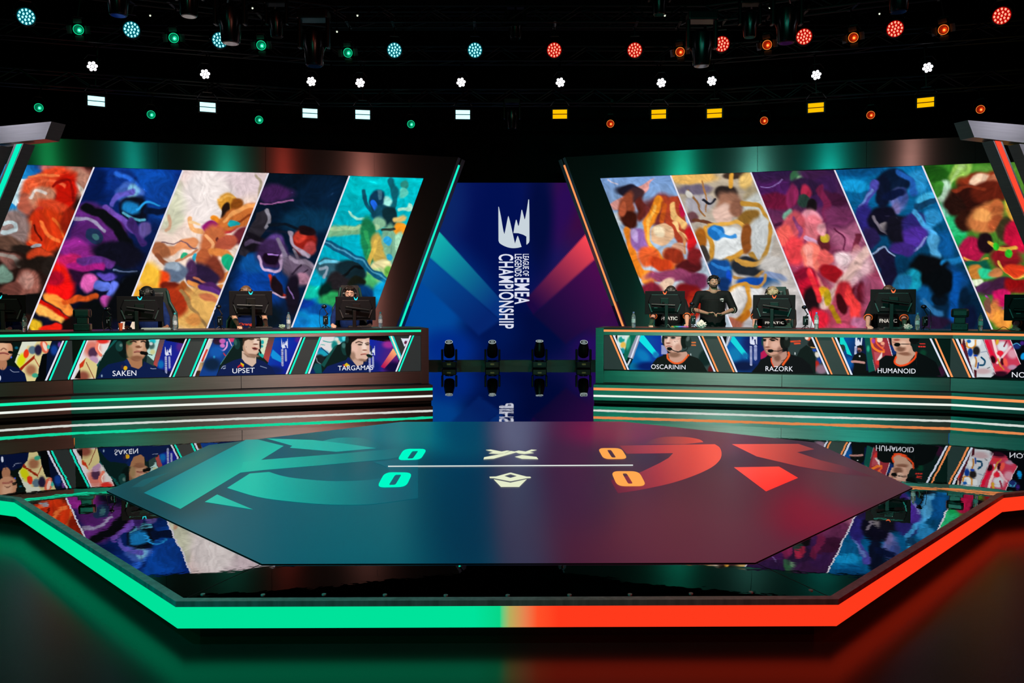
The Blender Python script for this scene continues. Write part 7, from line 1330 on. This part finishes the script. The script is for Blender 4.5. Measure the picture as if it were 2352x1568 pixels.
def player(px, py, S, hx, label, **kw):
    """hx: px of the person's right hand (picture left) and left hand (picture right)"""
    h = seatp(px, py, S, 1.02); hy = kw.pop('hoff', (.66, .66)); ya = yaw_of(S, px) + kw.pop('turn', 0)
    return person(h, ya, [deskp(hx[0], S, hy[0], .035), deskp(hx[1], S, hy[1], .035)], label, 'seated players', **kw)
NV = '#0d2458'
player(-8, 690, SL, (-60, 22), 'person in a navy jersey mostly cut off by the left frame edge', jersey=NV, long_sleeve=True, skin='#c08c6c', tiltfwd=.3)
player(338, 680, SL, (292, 384), 'person in a navy jersey with shaggy black hair behind the first full left monitor', jersey=NV, long_sleeve=True, skin='#8a5c44', hair='#0a0908', tiltfwd=.75, hairvol=1.22, headset=False)
p_, j_ = player(565, 675, SL, (548, 612), 'person in a short-sleeved navy jersey with light brown hair behind a monitor', jersey=NV, skin='#c89678', hair='#6a4a30', tiltfwd=.65, hoff=(.62, .64))
project_text('Orange', j_, [(549, 741), (584, 741), (584, 749), (549, 749)], M_RED, p_)
player(803, 674, SL, (764, 850), 'person in a navy jersey with dark hair, eyes just above the rightmost left monitor', jersey=NV, long_sleeve=True, skin='#c89a84', hair='#221610', tiltfwd=.18, turn=-.1)
BK = '#0e1012'; OR = '#f06a24'
p_, j_ = player(1541, 674, SR, (1494, 1578), 'person in a black jersey with orange cuffs at the monitor nearest the centre', jersey=BK, cuff=OR, skin='#c49078', hair='#241c18', tiltfwd=.8)
project_text('FNATIC', j_, [(1519, 727), (1556, 727), (1556, 735), (1519, 735)], M_WHT, p_)
p_, j_ = player(1774, 676, SR, (1732, 1812), 'person in a black jersey with orange cuffs and blond hair holding a red mouse', jersey=BK, cuff=OR, skin='#c08c78', hair='#8c7658', tiltfwd=.85)
project_text('FNATIC', j_, [(1757, 738), (1802, 738), (1802, 744), (1757, 744)], M_WHT, p_)
p_, j_ = player(2040, 674, SR, (1993, 2078), 'person in a black jersey with orange cuffs and brown hair behind the third right monitor', jersey=BK, cuff=OR, skin='#b88a78', hair='#4a3226', tiltfwd=.7)
project_text('FNATIC', j_, [(2020, 732), (2060, 732), (2060, 741), (2020, 741)], M_WHT, p_)
player(2392, 690, SR, (2330, 2440), 'person in a black jersey mostly cut off by the right frame edge', jersey=BK, cuff=OR, skin='#b88a78', tiltfwd=.6)
# standing coach
ch = pd(1639, 648, 14.75); fw = Vector((-.05, -1, 0)).normalized()
hR = pd(1626, 720, 14.42); hL = pd(1656, 722, 14.42)
p_, j_ = person(ch, -.05, [hR, hL], 'standing person in a black jersey and headset with hands joined, behind the right desk', None, jersey='#0b0c0d', hair='#0d0a09', skin='#a87c68', stand=True, wide=1.36, beard='#3c2a22',
    hand_dirs=[((.92, -.38, .05), (0, -.4, .9), (.2, -.9, .35)), ((-.92, -.38, .0), (0, -.4, .9), (-.2, -.9, .35))], headset=True)
def project_patch(ob, pts, m_, parent, nm):
    bm = bmesh.new(); bm.from_mesh(ob.data); bm.transform(mworld(ob)); bv = BVHTree.FromBMesh(bm); bm.free(); P = []
    for x, y in pts:
        rr = ray(x, y).normalized(); h = bv.ray_cast(ORG, rr)
        if h[0] is None: return
        P.append(h[0] - rr * .006)
    MB().prism(P, (0, .003, 0)).build(nm, m_, parent, world=True)
project_patch(j_, [(1653.5, 686.5), (1658, 685), (1662, 685.5), (1662.3, 690), (1660, 693.5), (1657.5, 691), (1654, 690)], M_WHT, p_, 'jersey_crest')
for args in ((338, SL, 'gaming chair of the shaggy-haired person, its side showing right of the monitor'), (565, SL, 'gaming chair hidden behind the light brown haired person'), (806, SL, 'dark gaming chair framing the head above the rightmost left monitor'),
             (1545, SR, 'gaming chair behind the monitor nearest the centre on the right desk'), (1784, SR, 'dark gaming chair behind the blond person'), (2044, SR, 'gaming chair behind the third right monitor'), (-8, SL, 'gaming chair at the left frame edge'), (2392, SR, 'gaming chair at the right frame edge')):
    px, S, lb_ = args; tz = {338: 1.80, 565: 1.66, 806: 1.86, 1545: 1.74, 1784: 1.83, 2044: 1.68, -8: 1.7, 2392: 1.7}[px]
    chair(px + {338: 22}.get(px, 0), S, 1.30, tz, lb_, '#0f3a34' if S is SL else '#2a1614')
# monitors
monitor(1, 677, SL, 'dark monitor cut by the left frame edge, seen from behind')
monitor(323, 680, SL, 'monitor seen from behind, leftmost full one on the left desk', arm=-1)
monitor(577, 668, SL, 'monitor seen from behind, middle of the left desk', arm=1)
monitor(817.5, 681, SL, 'monitor seen from behind, rightmost on the left desk', arm=-1)
monitor(1526.5, 668, SR, 'monitor with an orange mark, nearest the centre on the right desk', True, arm=1)
monitor(1777, 677, SR, 'monitor with an orange mark, second on the right desk', True, arm=-1)
monitor(2049.5, 664, SR, 'monitor with an orange mark, third on the right desk', True, arm=-1)
monitor(2364, 676, SR, 'dark monitor cut by the right frame edge')
for a in ((57, SL, .12, 'water bottle at the far left by the frame-edge monitor', '#284848'), (402, SL, .16, 'water bottle beside the black-haired person', '#30a0a8'), (663, SL, .3, 'water bottle right of the middle left monitor', '#1c4c60'), (874, SL, .2, 'water bottle right of the last left monitor', '#206878'),
          (1455, SR, .2, 'water bottle at the inner end of the right desk', '#6878b0'), (1875, SR, .35, 'water bottle right of the second right monitor', '#5c74c0'), (2107, SR, .2, 'water bottle beside the third right monitor', '#3080a8'), (2252, SR, .1, 'water bottle right of the black talkback unit', '#1c4858')):
    bottle(*a[:4], cap=a[4])
for a in ((250, SL, .35, 'small camera stand left of the first full left monitor', .31, 1), (506, SL, .35, 'small camera stand left of the middle left monitor', .34, 1), (748, SL, .35, 'small camera stand left of the last left monitor', .34, 1),
          (1592, SR, .35, 'small camera stand left of the standing person', .38, -1), (1850, SR, .3, 'small camera stand right of the second right monitor', .33, -1), (2124, SR, .35, 'small camera stand behind the bottle by the third right monitor', .34, -1)): cam_stand(*a)
talkback(190, SL, .3, 'black talkback unit on the left desk'); talkback(2204, SR, .3, 'black talkback unit on the right desk')
keyboard(20, SL, .2, 'pale keyboard under the hand at the left frame edge', '#8ca094', .30); keyboard(360, SL, .3, 'pale keyboard before the black-haired person', '#9ca8a0', .42); keyboard(598, SL, .45, 'dark keyboard before the light brown haired person'); keyboard(826, SL, .5, 'dark keyboard below the last left monitor')
keyboard(1562, SR, .3, 'keyboard glowing in rainbow colours on the right desk', '#181a1c', .27, True); keyboard(1790, SR, .45, 'dark keyboard below the second right monitor'); keyboard(2060, SR, .5, 'dark keyboard below the third right monitor')
mouse(deskp(297, SL, .5), 'black mouse under the hand left of the first full monitor', '#0c0c0c'); mouse(deskp(1745, SR, .45), 'red mouse under the hand of the blond person', '#d81c1c'); mouse(deskp(2326, SR, .45), 'pale mouse at the right frame edge', '#a89c90')
tissue(1611, SR, .3, 'crumpled white tissue in front of the standing person', 1.15); tissue(2086, SR, .3, 'crumpled tissue left of the third bottle on the right desk', .9); tissue(648, SL, .4, 'crumpled greenish tissue left of a bottle on the left desk', .7, '#8ca890')
for pts, lb_ in (((( 1530, .15), (1534, .1), (1541, .12), (1550, .2)), 'thin pale cable looping on the right desk by the rainbow keyboard'), (((2275, .1), (2290, .2), (2305, .3), (2320, .35)), 'black cable at the right end of the right desk'), (((2070, .15), (2090, .1), (2105, .2)), 'black cable near the third right monitor')):
    P = [deskp(x, SR, o, .006 + (.05 if i in (1,) and x < 1600 or x == 2305 else 0)) for i, (x, o) in enumerate(pts)]
    P = [Vector(q) for q in spline([tuple(p) for p in P], 6)]
    o = MB().tube(P, .004, 6).build('cable', mat('cable_pale' if 'pale' in lb_ else 'cable_black', '#8c9088' if 'pale' in lb_ else '#0a0a0a', .5), None, world=True); tag(o, lb_, 'cable')
def cup(px, S, off):
    b = deskp(px, S, off); t = empty('paper_cup', b, 'white and orange paper cup on the left desk beside a camera stand', 'cup')
    MB().lathe([(.022, 0), (.032, .1), (.034, .1), (.034, .105), (.03, .105)], 18).build('cup_body', mat('cup_orange', '#d8582c', .6), t, smooth=True)
    MB().cyl((-.012, 0, .02), (-.02, -.01, .1), .013, n=8).build('pale_stripe', mat('cup_white', '#d8d0c8', .6), t)
cup(277, SL, .3)
